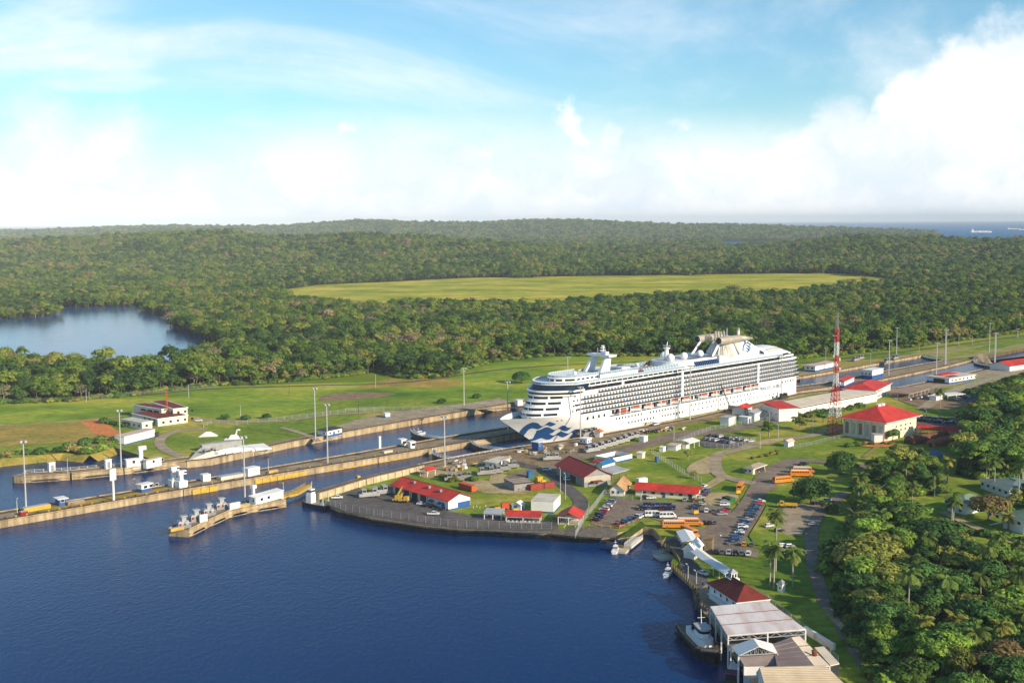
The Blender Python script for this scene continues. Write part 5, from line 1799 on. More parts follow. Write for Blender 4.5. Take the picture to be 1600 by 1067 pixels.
mb = MB(); mb.box(w * .2, w * .8, d * .55, d * .95, 4.92, 5.5, M_red_roof); mb.box(w * .1, w * .45, d * .1, d * .4, 4.92, 5.1, M_rust); mb.build('roof_patch', r_)
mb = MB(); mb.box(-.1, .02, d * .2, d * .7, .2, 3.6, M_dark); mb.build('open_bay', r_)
bld('carport', 'wide flat brown parking roof in front of the right hand water lane', z8(712, 562), z8(800, 594), z8(938, 556), 3.6, M_white, 'flat', mat('brown roof', (.36, .24, .17), (.27, .18, .13), scale=.2, rough=.85, detail=9), over=.8, open_sides=True, post=7, cat='carport')
bld('lock_house', 'white building with a red roof cut by the right edge of the picture', None, z8(1500, 402), z8(1720, 372), 4.5, M_white, 'gable', M_red_roof, 2.6, .8, d=18)
bld('entrance_house', 'low white entrance house behind the tall palm near the right hand lane', z8(955, 600), z8(990, 608), z8(1050, 592), 3.4, M_white, 'flat', M_white, over=.5)
bld('entrance_canopy', 'white open canopy roof right of the entrance house', None, z8(1070, 600), z8(1190, 590), 3.2, M_white, 'flat', M_white, over=.4, d=9, open_sides=True, post=7, cat='canopy')
# terminal with big red hip roof
r_, w, d = bld('terminal_building', 'large cream hall under a huge bright red hip roof beside the radio tower', (1326.6, 679), (1381.8, 690), (1431.3, 677.5), 11.2, M_cream, 'hip', M_red_roof, 6.4, 2.5, cat='hall')
for k in range(6):
 add_window(r_, 'f', 3 + k * (w - 7) / 6, 4.2, 1.5, 1.0, w, d)
for k in range(4):
 add_window(r_, 'f', 12 + k * 5.4, 6.6, 1.5, 1.0, w, d)
mb = MB(); mb.box(w * .42, w * .42 + 2.2, -.12, .02, 0, 4, M_dark); mb.build('door', r_)
for k in range(6):
 y = d * (k + .3) / 6
 mb = MB(); mb.box(-.1, .02, y, y + d / 12, 2.0, 8.6, M_brownwin if k % 2 else M_beige); mb.build('tall_window', r_)
 mb = MB(); mb.box(-.5, 0, y + d / 9, y + d / 9 + .5, 0, 10, M_cream); mb.build('pilaster', r_)
for x in (.38, .5):
 mb = MB(); mb.box(w * x, w * x + 3, d * .5 - 1, d * .5 + 1.2, 17.2, 18.4, M_white); mb.build('roof_vent', r_)
bld('annex_house', 'small white annex in front of the huge red hip roof', z8(536, 884), z8(560, 897), z8(606, 890), 4.4, M_white, 'flat', M_greyroof, over=.2)
bld('walkway_canopy', 'long straight red roofed canopy leading right from the big hall', None, z8(862, 838), z8(1138, 862), 3.6, M_white, 'gable', M_red_roof, 1.4, .6, d=7, open_sides=True, post=7, cat='canopy')
def barrel(label, B, C, r, mt):
 b, c = G(*B), G(*C)
 root = empty('barrel_shed', label, 'shed', b, math.atan2((c - b).y, (c - b).x))
 L_ = (c - b).length
 mb = MB()
 n = 10
 vs = [(x, r * math.cos(math.pi * i / n), 1.2 + r * .95 * math.sin(math.pi * i / n)) for x in (0, L_) for i in range(n + 1)]
 vs += [(x, y, -.3) for x in (0, L_) for y in (r, -r)]
 m_ = 2 * (n + 1)
 fs = [(i, i + 1, n + 2 + i, n + 1 + i) for i in range(n)] + [(m_, 0, n + 1, m_ + 2), (m_ + 1, m_ + 3, 2 * n + 1, n)]
 fs += [tuple(range(n + 1)) + (m_ + 1, m_), tuple(range(n + 1, 2 * n + 2))[::-1] + (m_ + 2, m_ + 3)]
 mb.add(vs, fs, mt); mb.build('vault', root)
 mb = MB(); mb.box(-.1, 0.02, -r * .4, r * .4, 0, 2.4, M_dark); mb.build('door', root)
 for k in range(3):
  mb = MB(); mb.tube((L_ * (k + .5) / 3, 0, 1.2 + r * .93), (L_ * (k + .5) / 3, 0, 2.0 + r * .95), .35, .35, 8, M_rust); mb.build('roof_vent', root)
barrel('long brown vaulted shed beside the big hall, the rear one of two', z8(800, 905), z8(1055, 868), 3.6, M_rust)
barrel('shorter orange brown vaulted shed beside the big hall, the front one of two', z8(950, 925), z8(1112, 888), 2.9, mat('orange rust', (.42, .14, .07), (.28, .09, .05), scale=.5, rough=.85, detail=9))
bld('kiosk', 'small kiosk with a blue pyramid roof among the trees below the vaulted sheds', z8(920, 1004), z8(975, 1024), z8(1035, 1006), 3.2, M_white, 'hip', mat('slate blue roof', (.13, .19, .30), (.10, .15, .24), scale=.3, rough=.7), 1.8, 1.0, cat='kiosk')
# houses among the trees at the right
def q3(x, y): return (1240 + x / 4.4444, 640 + y / 4.4444)
r_, w, d = bld('villa', 'two storey white villa with a green roof half hidden behind a russet tree', q3(1120, 690), q3(1195, 730), q3(1330, 700), 5.2, M_white, 'hip', M_greenroof, 2.2, 1.2, wins=[('s', 1.5, 3.2, 1.8, 1.2, 3, 3.6), ('f', 2, 3.2, 1.8, 1.2, 4, 3.6), ('s', 2, .8, 1.4, 1.6, 2, 4)], cat='house')
r_, w, d = bld('villa', 'white stilted villa with a pale green roof at the right edge', q3(1455, 820), q3(1600, 868), q3(1700, 835), 6.0, M_white, 'hip', M_greenroof, 2.6, 1.4, wins=[('s', 2, 3.4, 1.8, 1.2, 5, 4), ('f', 2, 3.4, 1.8, 1.2, 3, 5)], cat='house')
mb = MB(); mb.add([(-1.5, d * .8, 3.0), (-1.5, d * .8 + 1.6, 3.0), (-1.5, d + 5, 0), (-1.5, d + 6.6, 0)], [(0, 1, 3, 2)], M_white); mb.box(-2, 0, d * .7, d * .9, 2.9, 3.05, M_white); mb.build('stair', r_)
bld('villa', 'long house with a grey green roof behind the palms at the right edge', q3(1300, 545), q3(1500, 620), q3(1640, 570), 4.2, M_white, 'hip', mat('bluish green roof', (.16, .22, .20), (.12, .17, .16), scale=.25, rough=.85), 2.0, 1.2, wins=[('s', 2, 1.8, 1.8, 1.2, 5, 4.5)], cat='house')  # this villa's roof has its own bluer, slightly darker green

# headquarters on the far bank
def block(root, A, B, C, h, roofm, wins):
 b, ex, w, d = frame_of(A, B, C)
 o = MB()
 loc = b - root.location
 vs = lambda x, y: (loc.x + ex.x * x - ex.y * y, loc.y + ex.y * x + ex.x * y)
 P4 = [vs(0, 0), vs(w, 0), vs(w, d), vs(0, d)]
 o.prism(P4, -.5, h, M_cream2)
 wl = o.build('wing', root)
 t = MB()
 I4 = [vs(.4, .4), vs(w - .4, .4), vs(w - .4, d - .4), vs(.4, d - .4)]
 E4 = [vs(-.5, -.5), vs(w + .5, -.5), vs(w + .5, d + .5), vs(-.5, d + .5)]
 t.prism(E4, h + .003, h + .45, M_white)
 t.prism(I4, h + .451, h + .6, roofm)
 t.add([(p[0], p[1], h) for p in E4], [(3, 2, 1, 0)], M_white)
 t.build('roof', wl)
 for f, u, v, ww, hh, n, st in wins:
  for i in range(n):
   m_ = MB()
   uu = u + i * st
   q = [vs(uu, -.06), vs(uu + ww, -.06), vs(uu + ww, .02), vs(uu, .02)] if f == 'f' else [vs(-.06, uu), vs(.02, uu), vs(.02, uu + ww), vs(-.06, uu + ww)]
   m_.prism(q, v, v + hh, M_glass if hh < 2.5 else M_brownwin)
   m_.add([(p[0], p[1], v) for p in q], [(3, 2, 1, 0)], M_glass)
   m_.build('window', wl)
M_cream2 = mat('cream wall', (.74, .69, .58), (.64, .59, .48), scale=.2, rough=.75, detail=8)
p = G(*z1(880, 378))
root = empty('headquarters', 'cream building of flat roofed blocks with an orange mast on the far bank', 'office building', p, 0)
block(root, z1(735, 345), z1(878, 378), z1(1075, 362), 4.4, M_dkred_roof, [('f', 3, 1.4, 1.6, 1.4, 5, 5), ('s', 3, 1.3, 2.2, 2.8, 3, 6)])
block(root, z1(745, 322), z1(900, 348), z1(965, 338), 7.4, M_dkred_roof, [('s', 3, 4.8, 5.5, 1.3, 3, 7)])
block(root, z1(845, 308), z1(965, 350), z1(1040, 340), 7.8, M_dkred_roof, [('f', 2.5, 5, 1.6, 1.3, 3, 4.5), ('s', 2, 5, 2, 1.3, 3, 5)])
block(root, z1(680, 374), z1(790, 396), z1(850, 388), 4.0, M_conc_pale, [('f', 2.4, 1.4, 1.6, 1.4, 2, 5), ('s', 2.5, 1.4, 1.6, 1.4, 4, 5.5)])
mb = MB()
c = G(*z1(925, 348)) - p
for a in ((0, 0), (1, 0), (0, 1), (1, 1)):
 mb.bar((c.x + a[0], c.y + a[1], 7), (c.x + .5, c.y + .5, 21), .22, M_orange)
for k in range(7):
 s_ = 1 - k / 7
 mb.box(c.x + .5 - s_ / 2, c.x + .5 + s_ / 2, c.y + .5 - s_ / 2, c.y + .5 + s_ / 2, 8 + 1.8 * k, 8.15 + 1.8 * k, M_orange)
mb.build('antenna_mast', root)
bld('shed', 'long white shed with a pinkish roof at the head of the side channel', z1(652, 474), z1(692, 482), z1(862, 438), 4.8, M_white, 'flat', M_pinkroof, over=.3, base=(M_blue, .6), cat='shed', door=[('f', 26, 4, 3, M_dark)])
bld('hut', 'dark roofed white hut with blue base on grass by the far lock wall', z2(868, 424), z2(893, 437), z2(976, 419), 3.6, M_white, 'flat', M_dark, over=.7, base=(M_blue, .9), wins=[('f', 2, 1.5, 1.4, 1.0, 2, 7), ('s', 1.5, 1.5, 1.4, 1, 1, 3)], door=[('f', 5.2, 1.4, 2.4, M_blue)], cat='hut')
bld('hut', 'tiny white and blue guard hut by the far fence line', z2(1208, 326), z2(1218, 332), z2(1240, 328), 2.8, M_white, 'flat', M_white, over=.3, base=(M_blue, .8), cat='hut')
bld('hut', 'tiny white hut right beside the far lock wall near the ship bow', r6(118, 636), r6(140, 644), r6(170, 638), 3.0, M_white, 'flat', M_white, over=.3, cat='hut')
# white ramps of the old guard wall, with the grey shed on top
root = empty('concrete_ramp', 'white sloping concrete ramp with a long grey shed on the far lock bank', 'ramp', (0, 0, 0))
def ramp(name, pts, mt):
 mb = MB(); n = len(pts)
 vs = [tuple(G(*z2(x, y), h)) for x, y, h in pts] + [tuple(G(*z2(x, y), h)[:2]) + (-.3,) for x, y, h in pts]
 mb.add(vs, [tuple(range(n))] + [(n + i, n + (i + 1) % n, (i + 1) % n, i) for i in range(n)], mt); mb.build(name, root)
ramp('ramp_slope', [(118, 566, .2), (205, 556, .2), (262, 512, 3.2), (190, 495, 3.2)], M_conc_pale)
ramp('wall', [(205, 556, .2), (330, 528, .2), (334, 500, 2.6), (262, 518, 2.6)], M_white)
ramp('ramp_slope', [(330, 530, .3), (585, 497, .3), (540, 470, 1.2), (430, 480, 2.4), (334, 500, 2.6)], M_white)
bld('shed', 'long grey sheet shed standing above the white ramp on the far bank', None, z2(200, 518), z2(420, 490), 3.4, mat('pale grey sheet', (.36, .36, .36), (.27, .27, .27), scale=.3, rough=.7), 'flat', M_greyroof, over=.2, d=4, cat='shed')
p = G(*z2(375, 445))
root = empty('monument', 'white sculpted monument with a curved neck on the grass of the far bank', 'monument', p, .3)
root.scale = (.72, .72, .62)
mb = MB()
mb.prism([(-8, -4), (7, -4), (8, 3), (-6, 4)], -.2, .5, M_white)
mb.prism([(-4.5, -2.4), (5, -2.4), (5, 2), (-4, 2)], .5, 3.6, M_white, taper=[(-2.5, -1), (2.5, -1), (2.5, 1), (-2, 1)])
mb.build('plinth', root)
mb = MB()
pts = [(1, 0, 3.2), (2.0, 0, 5.0), (2.2, 0, 6.8), (3.0, 0, 8.2), (4.2, 0, 8.3), (5.0, 0, 7.4)]
for a, b in zip(pts[:-1], pts[1:]): mb.tube(a, b, .75, .62, 8, M_white)
mb.build('neck', root, smooth=True)
p = G(*z2(232, 432))
root = empty('roof_mound', 'low white triangular tent shape on the far bank grass', 'tent', p, .2)
mb = MB(); mb.add([(-5.5, -2, 0), (5.5, -2, 0), (5.5, 3, 0), (-5.5, 3, 0), (-1, .5, 2.6), (1.5, .5, 2.6)], [(0, 1, 5, 4), (1, 2, 5), (2, 3, 4, 5), (3, 0, 4)], M_white); mb.build('canvas', root)
mb = MB(); mb.box(-5.6, 5.6, -2.2, -2.0, 0, .3, M_conc_pale); mb.build('kerb', root)
# cabins on the lock walls and piers
r_, w, d = bld('control_cabin', 'long white control cabin with a lookout post on the near pier', z2(476, 806), z2(497, 816), z2(650, 772), 3.2, M_white, 'shed', M_white, .5, .4, wins=[('f', 3, 1.4, 1.6, 1.2, 2, 4.4), ('s', .8, 1.4, 1, 1.2, 1, 2)], cat='cabin')
mb = MB(); mb.box(3, 4.2, d + .5, d + 1.7, 0, 6.4, M_white); mb.box(2.6, 5.0, d + .2, d + 2.0, 6.4, 7.9, M_white); mb.build('lookout_post', r_)
r_, w, d = bld('control_cabin', 'white control house with a thick white lookout post on the far approach pier', z1(690, 606), z1(705, 611), z1(795, 600), 4.2, M_white, 'flat', M_white, over=.3, wins=[('f', 3, 2.2, 1.4, 1.6, 2, 5)], cat='cabin')
mb = MB(); mb.box(w * .85, w * .85 + 1.8, 1, 2.8, 4.5, 9.5, M_white); mb.box(w * .85 - .4, w * .85 + 3.6, .8, 3.0, 8.5, 10.4, M_white); mb.build('lookout_post', r_)
bld('control_cabin', 'smaller white house right of the lookout post on the far approach pier', z1(798, 604), z1(815, 607), z1(898, 588), 3.6, M_white, 'flat', M_pinkroof, over=.3, wins=[('f', 4, 1.8, 1.4, 1.4, 2, 6)], cat='cabin')
bld('control_cabin', 'white roofed cabin with blue lower walls on the turf of the centre wall', z1(770, 738), z1(788, 745), z1(845, 732), 3.6, M_white, 'flat', M_white, over=.6, base=(M_blue, 1.6), wins=[('f', 1.2, 1.9, 2, 1.2, 3, 3.2)], cat='cabin', zb=-.2)
bld('control_cabin', 'small blue cabin with a white roof at the left end of the centre wall', z1(308, 808), z1(330, 818), z1(362, 808), 3.0, M_blue, 'flat', M_white, over=.8, wins=[('f', .8, 1.6, 1.4, 1.2, 1, 2)], cat='cabin', zb=-.2)
for (x, y, hh, lab) in ((966, 706, 7.6, 'white signal tower with a square head on the centre wall, left of two'), (1006, 712, 6.2, 'white signal tower with a wide head on the centre wall, right of two')):
 p = G(*z1(x, y)); root = empty('signal_tower', lab, 'tower', (p.x, p.y, -.2), AL)
 mb = MB(); mb.box(-.9, .9, -.9, .9, 0, hh, M_white); mb.build('shaft', root)
 mb = MB(); mb.box(-1.6, 2.6, -1.3, 1.3, hh, hh + 1.8, M_white); mb.box(1.2, 2.62, -1.32, -1.28, hh + .5, hh + 1.3, M_glass); mb.build('head', root)
 mb = MB(); mb.box(-2, 2.5, -2, 2, 0, 3.2, M_white); mb.build('base_house', root)
bld('hut', 'plain white box hut on the centre wall beside the yellow fender', None, z2(455, 654), z2(520, 640), 3.6, M_white, 'flat', M_white, over=.1, d=4.5, cat='hut', zb=-.2)
bld('hut', 'white box hut among the machinery of the centre wall', None, z2(205, 682), z2(247, 676), 3.0, M_white, 'flat', M_white, over=.1, d=4, cat='hut', zb=-.2)
for x, y, lab in ((378, 190, 'left one of two small white cabins with a glass front on the centre wall'), (453, 210, 'right one of two small white cabins with a glass front on the centre wall')):
 bld('control_cabin', lab, None, zz3(x - 18, y + 2), zz3(x + 18, y - 2), 3.4, M_white, 'flat', M_white, over=.6, d=3.5, wins=[('f', .7, 1.3, 2.4, 1.3, 1, 2)], cat='cabin', zb=-.2)
for x, y, lab in ((538, 378, 'white electric cabinet near the rounded end of the far approach pier'), (1125, 345, 'white electric cabinet behind the white sign board')):
 p = G(x / 6.6667, 680 + y / 6.6667); mb = MB(); mb.box(-1.6, 1.6, -1, 1, 0, 4.6, M_white); mb.box(-1.8, 1.8, -1.2, 1.2, 4.6, 4.85, M_white); mb.box(-.8, .8, -1.04, -1, .3, 3.6, M_grey)
 mb.build('electric_cabinet', None, lab, 'cabinet', loc=p, rz=AL)

# ------------------------------------------------------------------ waterfront sheds, bottom right
def roof_quad(name, label, q, z, mt, cat='shed', posts=True, th=.3, zs=None, truss=False, wallmat=None, ribs=0):
 c = [G(x, y, (zs[i] if zs else z)) for i, (x, y) in enumerate(q)]
 root = empty(name, label, cat, (c[0].x, c[0].y, 0))
 o = c[0].copy(); o.z = 0
 v = [p - o for p in c]
 mb = MB()
 mb.add([tuple(p) for p in v] + [(p.x, p.y, p.z - th) for p in v], [(3, 2, 1, 0), (4, 5, 6, 7), (0, 1, 5, 4), (1, 2, 6, 5), (2, 3, 7, 6), (3, 0, 4, 7)], mt)
 R_ = mb.build('roof', root)
 if ribs:
  for k in range(1, ribs):
   a, b = v[0] + (v[1] - v[0]) * k / ribs, v[3] + (v[2] - v[3]) * k / ribs
   m_ = MB(); m_.bar(a + Vector((0, 0, .04)), b + Vector((0, 0, .04)), .2, M_rust if ribs == 3 else mt); m_.build('roof_rib', R_)
 if posts:
  for a, b in ((0, 1), (1, 2), (2, 3), (3, 0)):
   n = max(1, int((v[b] - v[a]).length / 8))
   for i in range(n):
    p = v[a] + (v[b] - v[a]) * (i + .02) / n
    m_ = MB(); m_.box(p.x - .2, p.x + .2, p.y - .2, p.y + .2, WATER_Z - 1, p.z - th - .01, M_white); m_.build('post', root)
 if truss:
  for a, b in truss:
   m_ = MB()
   n = max(3, int((v[b] - v[a]).length / 1.8))
   lo = Vector((0, 0, -th - 1.3)); hi = Vector((0, 0, -th - .1))
   m_.bar(v[a] + lo, v[b] + lo, .22, M_steel); m_.bar(v[a] + hi, v[b] + hi, .22, M_steel)
   for i in range(n):
    p, q_ = v[a] + (v[b] - v[a]) * i / n, v[a] + (v[b] - v[a]) * (i + 1) / n
    m_.bar(p + (lo if i % 2 else hi), q_ + (hi if i % 2 else lo), .18, M_steel)
   m_.build('truss', root)
 if wallmat:
  for a, b, zt in wallmat:
   m_ = MB(); p, q_ = v[a], v[b]
   m_.add([(p.x, p.y, -4), (q_.x, q_.y, -4), (q_.x, q_.y, q_.z - th - zt), (p.x, p.y, p.z - th - zt)], [(0, 1, 2, 3)], M_white); m_.build('wall', root)
 return root
M_shedroof = mat('stained white roof', (.76, .70, .67), (.50, .35, .30), scale=.22, rough=.7, detail=12, lo=.40, hi=.78, stretch=(1, .35, 1))
mb = MB()
dk = gp([(1088, 926), (1106, 912), (1125, 925), (1160, 952), (1200, 960), (1260, 1010), (1330, 1080), (1230, 1150), (1174, 1067), (1164, 1049), (1142, 1022), (1112, 974), (1094, 952)])
sheet('quay', dk, .24, M_conc_top, world=True)
roof_quad('open_shed', 'big stained white flat roof on steel posts behind the tugboat', [zb(780, 620), zb(880, 788), zb(1335, 752), zb(1115, 590)], 7.6, M_shedroof, truss=[(0, 1), (1, 2)], ribs=3, wallmat=[(2, 3, .4)])
b0 = [zb(900, 852), zb(945, 906), zb(1172, 893), zb(1062, 852), zb(1030, 806), zb(1140, 836)]
zz_ = [6, 6, 6, 8.6, 8.6, 6]
c = [G(x, y, z) for (x, y), z in zip(b0, zz_)]
o = Vector((c[0].x, c[0].y, 0)); v = [p - o for p in c]
root = empty('gabled_shed', 'small white gabled roof with an open triangular truss front', 'shed', o)
mb = MB(); mb.add(v + [p - Vector((0, 0, .2)) for p in v], [(0, 1, 3, 4), (3, 2, 5, 4), (10, 9, 7, 6), (10, 11, 8, 9), (0, 6, 7, 1), (1, 7, 9, 3), (3, 9, 8, 2), (2, 8, 11, 5)], M_white); mb.build('roof', root)
mb = MB()
for k in range(1, 10):
 p = v[1] + (v[2] - v[1]) * k / 10
 t = 1 - abs(k - 5) / 5
 q_ = Vector((p.x, p.y, v[1].z + (v[3].z - v[1].z) * t - .25))
 mb.bar(p, q_, .16, M_steel)
 if k < 9: mb.bar(p, v[1] + (v[2] - v[1]) * (k + (1 if k < 5 else -1)) / 10 + Vector((0, 0, max(.1, (v[3].z - v[1].z) * (1 - abs(k + (1 if k < 5 else -1) - 5) / 5) - .25))), .14, M_steel)
mb.bar(v[1], v[2], .3, M_steel)
mb.build('truss', root)
for p in (v[1], v[2], v[0], v[5]):
 mb = MB(); mb.box(p.x - .2, p.x + .2, p.y - .2, p.y + .2, -4, p.z - .3, M_white); mb.build('post', root)
roof_quad('lean_to_shed', 'brown lean to roof in front of the open truss gable', [zb(943, 906), zb(975, 962), zb(1165, 958), zb(1158, 896)], 5, mat('brown grey roof', (.30, .24, .22), (.22, .17, .16), scale=.25, rough=.8, detail=9), zs=[5.6, 4.2, 4.2, 5.6], wallmat=[(1, 2, .1)])
roof_quad('workshop_roof', 'brown ribbed roof slope between the gable and the beige roofs', [zb(1142, 838), zb(1168, 966), zb(1382, 966), zb(1247, 800)], 5.8, mat('brown ribbed roof', (.34, .25, .22), (.25, .18, .16), scale=.2, rough=.8, detail=9), ribs=6, zs=[5.8, 5.2, 6.8, 6.8])
roof_quad('workshop_roof', 'pale beige roof slope with a rusty roof fan right of the brown roof', [zb(1250, 800), zb(1385, 966), zb(1475, 966), zb(1300, 792)], 6.8, M_beigeroof, ribs=3, zs=[6.8, 6.8, 5.6, 5.6])
roof_quad('workshop_roof', 'narrow beige roof strip along the grassy bank', [zb(1385, 858), zb(1478, 962), zb(1530, 950), zb(1440, 852)], 5, M_beigeroof, posts=False, wallmat=[(2, 3, 0)])
roof_quad('workshop_roof', 'large cream ribbed roof cut by the bottom edge of the picture', [zb(1066, 972), zb(1105, 1110), zb(1600, 1110), zb(1448, 962)], 7.0, mat('cream ribbed roof', (.68, .55, .38), (.56, .43, .28), scale=.2, rough=.7, detail=9, stretch=(1, 1, 1)), ribs=14, wallmat=[(0, 1, .2), (3, 0, .2)])
p = G(*zb(1385, 905), 6.2)
root = empty('roof_fan', 'small rusty fan unit on the pale beige roof', 'roof fan', p)
mb = MB(); mb.tube((0, 0, 0), (0, 0, 1.2), .7, .8, 10, M_rust); mb.build('drum', root)
mb = MB(); mb.sphere((0, 0, 1.2), .9, M_rust, 10, 5, .5, True); mb.build('cowl', root)
# white retaining wall along the bank
a, b = [G(*zb(x, y)) for x, y in ((1330, 775), (1500, 880))]
mb = MB(); d_ = (b - a).normalized(); nr = Vector((-d_.y, d_.x, 0)) * .4
mb.prism([(v_.x, v_.y) for v_ in (a - nr, b - nr, b + nr, a + nr)], -.5, 2.2, M_white)
mb.build('boundary_wall', None, 'white boundary wall between the sheds and the grassy bank', 'wall')
# boathouse with cupola
r_, w, d = bld('boathouse', 'white boathouse with a dark red tiled hip roof and a white cupola by the quay', (1107.7, 936), (1152, 966), (1199, 961.5), 5.6, M_white, 'hip', M_dkred_roof, 3.4, .9, wins=[('s', 2.0, 3.4, 1.2, 1.2, 6, 4.4), ('f', 2, 3.4, 1.2, 1.2, 3, 4)])
mb = MB(); mb.box(-1.6, 0, d * .1, d * .9, 2.6, 2.8, M_white); mb.build('balcony', r_)
cx_, cy_ = w * .55, d * .72
mb = MB(); mb.box(cx_ - 1.7, cx_ + 1.7, cy_ - 1.7, cy_ + 1.7, 5.8, 8.6, M_white); C_ = mb.build('cupola', r_)
mb = MB(); mb.box(cx_ - 1.1, cx_ + 1.1, cy_ - 1.1, cy_ + 1.1, 8.6, 10.4, M_white); mb.add([(cx_ - 1.4, cy_ - 1.4, 10.4), (cx_ + 1.4, cy_ - 1.4, 10.4), (cx_ + 1.4, cy_ + 1.4, 10.4), (cx_ - 1.4, cy_ + 1.4, 10.4), (cx_, cy_, 11.6)], [(0, 1, 4), (1, 2, 4), (2, 3, 4), (3, 0, 4), (3, 2, 1, 0)], M_greyroof); mb.build('lantern', C_)
mb = MB()
for k in (-1, 1): mb.box(cx_ - 1.16, cx_ - 1.08, cy_ + k * .5 - .3, cy_ + k * .5 + .3, 8.9, 10.0, M_glass); mb.box(cx_ + k * .5 - .3, cx_ + k * .5 + .3, cy_ - 1.16, cy_ - 1.08, 8.9, 10.0, M_glass)
mb.build('lantern_window', C_)
# covered walkway: two roof runs and a cross gable
def walkway(label, pts, w, h, rm):
 L_ = gp(pts)
 root = empty('covered_walkway', label, 'walkway', (L_[0][0], L_[0][1], 0))
 o = Vector(L_[0])
 L_ = [Vector(p) - o for p in L_]
 for a, b in zip(L_[:-1], L_[1:]):
  d_ = (b - a).normalized(); nr = Vector((-d_.y, d_.x)) * w / 2
  mb = MB()
  vs = [(*(a + nr), h), (*(b + nr), h), (*b, h + .9), (*a, h + .9), (*(a - nr), h), (*(b - nr), h)]
  vs += [(x, y, z - .18) for x, y, z in vs]
  mb.add(vs, [(0, 3, 2, 1), (3, 4, 5, 2), (6, 7, 8, 9), (9, 8, 11, 10), (0, 1, 7, 6), (4, 10, 11, 5), (1, 2, 8, 7), (2, 5, 11, 8), (3, 0, 6, 9), (4, 3, 9, 10)], rm)
  mb.build('roof', root)
  n = max(2, int((b - a).length / 4))
  for i in range(n + 1):
   p = a + (b - a) * i / n
   for s_ in (-.85, .85):
    q_ = p + nr * s_
    m_ = MB(); m_.box(q_.x - .1, q_.x + .1, q_.y - .1, q_.y + .1, -.1, h - .1, M_white); m_.build('post', root)
  m_ = MB(); q0, q1 = a + nr * .8, b + nr * .8
  m_.bar((*q0, 1.0), (*q1, 1.0), .12, M_white); m_.build('handrail', root)
walkway('first run of the white roofed walkway beside the orange buses', [zb(628, 232), zb(668, 300)], 6.5, 3.4, M_white)
walkway('long run of the white roofed walkway leading to the boathouse', [zb(695, 345), zb(760, 395), zb(900, 485)], 5.0, 3.4, M_white)
bld('gabled_entrance', 'white gabled entrance block joining the two runs of the covered walkway', zb(655, 322), zb(688, 352), zb(735, 318), 3.8, M_white, 'gable', M_white, 2.2, .5, ridge='x', cat='building')
bld('kiosk', 'tiny white kiosk with a dark pyramid roof on the grassy bank', zb(1178, 536), zb(1196, 546), zb(1216, 538), 3.2, M_white, 'hip', M_greywall, 1.3, .35, cat='kiosk', wins=[('s', .5, 1.4, .6, .7, 1, 1)])
bld('toll_booth', 'little booth with a tan roof at the road bend near the car lot', zz5(1215, 196), zz5(1235, 206), zz5(1282, 192), 2.8, M_white, 'gable', M_pinkroof, 1.0, .5, cat='booth')
bld('wooden_store', 'brown timber store behind the walkway next to the orange bus', zb(745, 300), zb(790, 312), zb(800, 285), 5.0, mat('weathered timber', (.26, .20, .12), (.18, .13, .08), scale=.8, rough=.9, stretch=(1, 1, .3)), 'flat', M_brown, over=.2, cat='store')
for x, y, mt, lab in ((735, 655, M_dark, 'black waste container beside the green one'), (775, 665, mat('bin green', (.03, .16, .05), (.03, .12, .04), scale=1), 'green waste container by the dirt patch')):
 container(lab, zz5(x - 22, y + 8), zz5(x + 18, y), mt, d=2.2, h=2.0, name='waste_container')
for x, y, lab in ((465, 770, 'yellow roadside booth sign in the parking lot'), (818, 600, 'yellow sign box on the grass in front of the small island bus'), (478, 500, 'yellow crate stack beside the yellow box container')):
 px = zz5(x, y) if x != 478 else zz4(x, 512)
 p = G(*px); root = empty('sign_box', lab, 'sign', p, .4)
 mb = MB(); mb.box(-1.2, 1.2, -.4, .4, .7, 2.0, M_yellow); mb.build('panel', root)
 for s_ in (-.9, .9):
  mb = MB(); mb.box(s_ - .12, s_ + .12, -.12, .12, 0, .7, M_dark); mb.build('leg', root)
# ------------------------------------------------------------------ vehicles
ORD = ['first', 'second', 'third', 'fourth', 'fifth', 'sixth', 'seventh', 'eighth', 'ninth', 'tenth', 'eleventh', 'twelfth', 'thirteenth', 'fourteenth', 'fifteenth', 'sixteenth', 'seventeenth', 'eighteenth', 'nineteenth', 'twentieth']
PAINT = {'white': (.75, .75, .74), 'silver': (.42, .43, .44), 'grey': (.14, .145, .15), 'black': (.014, .014, .016), 'dark blue': (.012, .025, .085), 'blue': (.03, .09, .26), 'red': (.42, .018, .018), 'maroon': (.12, .012, .018), 'yellow': (.62, .36, .02), 'green': (.03, .12, .06), 'beige': (.40, .33, .22)}
def paint(c):
 return mat('car paint ' + c, PAINT[c], tuple(v * .92 for v in PAINT[c]), scale=.8, rough=.28, spec=.5, metal=.25 if c in ('silver', 'grey', 'dark blue') else 0)
M_tyre = mat('tyre rubber', (.018, .018, .018), (.03, .03, .03), scale=3, rough=.9)
M_lamp_red = mat('tail lamp', (.35, .01, .01), (.28, .01, .01), scale=3, rough=.3)
def extr(mb, prof, y0, y1, mt, inset=0.0, ztop=99):
 n = len(prof)
 vs = [(x, y0, z) for x, z in prof] + [(x, y1, z) for x, z in prof]
 mb.add(vs, [tuple(range(n)), tuple(range(2 * n - 1, n - 1, -1))] + [(i, n + i, n + (i + 1) % n, (i + 1) % n) for i in range(n)], mt)
CARS = {}
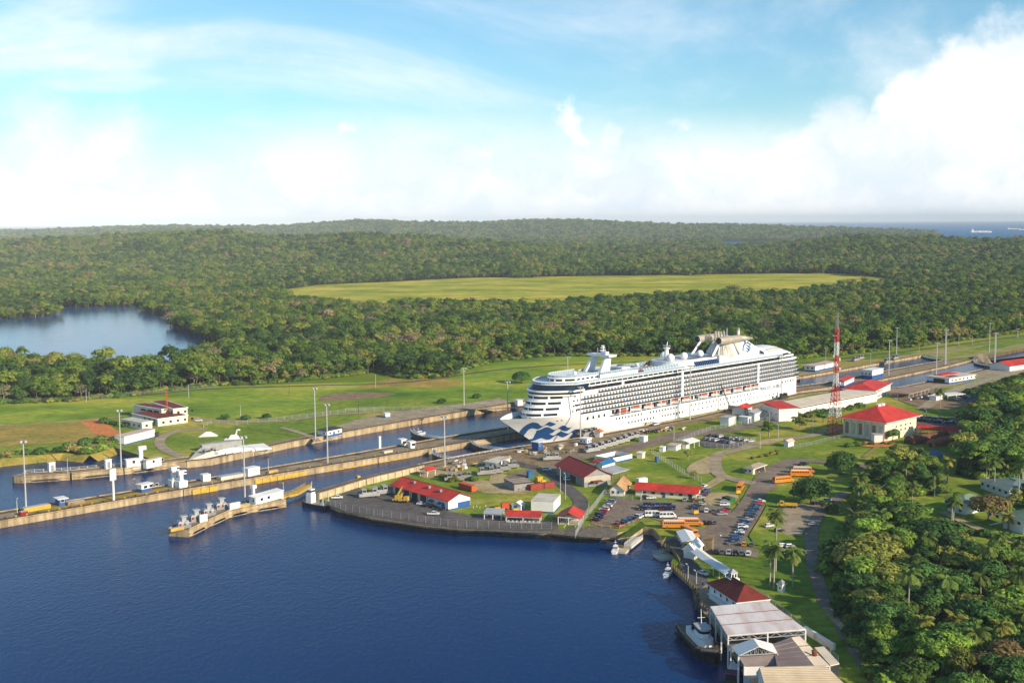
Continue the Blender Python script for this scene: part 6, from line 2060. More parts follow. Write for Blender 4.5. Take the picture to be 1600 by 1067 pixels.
def car_proto(kind, col):
 if (kind, col) in CARS: return CARS[(kind, col)], False
 root = empty('parked_car' if kind != 'van' else 'parked_van', 'x', kind)
 P = paint(col)
 mb, gl = MB(), MB()
 if kind == 'sedan':
  L_, W_, H_ = 4.5, 1.78, 1.45
  low = [(-2.25, .32), (2.2, .32), (2.25, .62), (2.1, .80), (.95, .92), (-1.55, .95), (-2.2, .88), (-2.25, .6)]
  cab = [(1.0, .91), (.35, 1.38), (-.95, 1.42), (-1.7, .94)]
 elif kind == 'car':
  low = [(-2.0, .32), (1.95, .32), (2.0, .62), (1.9, .82), (1.05, .95), (-1.9, 1.0), (-2.0, .6)]
  cab = [(1.1, .94), (.45, 1.42), (-1.55, 1.46), (-1.95, .99)]
 elif kind == 'suv':
  low = [(-2.2, .4), (2.2, .4), (2.25, .75), (2.15, 1.02), (1.1, 1.1), (-2.2, 1.12), (-2.25, .7)]
  cab = [(1.15, 1.09), (.55, 1.72), (-1.95, 1.76), (-2.2, 1.11)]
 elif kind == 'pickup':
  low = [(-2.6, .45), (2.5, .45), (2.55, .8), (2.45, 1.02), (1.3, 1.08), (-2.6, 1.08), (-2.62, .6)]
  cab = [(1.35, 1.07), (.8, 1.68), (-.5, 1.7), (-.7, 1.07)]
 else:
  low = [(-2.5, .42), (2.4, .42), (2.5, .85), (2.3, 1.2), (1.9, 1.28), (-2.5, 1.28)]
  cab = [(1.95, 1.27), (1.4, 2.1), (1.0, 2.2), (-2.4, 2.2), (-2.5, 1.27)]
 hw = .88 if kind != 'van' else .95
 extr(mb, low, -hw, hw, P)
 k = len(cab)
 # cabin: pillars and roof in paint, glass set between them
 tw = hw - .2
 vs = [(x, -(hw - .05 if z < cab[0][1] + .06 else tw), z) for x, z in cab] + [(x, (hw - .05 if z < cab[0][1] + .06 else tw), z) for x, z in cab]
 gl.add(vs, [tuple(range(k)), tuple(range(2 * k - 1, k - 1, -1))] + [(i, k + i, k + (i + 1) % k, (i + 1) % k) for i in range(k)], M_glass)
 top = [p for p in cab if p[1] > cab[0][1] + .3]
 mb.add([(top[0][0] + .04, -tw - .02, top[0][1] + .02), (top[-1][0] - .04, -tw - .02, top[-1][1] + .02), (top[-1][0] - .04, tw + .02, top[-1][1] + .02), (top[0][0] + .04, tw + .02, top[0][1] + .02),
   (top[0][0], -tw, top[0][1] + .07), (top[-1][0], -tw, top[-1][1] + .07), (top[-1][0], tw, top[-1][1] + .07), (top[0][0], tw, top[0][1] + .07)],
  [(4, 7, 6, 5), (0, 4, 5, 1), (2, 6, 7, 3), (1, 5, 6, 2), (3, 7, 4, 0)], P)
 for s_ in (-1, 1):
  for xb, xt in ((cab[0][0], top[0][0]), (cab[-1][0], top[-1][0]), ((cab[0][0] + cab[-1][0]) / 2, (top[0][0] + top[-1][0]) / 2)):
   mb.bar((xb, s_ * (hw - .04), cab[0][1]), (xt, s_ * (tw + .01), top[0][1] + .03), .09, P)
 if kind == 'pickup':
  mb.box(-2.5, -.8, -.72, .72, 1.081, 1.09, M_dark)
 if kind == 'van':
  for x in (-1.6, -.6, .4):
   mb.box(x - .08, x + .08, -hw + .0, hw, 1.28, 2.18, P)
  mb.box(-2.45, 1.3, -tw - .08, tw + .08, 2.0, 2.26, P)
 mb.build('body', root)
 gl.build('window', root)
 x1 = low[1][0] - .8; x0 = low[0][0] + .8
 wm = None
 for x in (x0, x1):
  for s_ in (-1, 1):
   if wm is None:
    m_ = MB(); m_.tube((0, -.12, 0), (0, .12, 0), .33, .33, 10, M_tyre); m_.tube((0, -.13, 0), (0, .13, 0), .19, .19, 8, M_steel)
    wo = m_.build('wheel', root); wm = wo.data
   else:
    wo = bpy.data.objects.new('wheel', wm); COL.objects.link(wo); wo.parent = root
   wo.location = (x, s_ * (hw - .1), .33)
 m_ = MB()
 for s_ in (-1, 1):
  m2 = MB(); xm = max(p[0] for p in low); m2.box(xm - .12, xm + .01, s_ * (hw - .28) - .18, s_ * (hw - .28) + .18, .62, .76, M_white); m2.build('headlight', root)
  m2 = MB(); xm = min(p[0] for p in low); m2.box(xm - .01, xm + .1, s_ * (hw - .2) - .14, s_ * (hw - .2) + .14, .68, .86, M_lamp_red); m2.build('tail_light', root)
 CARS[(kind, col)] = root
 return root, True

def place_car(kind, col, p, rz, label, group, z=.30):
 pr, new = car_proto(kind, col)
 o = pr if new else copy_tree(pr)
 o.location = (p.x, p.y, z)
 o.rotation_euler = (0, 0, rz)
 tag(o, label, {'suv': 'car', 'sedan': 'car'}.get(kind, kind), group)
 return o
KN = {'sedan': 'sedan', 'car': 'hatchback', 'suv': 'SUV', 'pickup': 'pickup truck', 'van': 'minibus'}
def car_row(p0, p1, spec, heading, desc, group, frm='left'):
 """cars side by side from one ground point to another; spec is a list of (kind, colour)"""
 a, b = G(*p0), G(*p1)
 n = len(spec)
 d = (b - a).normalized()
 for i, (k, c) in enumerate(spec):
  p = a + (b - a) * (i / max(1, n - 1)) + Vector((rnd.uniform(-.2, .2), rnd.uniform(-.2, .2), 0))
  rz = math.atan2(d.y, d.x) + R(heading) + rnd.uniform(-.05, .05) + (math.pi if rnd.random() < .3 else 0)
  place_car(k, c, p, rz, '%s %s, %s from the %s in %s' % (c, KN[k], ORD[i], frm, desc), group)
S, C_, U, PK = 'sedan', 'car', 'suv', 'pickup'
car_row(zz4(912, 822), zz4(1052, 660), [(S, 'maroon'), (S, 'dark blue'), (U, 'dark blue'), (S, 'maroon'), (C_, 'red'), (U, 'white'), (S, 'maroon'), (C_, 'white'), (S, 'grey'), (U, 'silver'), (S, 'blue')], 75, 'the slanting row by the white fence', 'cars along the left edge of the parking lot', 'bottom')
car_row(zz4(1098, 868), zz4(1285, 788), [(S, 'red'), (S, 'dark blue'), (C_, 'blue'), (S, 'blue'), (S, 'dark blue'), (U, 'white'), (C_, 'white')], 75, 'the row by the grass slope', 'cars along the waterside edge of the parking lot')
car_row(zz4(1288, 728), zz4(1560, 726), [(U, 'black'), (S, 'dark blue'), (S, 'grey'), (C_, 'dark blue'), (S, 'black'), (S, 'maroon'), (U, 'dark blue'), (S, 'black'), (C_, 'dark blue')], 80, 'the front row behind the minibuses', 'dark cars in the middle of the parking lot')
car_row(zz4(1320, 700), zz4(1530, 700), [(S, 'dark blue'), (S, 'black'), (C_, 'dark blue'), (S, 'blue'), (U, 'grey'), (S, 'black'), (S, 'dark blue')], 80, 'the rear row behind the minibuses', 'dark cars in the middle of the parking lot')
for i, (x, y) in enumerate(((1390, 790), (1512, 800))):
 o = place_car('van', 'white', G(*zz4(x, y)), AL - .75, '%s of two white minibuses parked above the orange bus' % ('left', 'right')[i], 'white minibuses')
 o.scale = (1.45, 1.15, 1.2)
def lone(kind, col, px, rz, label, group='cars parked singly'):
 return place_car(kind, col, G(*px), rz, label, group)
for k, c, x, y, a, l in (
  (S, 'dark blue', 455, 725, .2, 'dark blue sedan just left of the yellow sign box in the lot'), (S, 'black', 478, 706, .2, 'black sedan behind the dark blue one by the yellow sign box'),
  (C_, 'silver', 515, 695, .2, 'silver hatchback at the end of the red roofed office'), (U, 'white', 552, 750, 1.4, 'white SUV right of the yellow sign box'),
  (S, 'grey', 610, 752, 1.4, 'grey sedan second right of the yellow sign box'), (S, 'red', 700, 752, .1, 'red sedan between two dark cars at the lot exit'),
  (S, 'silver', 684, 775, .1, 'silver sedan nearest the road at the lot exit'), (S, 'dark blue', 722, 738, .1, 'dark blue sedan beside the red one at the lot exit'),
  (U, 'white', 706, 698, .0, 'white SUV below the green waste container'), (C_, 'silver', 712, 676, .0, 'silver hatchback right below the black waste container'),
  (C_, 'white', 535, 540, 1.0, 'white hatchback at the top of the dirt by the office end'), (S, 'blue', 562, 580, .5, 'blue sedan on the dirt by the office end'),
  (S, 'maroon', 542, 604, .5, 'maroon sedan on the dirt by the office end'), (S, 'dark blue', 524, 620, .5, 'dark blue sedan on the dirt by the office end'),
  (C_, 'silver', 508, 638, .5, 'silver hatchback lowest on the dirt by the office end'), (S, 'maroon', 466, 662, .3, 'maroon sedan in front of the right end of the office'),
  (C_, 'silver', 376, 656, 1.2, 'silver hatchback parked against the front of the red roofed office'), (S, 'white', 92, 640, .1, 'white sedan at the left front of the red roofed office'),
  (S, 'black', 45, 636, .1, 'black sedan at the left front of the red roofed office'),
  (S, 'dark blue', 528, 846, 1.3, 'dark blue sedan left of three behind the orange bus'), (S, 'black', 575, 848, 1.3, 'black sedan in the middle of three behind the orange bus'), (C_, 'grey', 622, 848, 1.3, 'grey hatchback right of three behind the orange bus'),
  (U, 'black', 1365, 358, .0, 'black SUV above the parked orange buses'), (U, 'black', 1475, 690, .4, 'black SUV under the big round tree'), (C_, 'white', 1562, 662, .7, 'white hatchback on the lane right of the round tree'),
  (S, 'silver', 1445, 862, -.15, 'silver sedan half on the grass verge by the curving lane'), (C_, 'white', 1076, 875, .4, 'white hatchback behind the trunk of the tall palm'), (C_, 'black', 1160, 915, .3, 'black hatchback right of the tall palm trunk')):
 lone(k, c, zz5(x, y), a, l)
car_row(zz5(770, 1020), zz5(1000, 668), [(S, 'grey'), (S, 'dark blue'), (U, 'blue'), (S, 'dark blue'), (C_, 'white'), (S, 'dark blue'), (U, 'white'), (S, 'blue'), (S, 'dark blue'), (S, 'silver'), (U, 'dark blue'), (S, 'black'), (S, 'blue'), (U, 'dark blue'), (S, 'grey'), (S, 'dark blue'), (C_, 'red'), (S, 'white')], -62, 'the long row by the lawn', 'cars in the long row beside the round lawn', 'bottom')
lone(C_, 'yellow', zz5(872, 1030), 1.2, 'yellow hatchback at the bottom end of the long row by the lawn')
lone(C_, 'grey', zz5(932, 1032), 1.2, 'grey hatchback right of the yellow one below the lawn')
car_row(zb(812, 315), zb(1002, 328), [(U, 'black'), (S, 'grey'), (C_, 'silver'), (S, 'black'), (U, 'grey'), (U, 'white')], 90, 'the bank row above the walkway', 'cars on the bank above the walkway')
for x, y, c, l in ((1200, 280, 'white', 'white hatchback behind the left pair of palms'), (1240, 282, 'silver', 'silver hatchback beside the white one behind the palms'), (1208, 318, 'dark blue', 'dark blue hatchback in the shade between the palms'), (1228, 338, 'white', 'white hatchback lowest between the palms')):
 lone(C_, c, zb(x, y), .3, l)
back = [(S, 'black'), (S, 'dark blue'), (U, 'white'), (S, 'black'), (C_, 'grey'), (S, 'white'), (U, 'silver'), (C_, 'white'), (S, 'white')]
car_row(zz5(600, 118), zz5(925, 165), back, 70, 'the rear row of the fenced lot', 'cars in the fenced lot by the ship')
car_row(zz5(560, 150), zz5(765, 178), [(C_, 'silver'), (U, 'white'), (U, 'white'), (S, 'dark blue'), (S, 'blue'), (C_, 'silver')], 70, 'the front row of the fenced lot', 'cars in the fenced lot by the ship')
car_row(zz4(1345, 88), zz4(1540, 62), [(S, 'black'), (S, 'dark blue'), (S, 'black'), (U, 'black'), (S, 'black'), (S, 'grey'), (S, 'black')], 60, 'the dark row beside the ship', 'dark cars beside the hull of the ship')
# far lots at the right: rows of small cars, single meshes
def small_row(p0, p1, cols, desc, group, hd=80):
 a, b = G(*p0), G(*p1)
 d = (b - a).normalized()
 for i, c in enumerate(cols):
  p = a + (b - a) * i / max(1, len(cols) - 1)
  pr, new = car_proto('sedan' if i % 3 else 'suv', c)
  o = pr if new else copy_tree(pr)
  o.location = (p.x, p.y, .3); o.rotation_euler = (0, 0, math.atan2(d.y, d.x) + R(hd) + rnd.uniform(-.06, .06))
  tag(o, '%s car, %s from the left in %s' % (c, ORD[i], desc), 'car', group)
cc = ['white', 'silver', 'dark blue', 'black', 'white', 'grey', 'blue', 'red', 'silver', 'dark blue', 'white', 'grey']
small_row(z8(880, 745), z8(1150, 772), ['dark blue', 'black', 'dark blue', 'grey', 'blue', 'dark blue', 'black', 'silver', 'dark blue', 'dark blue', 'black', 'grey'], 'the front shaded row behind the red canopy', 'cars in the shaded lot behind the hall')
small_row(z8(870, 728), z8(1060, 742), ['white', 'dark blue', 'grey', 'black', 'dark blue', 'blue', 'silver', 'dark blue', 'black'], 'the rear shaded row behind the red canopy', 'cars in the shaded lot behind the hall')
small_row(z8(1130, 600), z8(1330, 556), cc, 'the lower row of the far right lot', 'cars in the far right lot', 70)
small_row(z8(1400, 548), z8(1560, 520), ['dark blue', 'grey', 'blue', 'white', 'dark blue', 'silver', 'dark blue', 'grey', 'white', 'dark blue'], 'the upper row of the far right lot', 'cars in the far right lot', 70)
small_row(z8(1380, 562), z8(1530, 540), ['silver', 'dark blue', 'grey', 'blue', 'dark blue', 'white', 'grey', 'dark blue'], 'the middle row of the far right lot', 'cars in the far right lot', 70)
small_row(z8(800, 605), z8(945, 570), ['white', 'black', 'silver', 'white', 'dark blue', 'white', 'black'], 'the row before the brown parking roof', 'cars by the brown parking roof', 70)
for k, c, px, a, l in ((PK, 'white', zz3(625, 775), -.15, 'white pickup truck near the fence in front of the red roofed workshop'), (S, 'white', zz3(528, 690), -.3, 'white sedan by the open bays of the red roofed workshop'), (U, 'black', zz3(600, 712), -.2, 'black SUV beside the blue awning of the workshop'),
     (S, 'black', zz3(685, 735), -.2, 'black sedan at the blue corner of the workshop'), (PK, 'white', z2(950, 782), .1, 'white pickup truck by the cream block wall and the work boat'), (U, 'white', zz4(505, 405), .05, 'white SUV on the curving road by the warehouse'),
     (PK, 'white', r7(22, 800), .75, 'white pickup truck driving along the ship hull'), (U, 'white', zz4(680, 488), .4, 'white vehicle parked against the grey wall of the warehouse'), (U, 'white', z1(1105, 352), .0, 'white SUV right of the cream headquarters'),
     (S, 'white', zb(738, 440), -1.0, 'white sedan parked on the quay beside the long walkway roof')):
 lone(k, c, px, a, l)

def bus(label, px, rz, white_roof=True):
 p = G(*px)
 root = empty('school_bus', label, 'bus', (p.x, p.y, .3), rz, 'orange buses')
 L_, hw = 5.2, 1.22
 mb = MB()
 prof = [(-L_, .5), (4.0, .5), (4.0, 2.9), (3.7, 3.05), (-L_ + .3, 3.1), (-L_, 2.9)]
 extr(mb, prof, -hw, hw, M_bus)
 mb.build('body', root)
 mb = MB(); extr(mb, [(4.0, .5), (5.6, .5), (5.7, 1.1), (5.4, 1.5), (4.0, 1.65)], -.95, .95, M_bus); mb.build('hood', root)
 mb = MB(); mb.box(-L_ + .5, 3.5, -hw + .25, hw - .25, 3.08, 3.2, M_white if white_roof else M_bus); mb.build('roof', root)
 for s_ in (-1, 1):
  for k in range(11):
   m_ = MB(); x = -L_ + .5 + k * .78; m_.box(x, x + .58, s_ * hw - .03, s_ * hw + .03, 1.85, 2.6, M_glass); m_.build('window', root)
  m_ = MB(); m_.box(-L_, 4.0, s_ * (hw + .01) - .02, s_ * (hw + .01) + .02, 1.2, 1.32, M_dark); m_.build('stripe', root)
 m_ = MB(); m_.box(3.98, 4.05, -hw + .15, hw - .15, 1.8, 2.75, M_glass); m_.build('windscreen', root)
 m_ = MB(); m_.box(-L_ - .05, -L_ + .02, -hw + .3, hw - .3, 1.8, 2.6, M_glass); m_.build('rear_window', root)
 for x in (-3.4, 4.3):
  for s_ in (-1, 1):
   m_ = MB(); m_.tube((x, s_ * (hw - .25), .5), (x, s_ * (hw + .02), .5), .5, .5, 12, M_tyre); m_.tube((x, s_ * (hw - .2), .5), (x, s_ * (hw + .04), .5), .26, .26, 8, M_steel); m_.build('wheel', root)
 m_ = MB(); m_.box(5.62, 5.8, -1, 1, .45, .7, M_dark); m_.build('bumper', root)
 return root
bus('long orange bus above the boat landing, the front one of two', zz5(292, 882), -.02)
bus('orange bus with a white roof behind the front bus at the boat landing', zz5(410, 862), -.05)
bus('orange bus nosing toward the white walkway roof', zz5(415, 945), -1.15, False)
bus('lone orange bus facing the camera beside the small grass island', zz5(838, 560), 1.25, False)
bus('short looking orange bus parked below the pair by the lawn', zz5(1190, 505), .38, False)
bus('front one of two orange buses side by side on the lawn', zz5(1340, 452), -.06)
bus('rear one of two orange buses side by side on the lawn', zz5(1360, 425), -.06)
# yellow mobile crane and yellow truck
p = G(*zz3(355, 668))
root = empty('mobile_crane', 'yellow mobile crane in front of the open bays of the workshop', 'crane', (p.x, p.y, .3), -.25)
mb = MB(); mb.box(-3.6, 3.6, -1.25, 1.25, .8, 1.6, M_yellow); mb.box(1.6, 3.5, -1.2, 1.2, 1.6, 2.7, M_yellow); mb.build('chassis', root)
mb = MB(); mb.box(-2.6, .6, -1.1, 1.1, 1.7, 3.1, M_yellow); mb.box(-.2, .8, .1, 1.1, 3.1, 3.9, M_yellow); mb.box(.79, .84, .2, 1.0, 2.6, 3.7, M_glass); mb.build('turret', root)
mb = MB(); mb.bar((-1.8, 0, 2.8), (.2, .2, 6.6), .8, M_yellow); mb.bar((.2, .2, 6.6), (.8, .2, 7.2), .45, M_yellow); mb.build('boom', root)
for x in (-2.6, -1.2, 1.4, 2.8):
 for s_ in (-1, 1):
  mb = MB(); mb.tube((x, s_ * .9, .6), (x, s_ * 1.3, .6), .6, .6, 12, M_tyre); mb.build('wheel', root)
p = G(*zz5(1215, 712))
root = empty('dump_truck', 'yellow truck with a flat bed under the tall palm crown by the lane', 'truck', (p.x, p.y, .35), 2.9)
mb = MB(); mb.box(.8, 2.6, -1.15, 1.15, .9, 2.7, M_yellow); mb.box(2.6, 3.7, -1.0, 1.0, .9, 1.8, M_yellow); mb.build('cab', root)
mb = MB(); mb.box(2.58, 2.64, -1, 1, 1.85, 2.55, M_glass); mb.box(1.2, 2.3, 1.13, 1.17, 1.8, 2.5, M_glass); mb.box(1.2, 2.3, -1.17, -1.13, 1.8, 2.5, M_glass); mb.build('window', root)
mb = MB(); mb.box(-5.0, .6, -1.25, 1.25, 1.1, 1.4, M_yellow); mb.box(-5.0, .6, -1.25, -1.15, 1.4, 1.9, M_yellow); mb.box(-5, .6, 1.15, 1.25, 1.4, 1.9, M_yellow); mb.build('bed', root)
for x in (-3.8, -2.5, 2.7):
 for s_ in (-1, 1):
  mb = MB(); mb.tube((x, s_ * .85, .55), (x, s_ * 1.2, .55), .55, .55, 12, M_tyre); mb.build('wheel', root)
# dark crawler crane by the hull
p = G(*r7(600, 690))
root = empty('crawler_crane', 'dark crane with a slanting lattice boom against the ship hull', 'crane', (p.x, p.y, .3), 2.4)
mb = MB(); mb.box(-2.4, 2.4, -1.8, -1.0, 0, 1.0, M_dark); mb.box(-2.4, 2.4, 1.0, 1.8, 0, 1.0, M_dark); mb.build('track', root)
mb = MB(); mb.box(-3.0, 2.0, -1.4, 1.4, 1.1, 3.4, M_grey); mb.box(1.0, 2.2, .3, 1.4, 1.2, 3.8, M_grey); mb.build('cab', root)
mb = MB()
top = Vector((9, 0, 17)); bs = Vector((1.5, 0, 2))
for s_ in (-.5, .5):
 for q in (-.4, .4): mb.bar(bs + Vector((q, s_, 0)), top + Vector((q * .4, s_ * .4, 0)), .22, M_dark)
for i in range(12):
 a = bs + (top - bs) * i / 12; c = bs + (top - bs) * (i + 1) / 12
 mb.bar(a + Vector((0, -.5, 0)), c + Vector((0, .5, 0)), .16, M_dark)
mb.build('boom', root)
mb = MB(); mb.bar(top, Vector((-2, 0, 3.4)), .08, M_dark); mb.build('cable', root)

# lock locomotives
LOCO = {}
def loco(label, px, z=.4, rz=AL, mt=None, group='lock locomotives'):
 p = G(*px)
 mt = mt or M_steel
 if mt.name in LOCO:
  root = copy_tree(LOCO[mt.name]); root.location = (p.x, p.y, z); root.rotation_euler = (0, 0, rz)
  return tag(root, label, 'locomotive', group)
 root = empty('locomotive', label, 'locomotive', (p.x, p.y, z), rz, group)
 LOCO[mt.name] = root
 mb = MB(); mb.box(-4.8, 4.8, -1.25, 1.25, .4, 1.7, mt); mb.box(-1.6, 1.6, -1.1, 1.1, 1.7, 2.3, mt); mb.build('chassis', root)
 for s_ in (-1, 1):
  mb = MB(); mb.prism([(s_ * 2.4 - 1, -1.2), (s_ * 2.4 + 1, -1.2), (s_ * 2.4 + 1, 1.2), (s_ * 2.4 - 1, 1.2)], 1.7, 3.7, mt); mb.box(s_ * 2.4 - 1.2, s_ * 2.4 + 1.2, -1.4, 1.4, 3.71, 3.85, mt); C0 = mb.build('cab', root)
  mb = MB(); mb.box(s_ * 2.4 - .8, s_ * 2.4 + .8, -1.24, 1.24, 2.5, 3.4, M_glass); mb.box(s_ * 2.4 - 1.04, s_ * 2.4 + 1.04, -.9, .9, 2.5, 3.4, M_glass); mb.build('window', C0)
 mb = MB(); mb.tube((-.2, -.9, 2.3), (-.2, .9, 2.3), .7, .7, 12, M_dark); mb.build('winch', root)
 for x in (-3.6, 3.6):
  mb = MB()
  for s_ in (-1, 1): mb.tube((x, s_ * .8, .35), (x, s_ * 1.0, .35), .5, .5, 10, M_dark)
  mb.bar((x, -.9, .35), (x, .9, .35), .2, M_dark); mb.build('wheel_set', root)
 return root
loco('grey lock locomotive on the far wall below the white ramp', z2(240, 545))
for i, (x, y) in enumerate(((800, 108), (842, 116), (880, 104))):
 loco('grey brown locomotive tight against the ship bow, %s of three from the left' % ORD[i], zz4(x, y), mt=M_greywall)
for i, (x, y) in enumerate(((880, 250), (930, 232), (985, 214), (1030, 202), (1085, 184), (1130, 172), (1180, 152), (1225, 138))):
 loco('grey locomotive parked in the siding row beside the asphalt strip, %s from the left' % ORD[i], zz4(x, y), rz=AL - .2)
loco('grey locomotive standing alone on the turntable grass by the warehouse', zz4(545, 318), rz=.2)
for i, (x, y) in enumerate(((1065, 440), (1125, 430), (1190, 408), (1260, 385))):
 loco('grey brown machine parked below the white flat roofed house, %s from the left' % ORD[i], zz3(x, y), rz=.3, mt=M_greywall)
for i, (x, y) in enumerate(((800, 490), (880, 480))):
 loco('grey machine on the scrub behind the red roofed workshop, %s of two from the left' % ORD[i], zz3(x, y), rz=.1, mt=M_greywall)
for i, (x, y) in enumerate(((90, 625), (180, 605), (250, 585))):
 loco('stored grey machine along the cream block wall, %s from the left' % ORD[i], zz3(x, y), rz=.35)
loco('dark locomotive at the ship stern corner', r7(990, 600), mt=M_dark)
for i, (x, y, h) in enumerate(((430, 312, 4), (465, 300, 5), (650, 325, 4.5), (705, 300, 4))):
 p = G(*z8(x, y + 20)); loco('distant locomotive on the far bank, %s from the left' % ORD[i], z8(x, y + 20), mt=M_greywall)
# piles of stored parts around the lock side
for i in range(34):
 if i < 20: px = (690 + 140 * rnd.random(), 0); px = (px[0], 733 - (px[0] - 690) * .17 + rnd.uniform(-5, 7))
 elif i < 28: px = (822 + 100 * rnd.random(), 0); px = (px[0], 708 - (px[0] - 822) * .1 + rnd.uniform(-5, 7))
 else: px = (1000 + 70 * rnd.random(), 676 - 14 * rnd.random())
 mb = MB()
 for k in range(rnd.randint(3, 6)):
  x, y, s_ = rnd.uniform(-2.4, 2.4), rnd.uniform(-1.6, 1.6), rnd.uniform(.4, 1.2)
  mt = rnd.choice((M_rust, M_greywall, M_conc_pale, M_white, M_yellow, M_brown, M_steel))
  if k % 2: mb.tube((x - 2 * s_, y, .3 + .3 * k), (x + 2 * s_, y + .4, .3 + .3 * k), .25, .25, 6, mt)
  else: mb.box(x - s_, x + s_, y - .7 * s_, y + .7 * s_, 0, .5 + s_ * .9, mt, rnd.random())
 mb.build('parts_pile', None, 'low pile of stored steel parts and crates on the dirt beside the near lock wall', 'pile', 'piles of parts along the near lock wall', loc=G(*px) + Vector((0, 0, .25)), rz=rnd.random() * 3)
# winch machines on the near pier
for i, (x, y) in enumerate(((96, 938), (166, 902), (236, 868), (306, 835))):
 p = G(*z2(x, y))
 root = empty('winch_machine', 'grey winch machine on the near pier, %s from its tip' % ORD[i], 'winch', (p.x, p.y, .05), AL - .25, 'winch machines on the near pier')
 mb = MB(); mb.box(-2.6, 2.6, -2, 2, 0, 1.2, M_greywall); mb.build('base', root)
 mb = MB(); mb.tube((-1.6, -1.6, 2.0), (-1.6, 1.6, 2.0), 1.0, 1.0, 12, M_steel); mb.tube((1.2, -1.6, 2.0), (1.2, 1.6, 2.0), .9, .9, 12, M_steel); mb.build('drum', root)
 mb = MB(); mb.box(-.8, 1.0, -.8, .8, 1.2, 4.6, M_steel); mb.box(-1.4, 1.5, -1.3, 1.3, 4.6, 5.0, M_steel); mb.build('column', root)
 mb = MB(); mb.box(-2.2, -1.4, -1.9, -1.6, 1.2, 2.0, M_lamp_red); mb.build('red_box', root)
 for s_ in (-1, 1):
  mb = MB()
  for k in range(4): mb.bar((-2.5 + k * 1.66, s_ * 2.0, 1.2), (-2.5 + k * 1.66, s_ * 2.0, 2.3), .12, M_white)
  mb.bar((-2.5, s_ * 2, 2.3), (2.5, s_ * 2, 2.3), .12, M_white); mb.build('handrail', root)
# clutter boxes on the pier and walls
for i, (px, sx, sy, h, mt, lab) in enumerate(((z2(205, 908), 1.8, .4, 3.2, M_white, 'white sign panel on the near pier beside the third winch'), (z2(378, 838), 2.6, .6, 3.0, M_white, 'white panel in front of the long cabin on the near pier'),
  (z2(420, 826), 3.5, 1.2, 1.2, M_yellow, 'yellow block on the near pier'), (z2(55, 955), 3, 1.0, 1.1, M_yellow, 'yellow edge block on the tip of the near pier'),
  (z1(200, 838), 6.0, 1.6, 1.8, M_yellow, 'yellow steel box near the left end of the centre wall'), (z1(130, 866), 1.6, 1.2, 1.6, M_lamp_red, 'small red box near the left end of the centre wall'),
  (z1(420, 806), 4, 1.0, 1.3, M_brown, 'low brown frame on the turf of the centre wall'), (z2(360, 660), 7, 2.2, 1.6, M_conc_pale, 'pale low machine deck on the centre wall'),
  (z2(1065, 665), 0.9, .9, 1.4, M_yellow, 'yellow post box on the centre wall'), (z2(590, 630), 2.8, 1.0, 1.0, M_yellow, 'yellow pair of steps on the centre wall'),
  (zz3(175, 215), .7, .7, 7.0, M_white, 'white goose neck vent on the centre wall'), (zz3(240, 245), 3, 1.2, 1.0, M_conc_pale, 'white low chest on the centre wall'))):
 p = G(*px)
 mb = MB(); mb.box(-sx, sx, -sy, sy, 0, h, mt); mb.box(-sx * .9, sx * .9, -sy * .9, sy * .9, h, h + .12, M_greyroof)
 mb.build('deck_box', None, lab, 'box', loc=(p.x, p.y, -.2 if i > 3 else .05), rz=AL)
# sign board on its post
p = G(177.7, 780.5)
root = empty('sign_board', 'tall white blank sign board on a white post on the centre wall', 'sign', (p.x, p.y, -.2), AL + .25)
mb = MB(); mb.tube((0, 0, 0), (0, 0, 10), .55, .5, 10, M_white); mb.build('post', root)
mb = MB(); mb.box(-1.75, 1.75, -.2, .2, 9.2, 14.4, M_white); mb.box(-1.4, 1.4, -.1, .1, 14.4, 15, M_grey); mb.build('board', root)

# ------------------------------------------------------------------ light masts and poles
MASTS = [(41, 688, 797, 'at the left end of the centre wall'), (189.5, 640, 731.5, 'on the far approach pier beside the white control house'), (383, 681, 785, 'on the near pier beside the long white cabin'), (512, 631, 722.5, 'on the centre wall above the yellow fender'),
  (493, 606, 686.5, 'on the far lock wall by the dark roofed hut'), (695, 650, 731, 'on the near wall behind the red shelter'), (906.8, 604, 688, 'in front of the ship bow'), (1078, 571, 656, 'in front of the ship amidships'), (1220.5, 555, 622, 'in front of the ship stern'),
  (793.5, 596, 672, 'left of the ship bow on the centre wall'), (887, 557, 622, 'behind the ship forecastle'), (725, 575, 634, 'on the far bank left of the ship'), (1303, 524, 580, 'behind the radio tower on the far bank'), (1388.5, 531, 586, 'on the centre wall right of the blue based house'), (1400.5, 512, 556, 'on the far bank above the right hand lane'),
  (1462.5, 536, 596, 'in front of the right hand water lane'), (1477, 515, 569, 'double mast on the centre wall at the right'), (1545.5, 505, 551, 'on the grass bank at the far right'), (1554, 520, 575.5, 'double mast by the distant gate at the right'), (1590, 514, 528, 'small mast at the right edge by the road')]
M_pole = mat('pale pole', (.50, .50, .49), (.42, .42, .41), scale=.4, rough=.5, metal=.2)
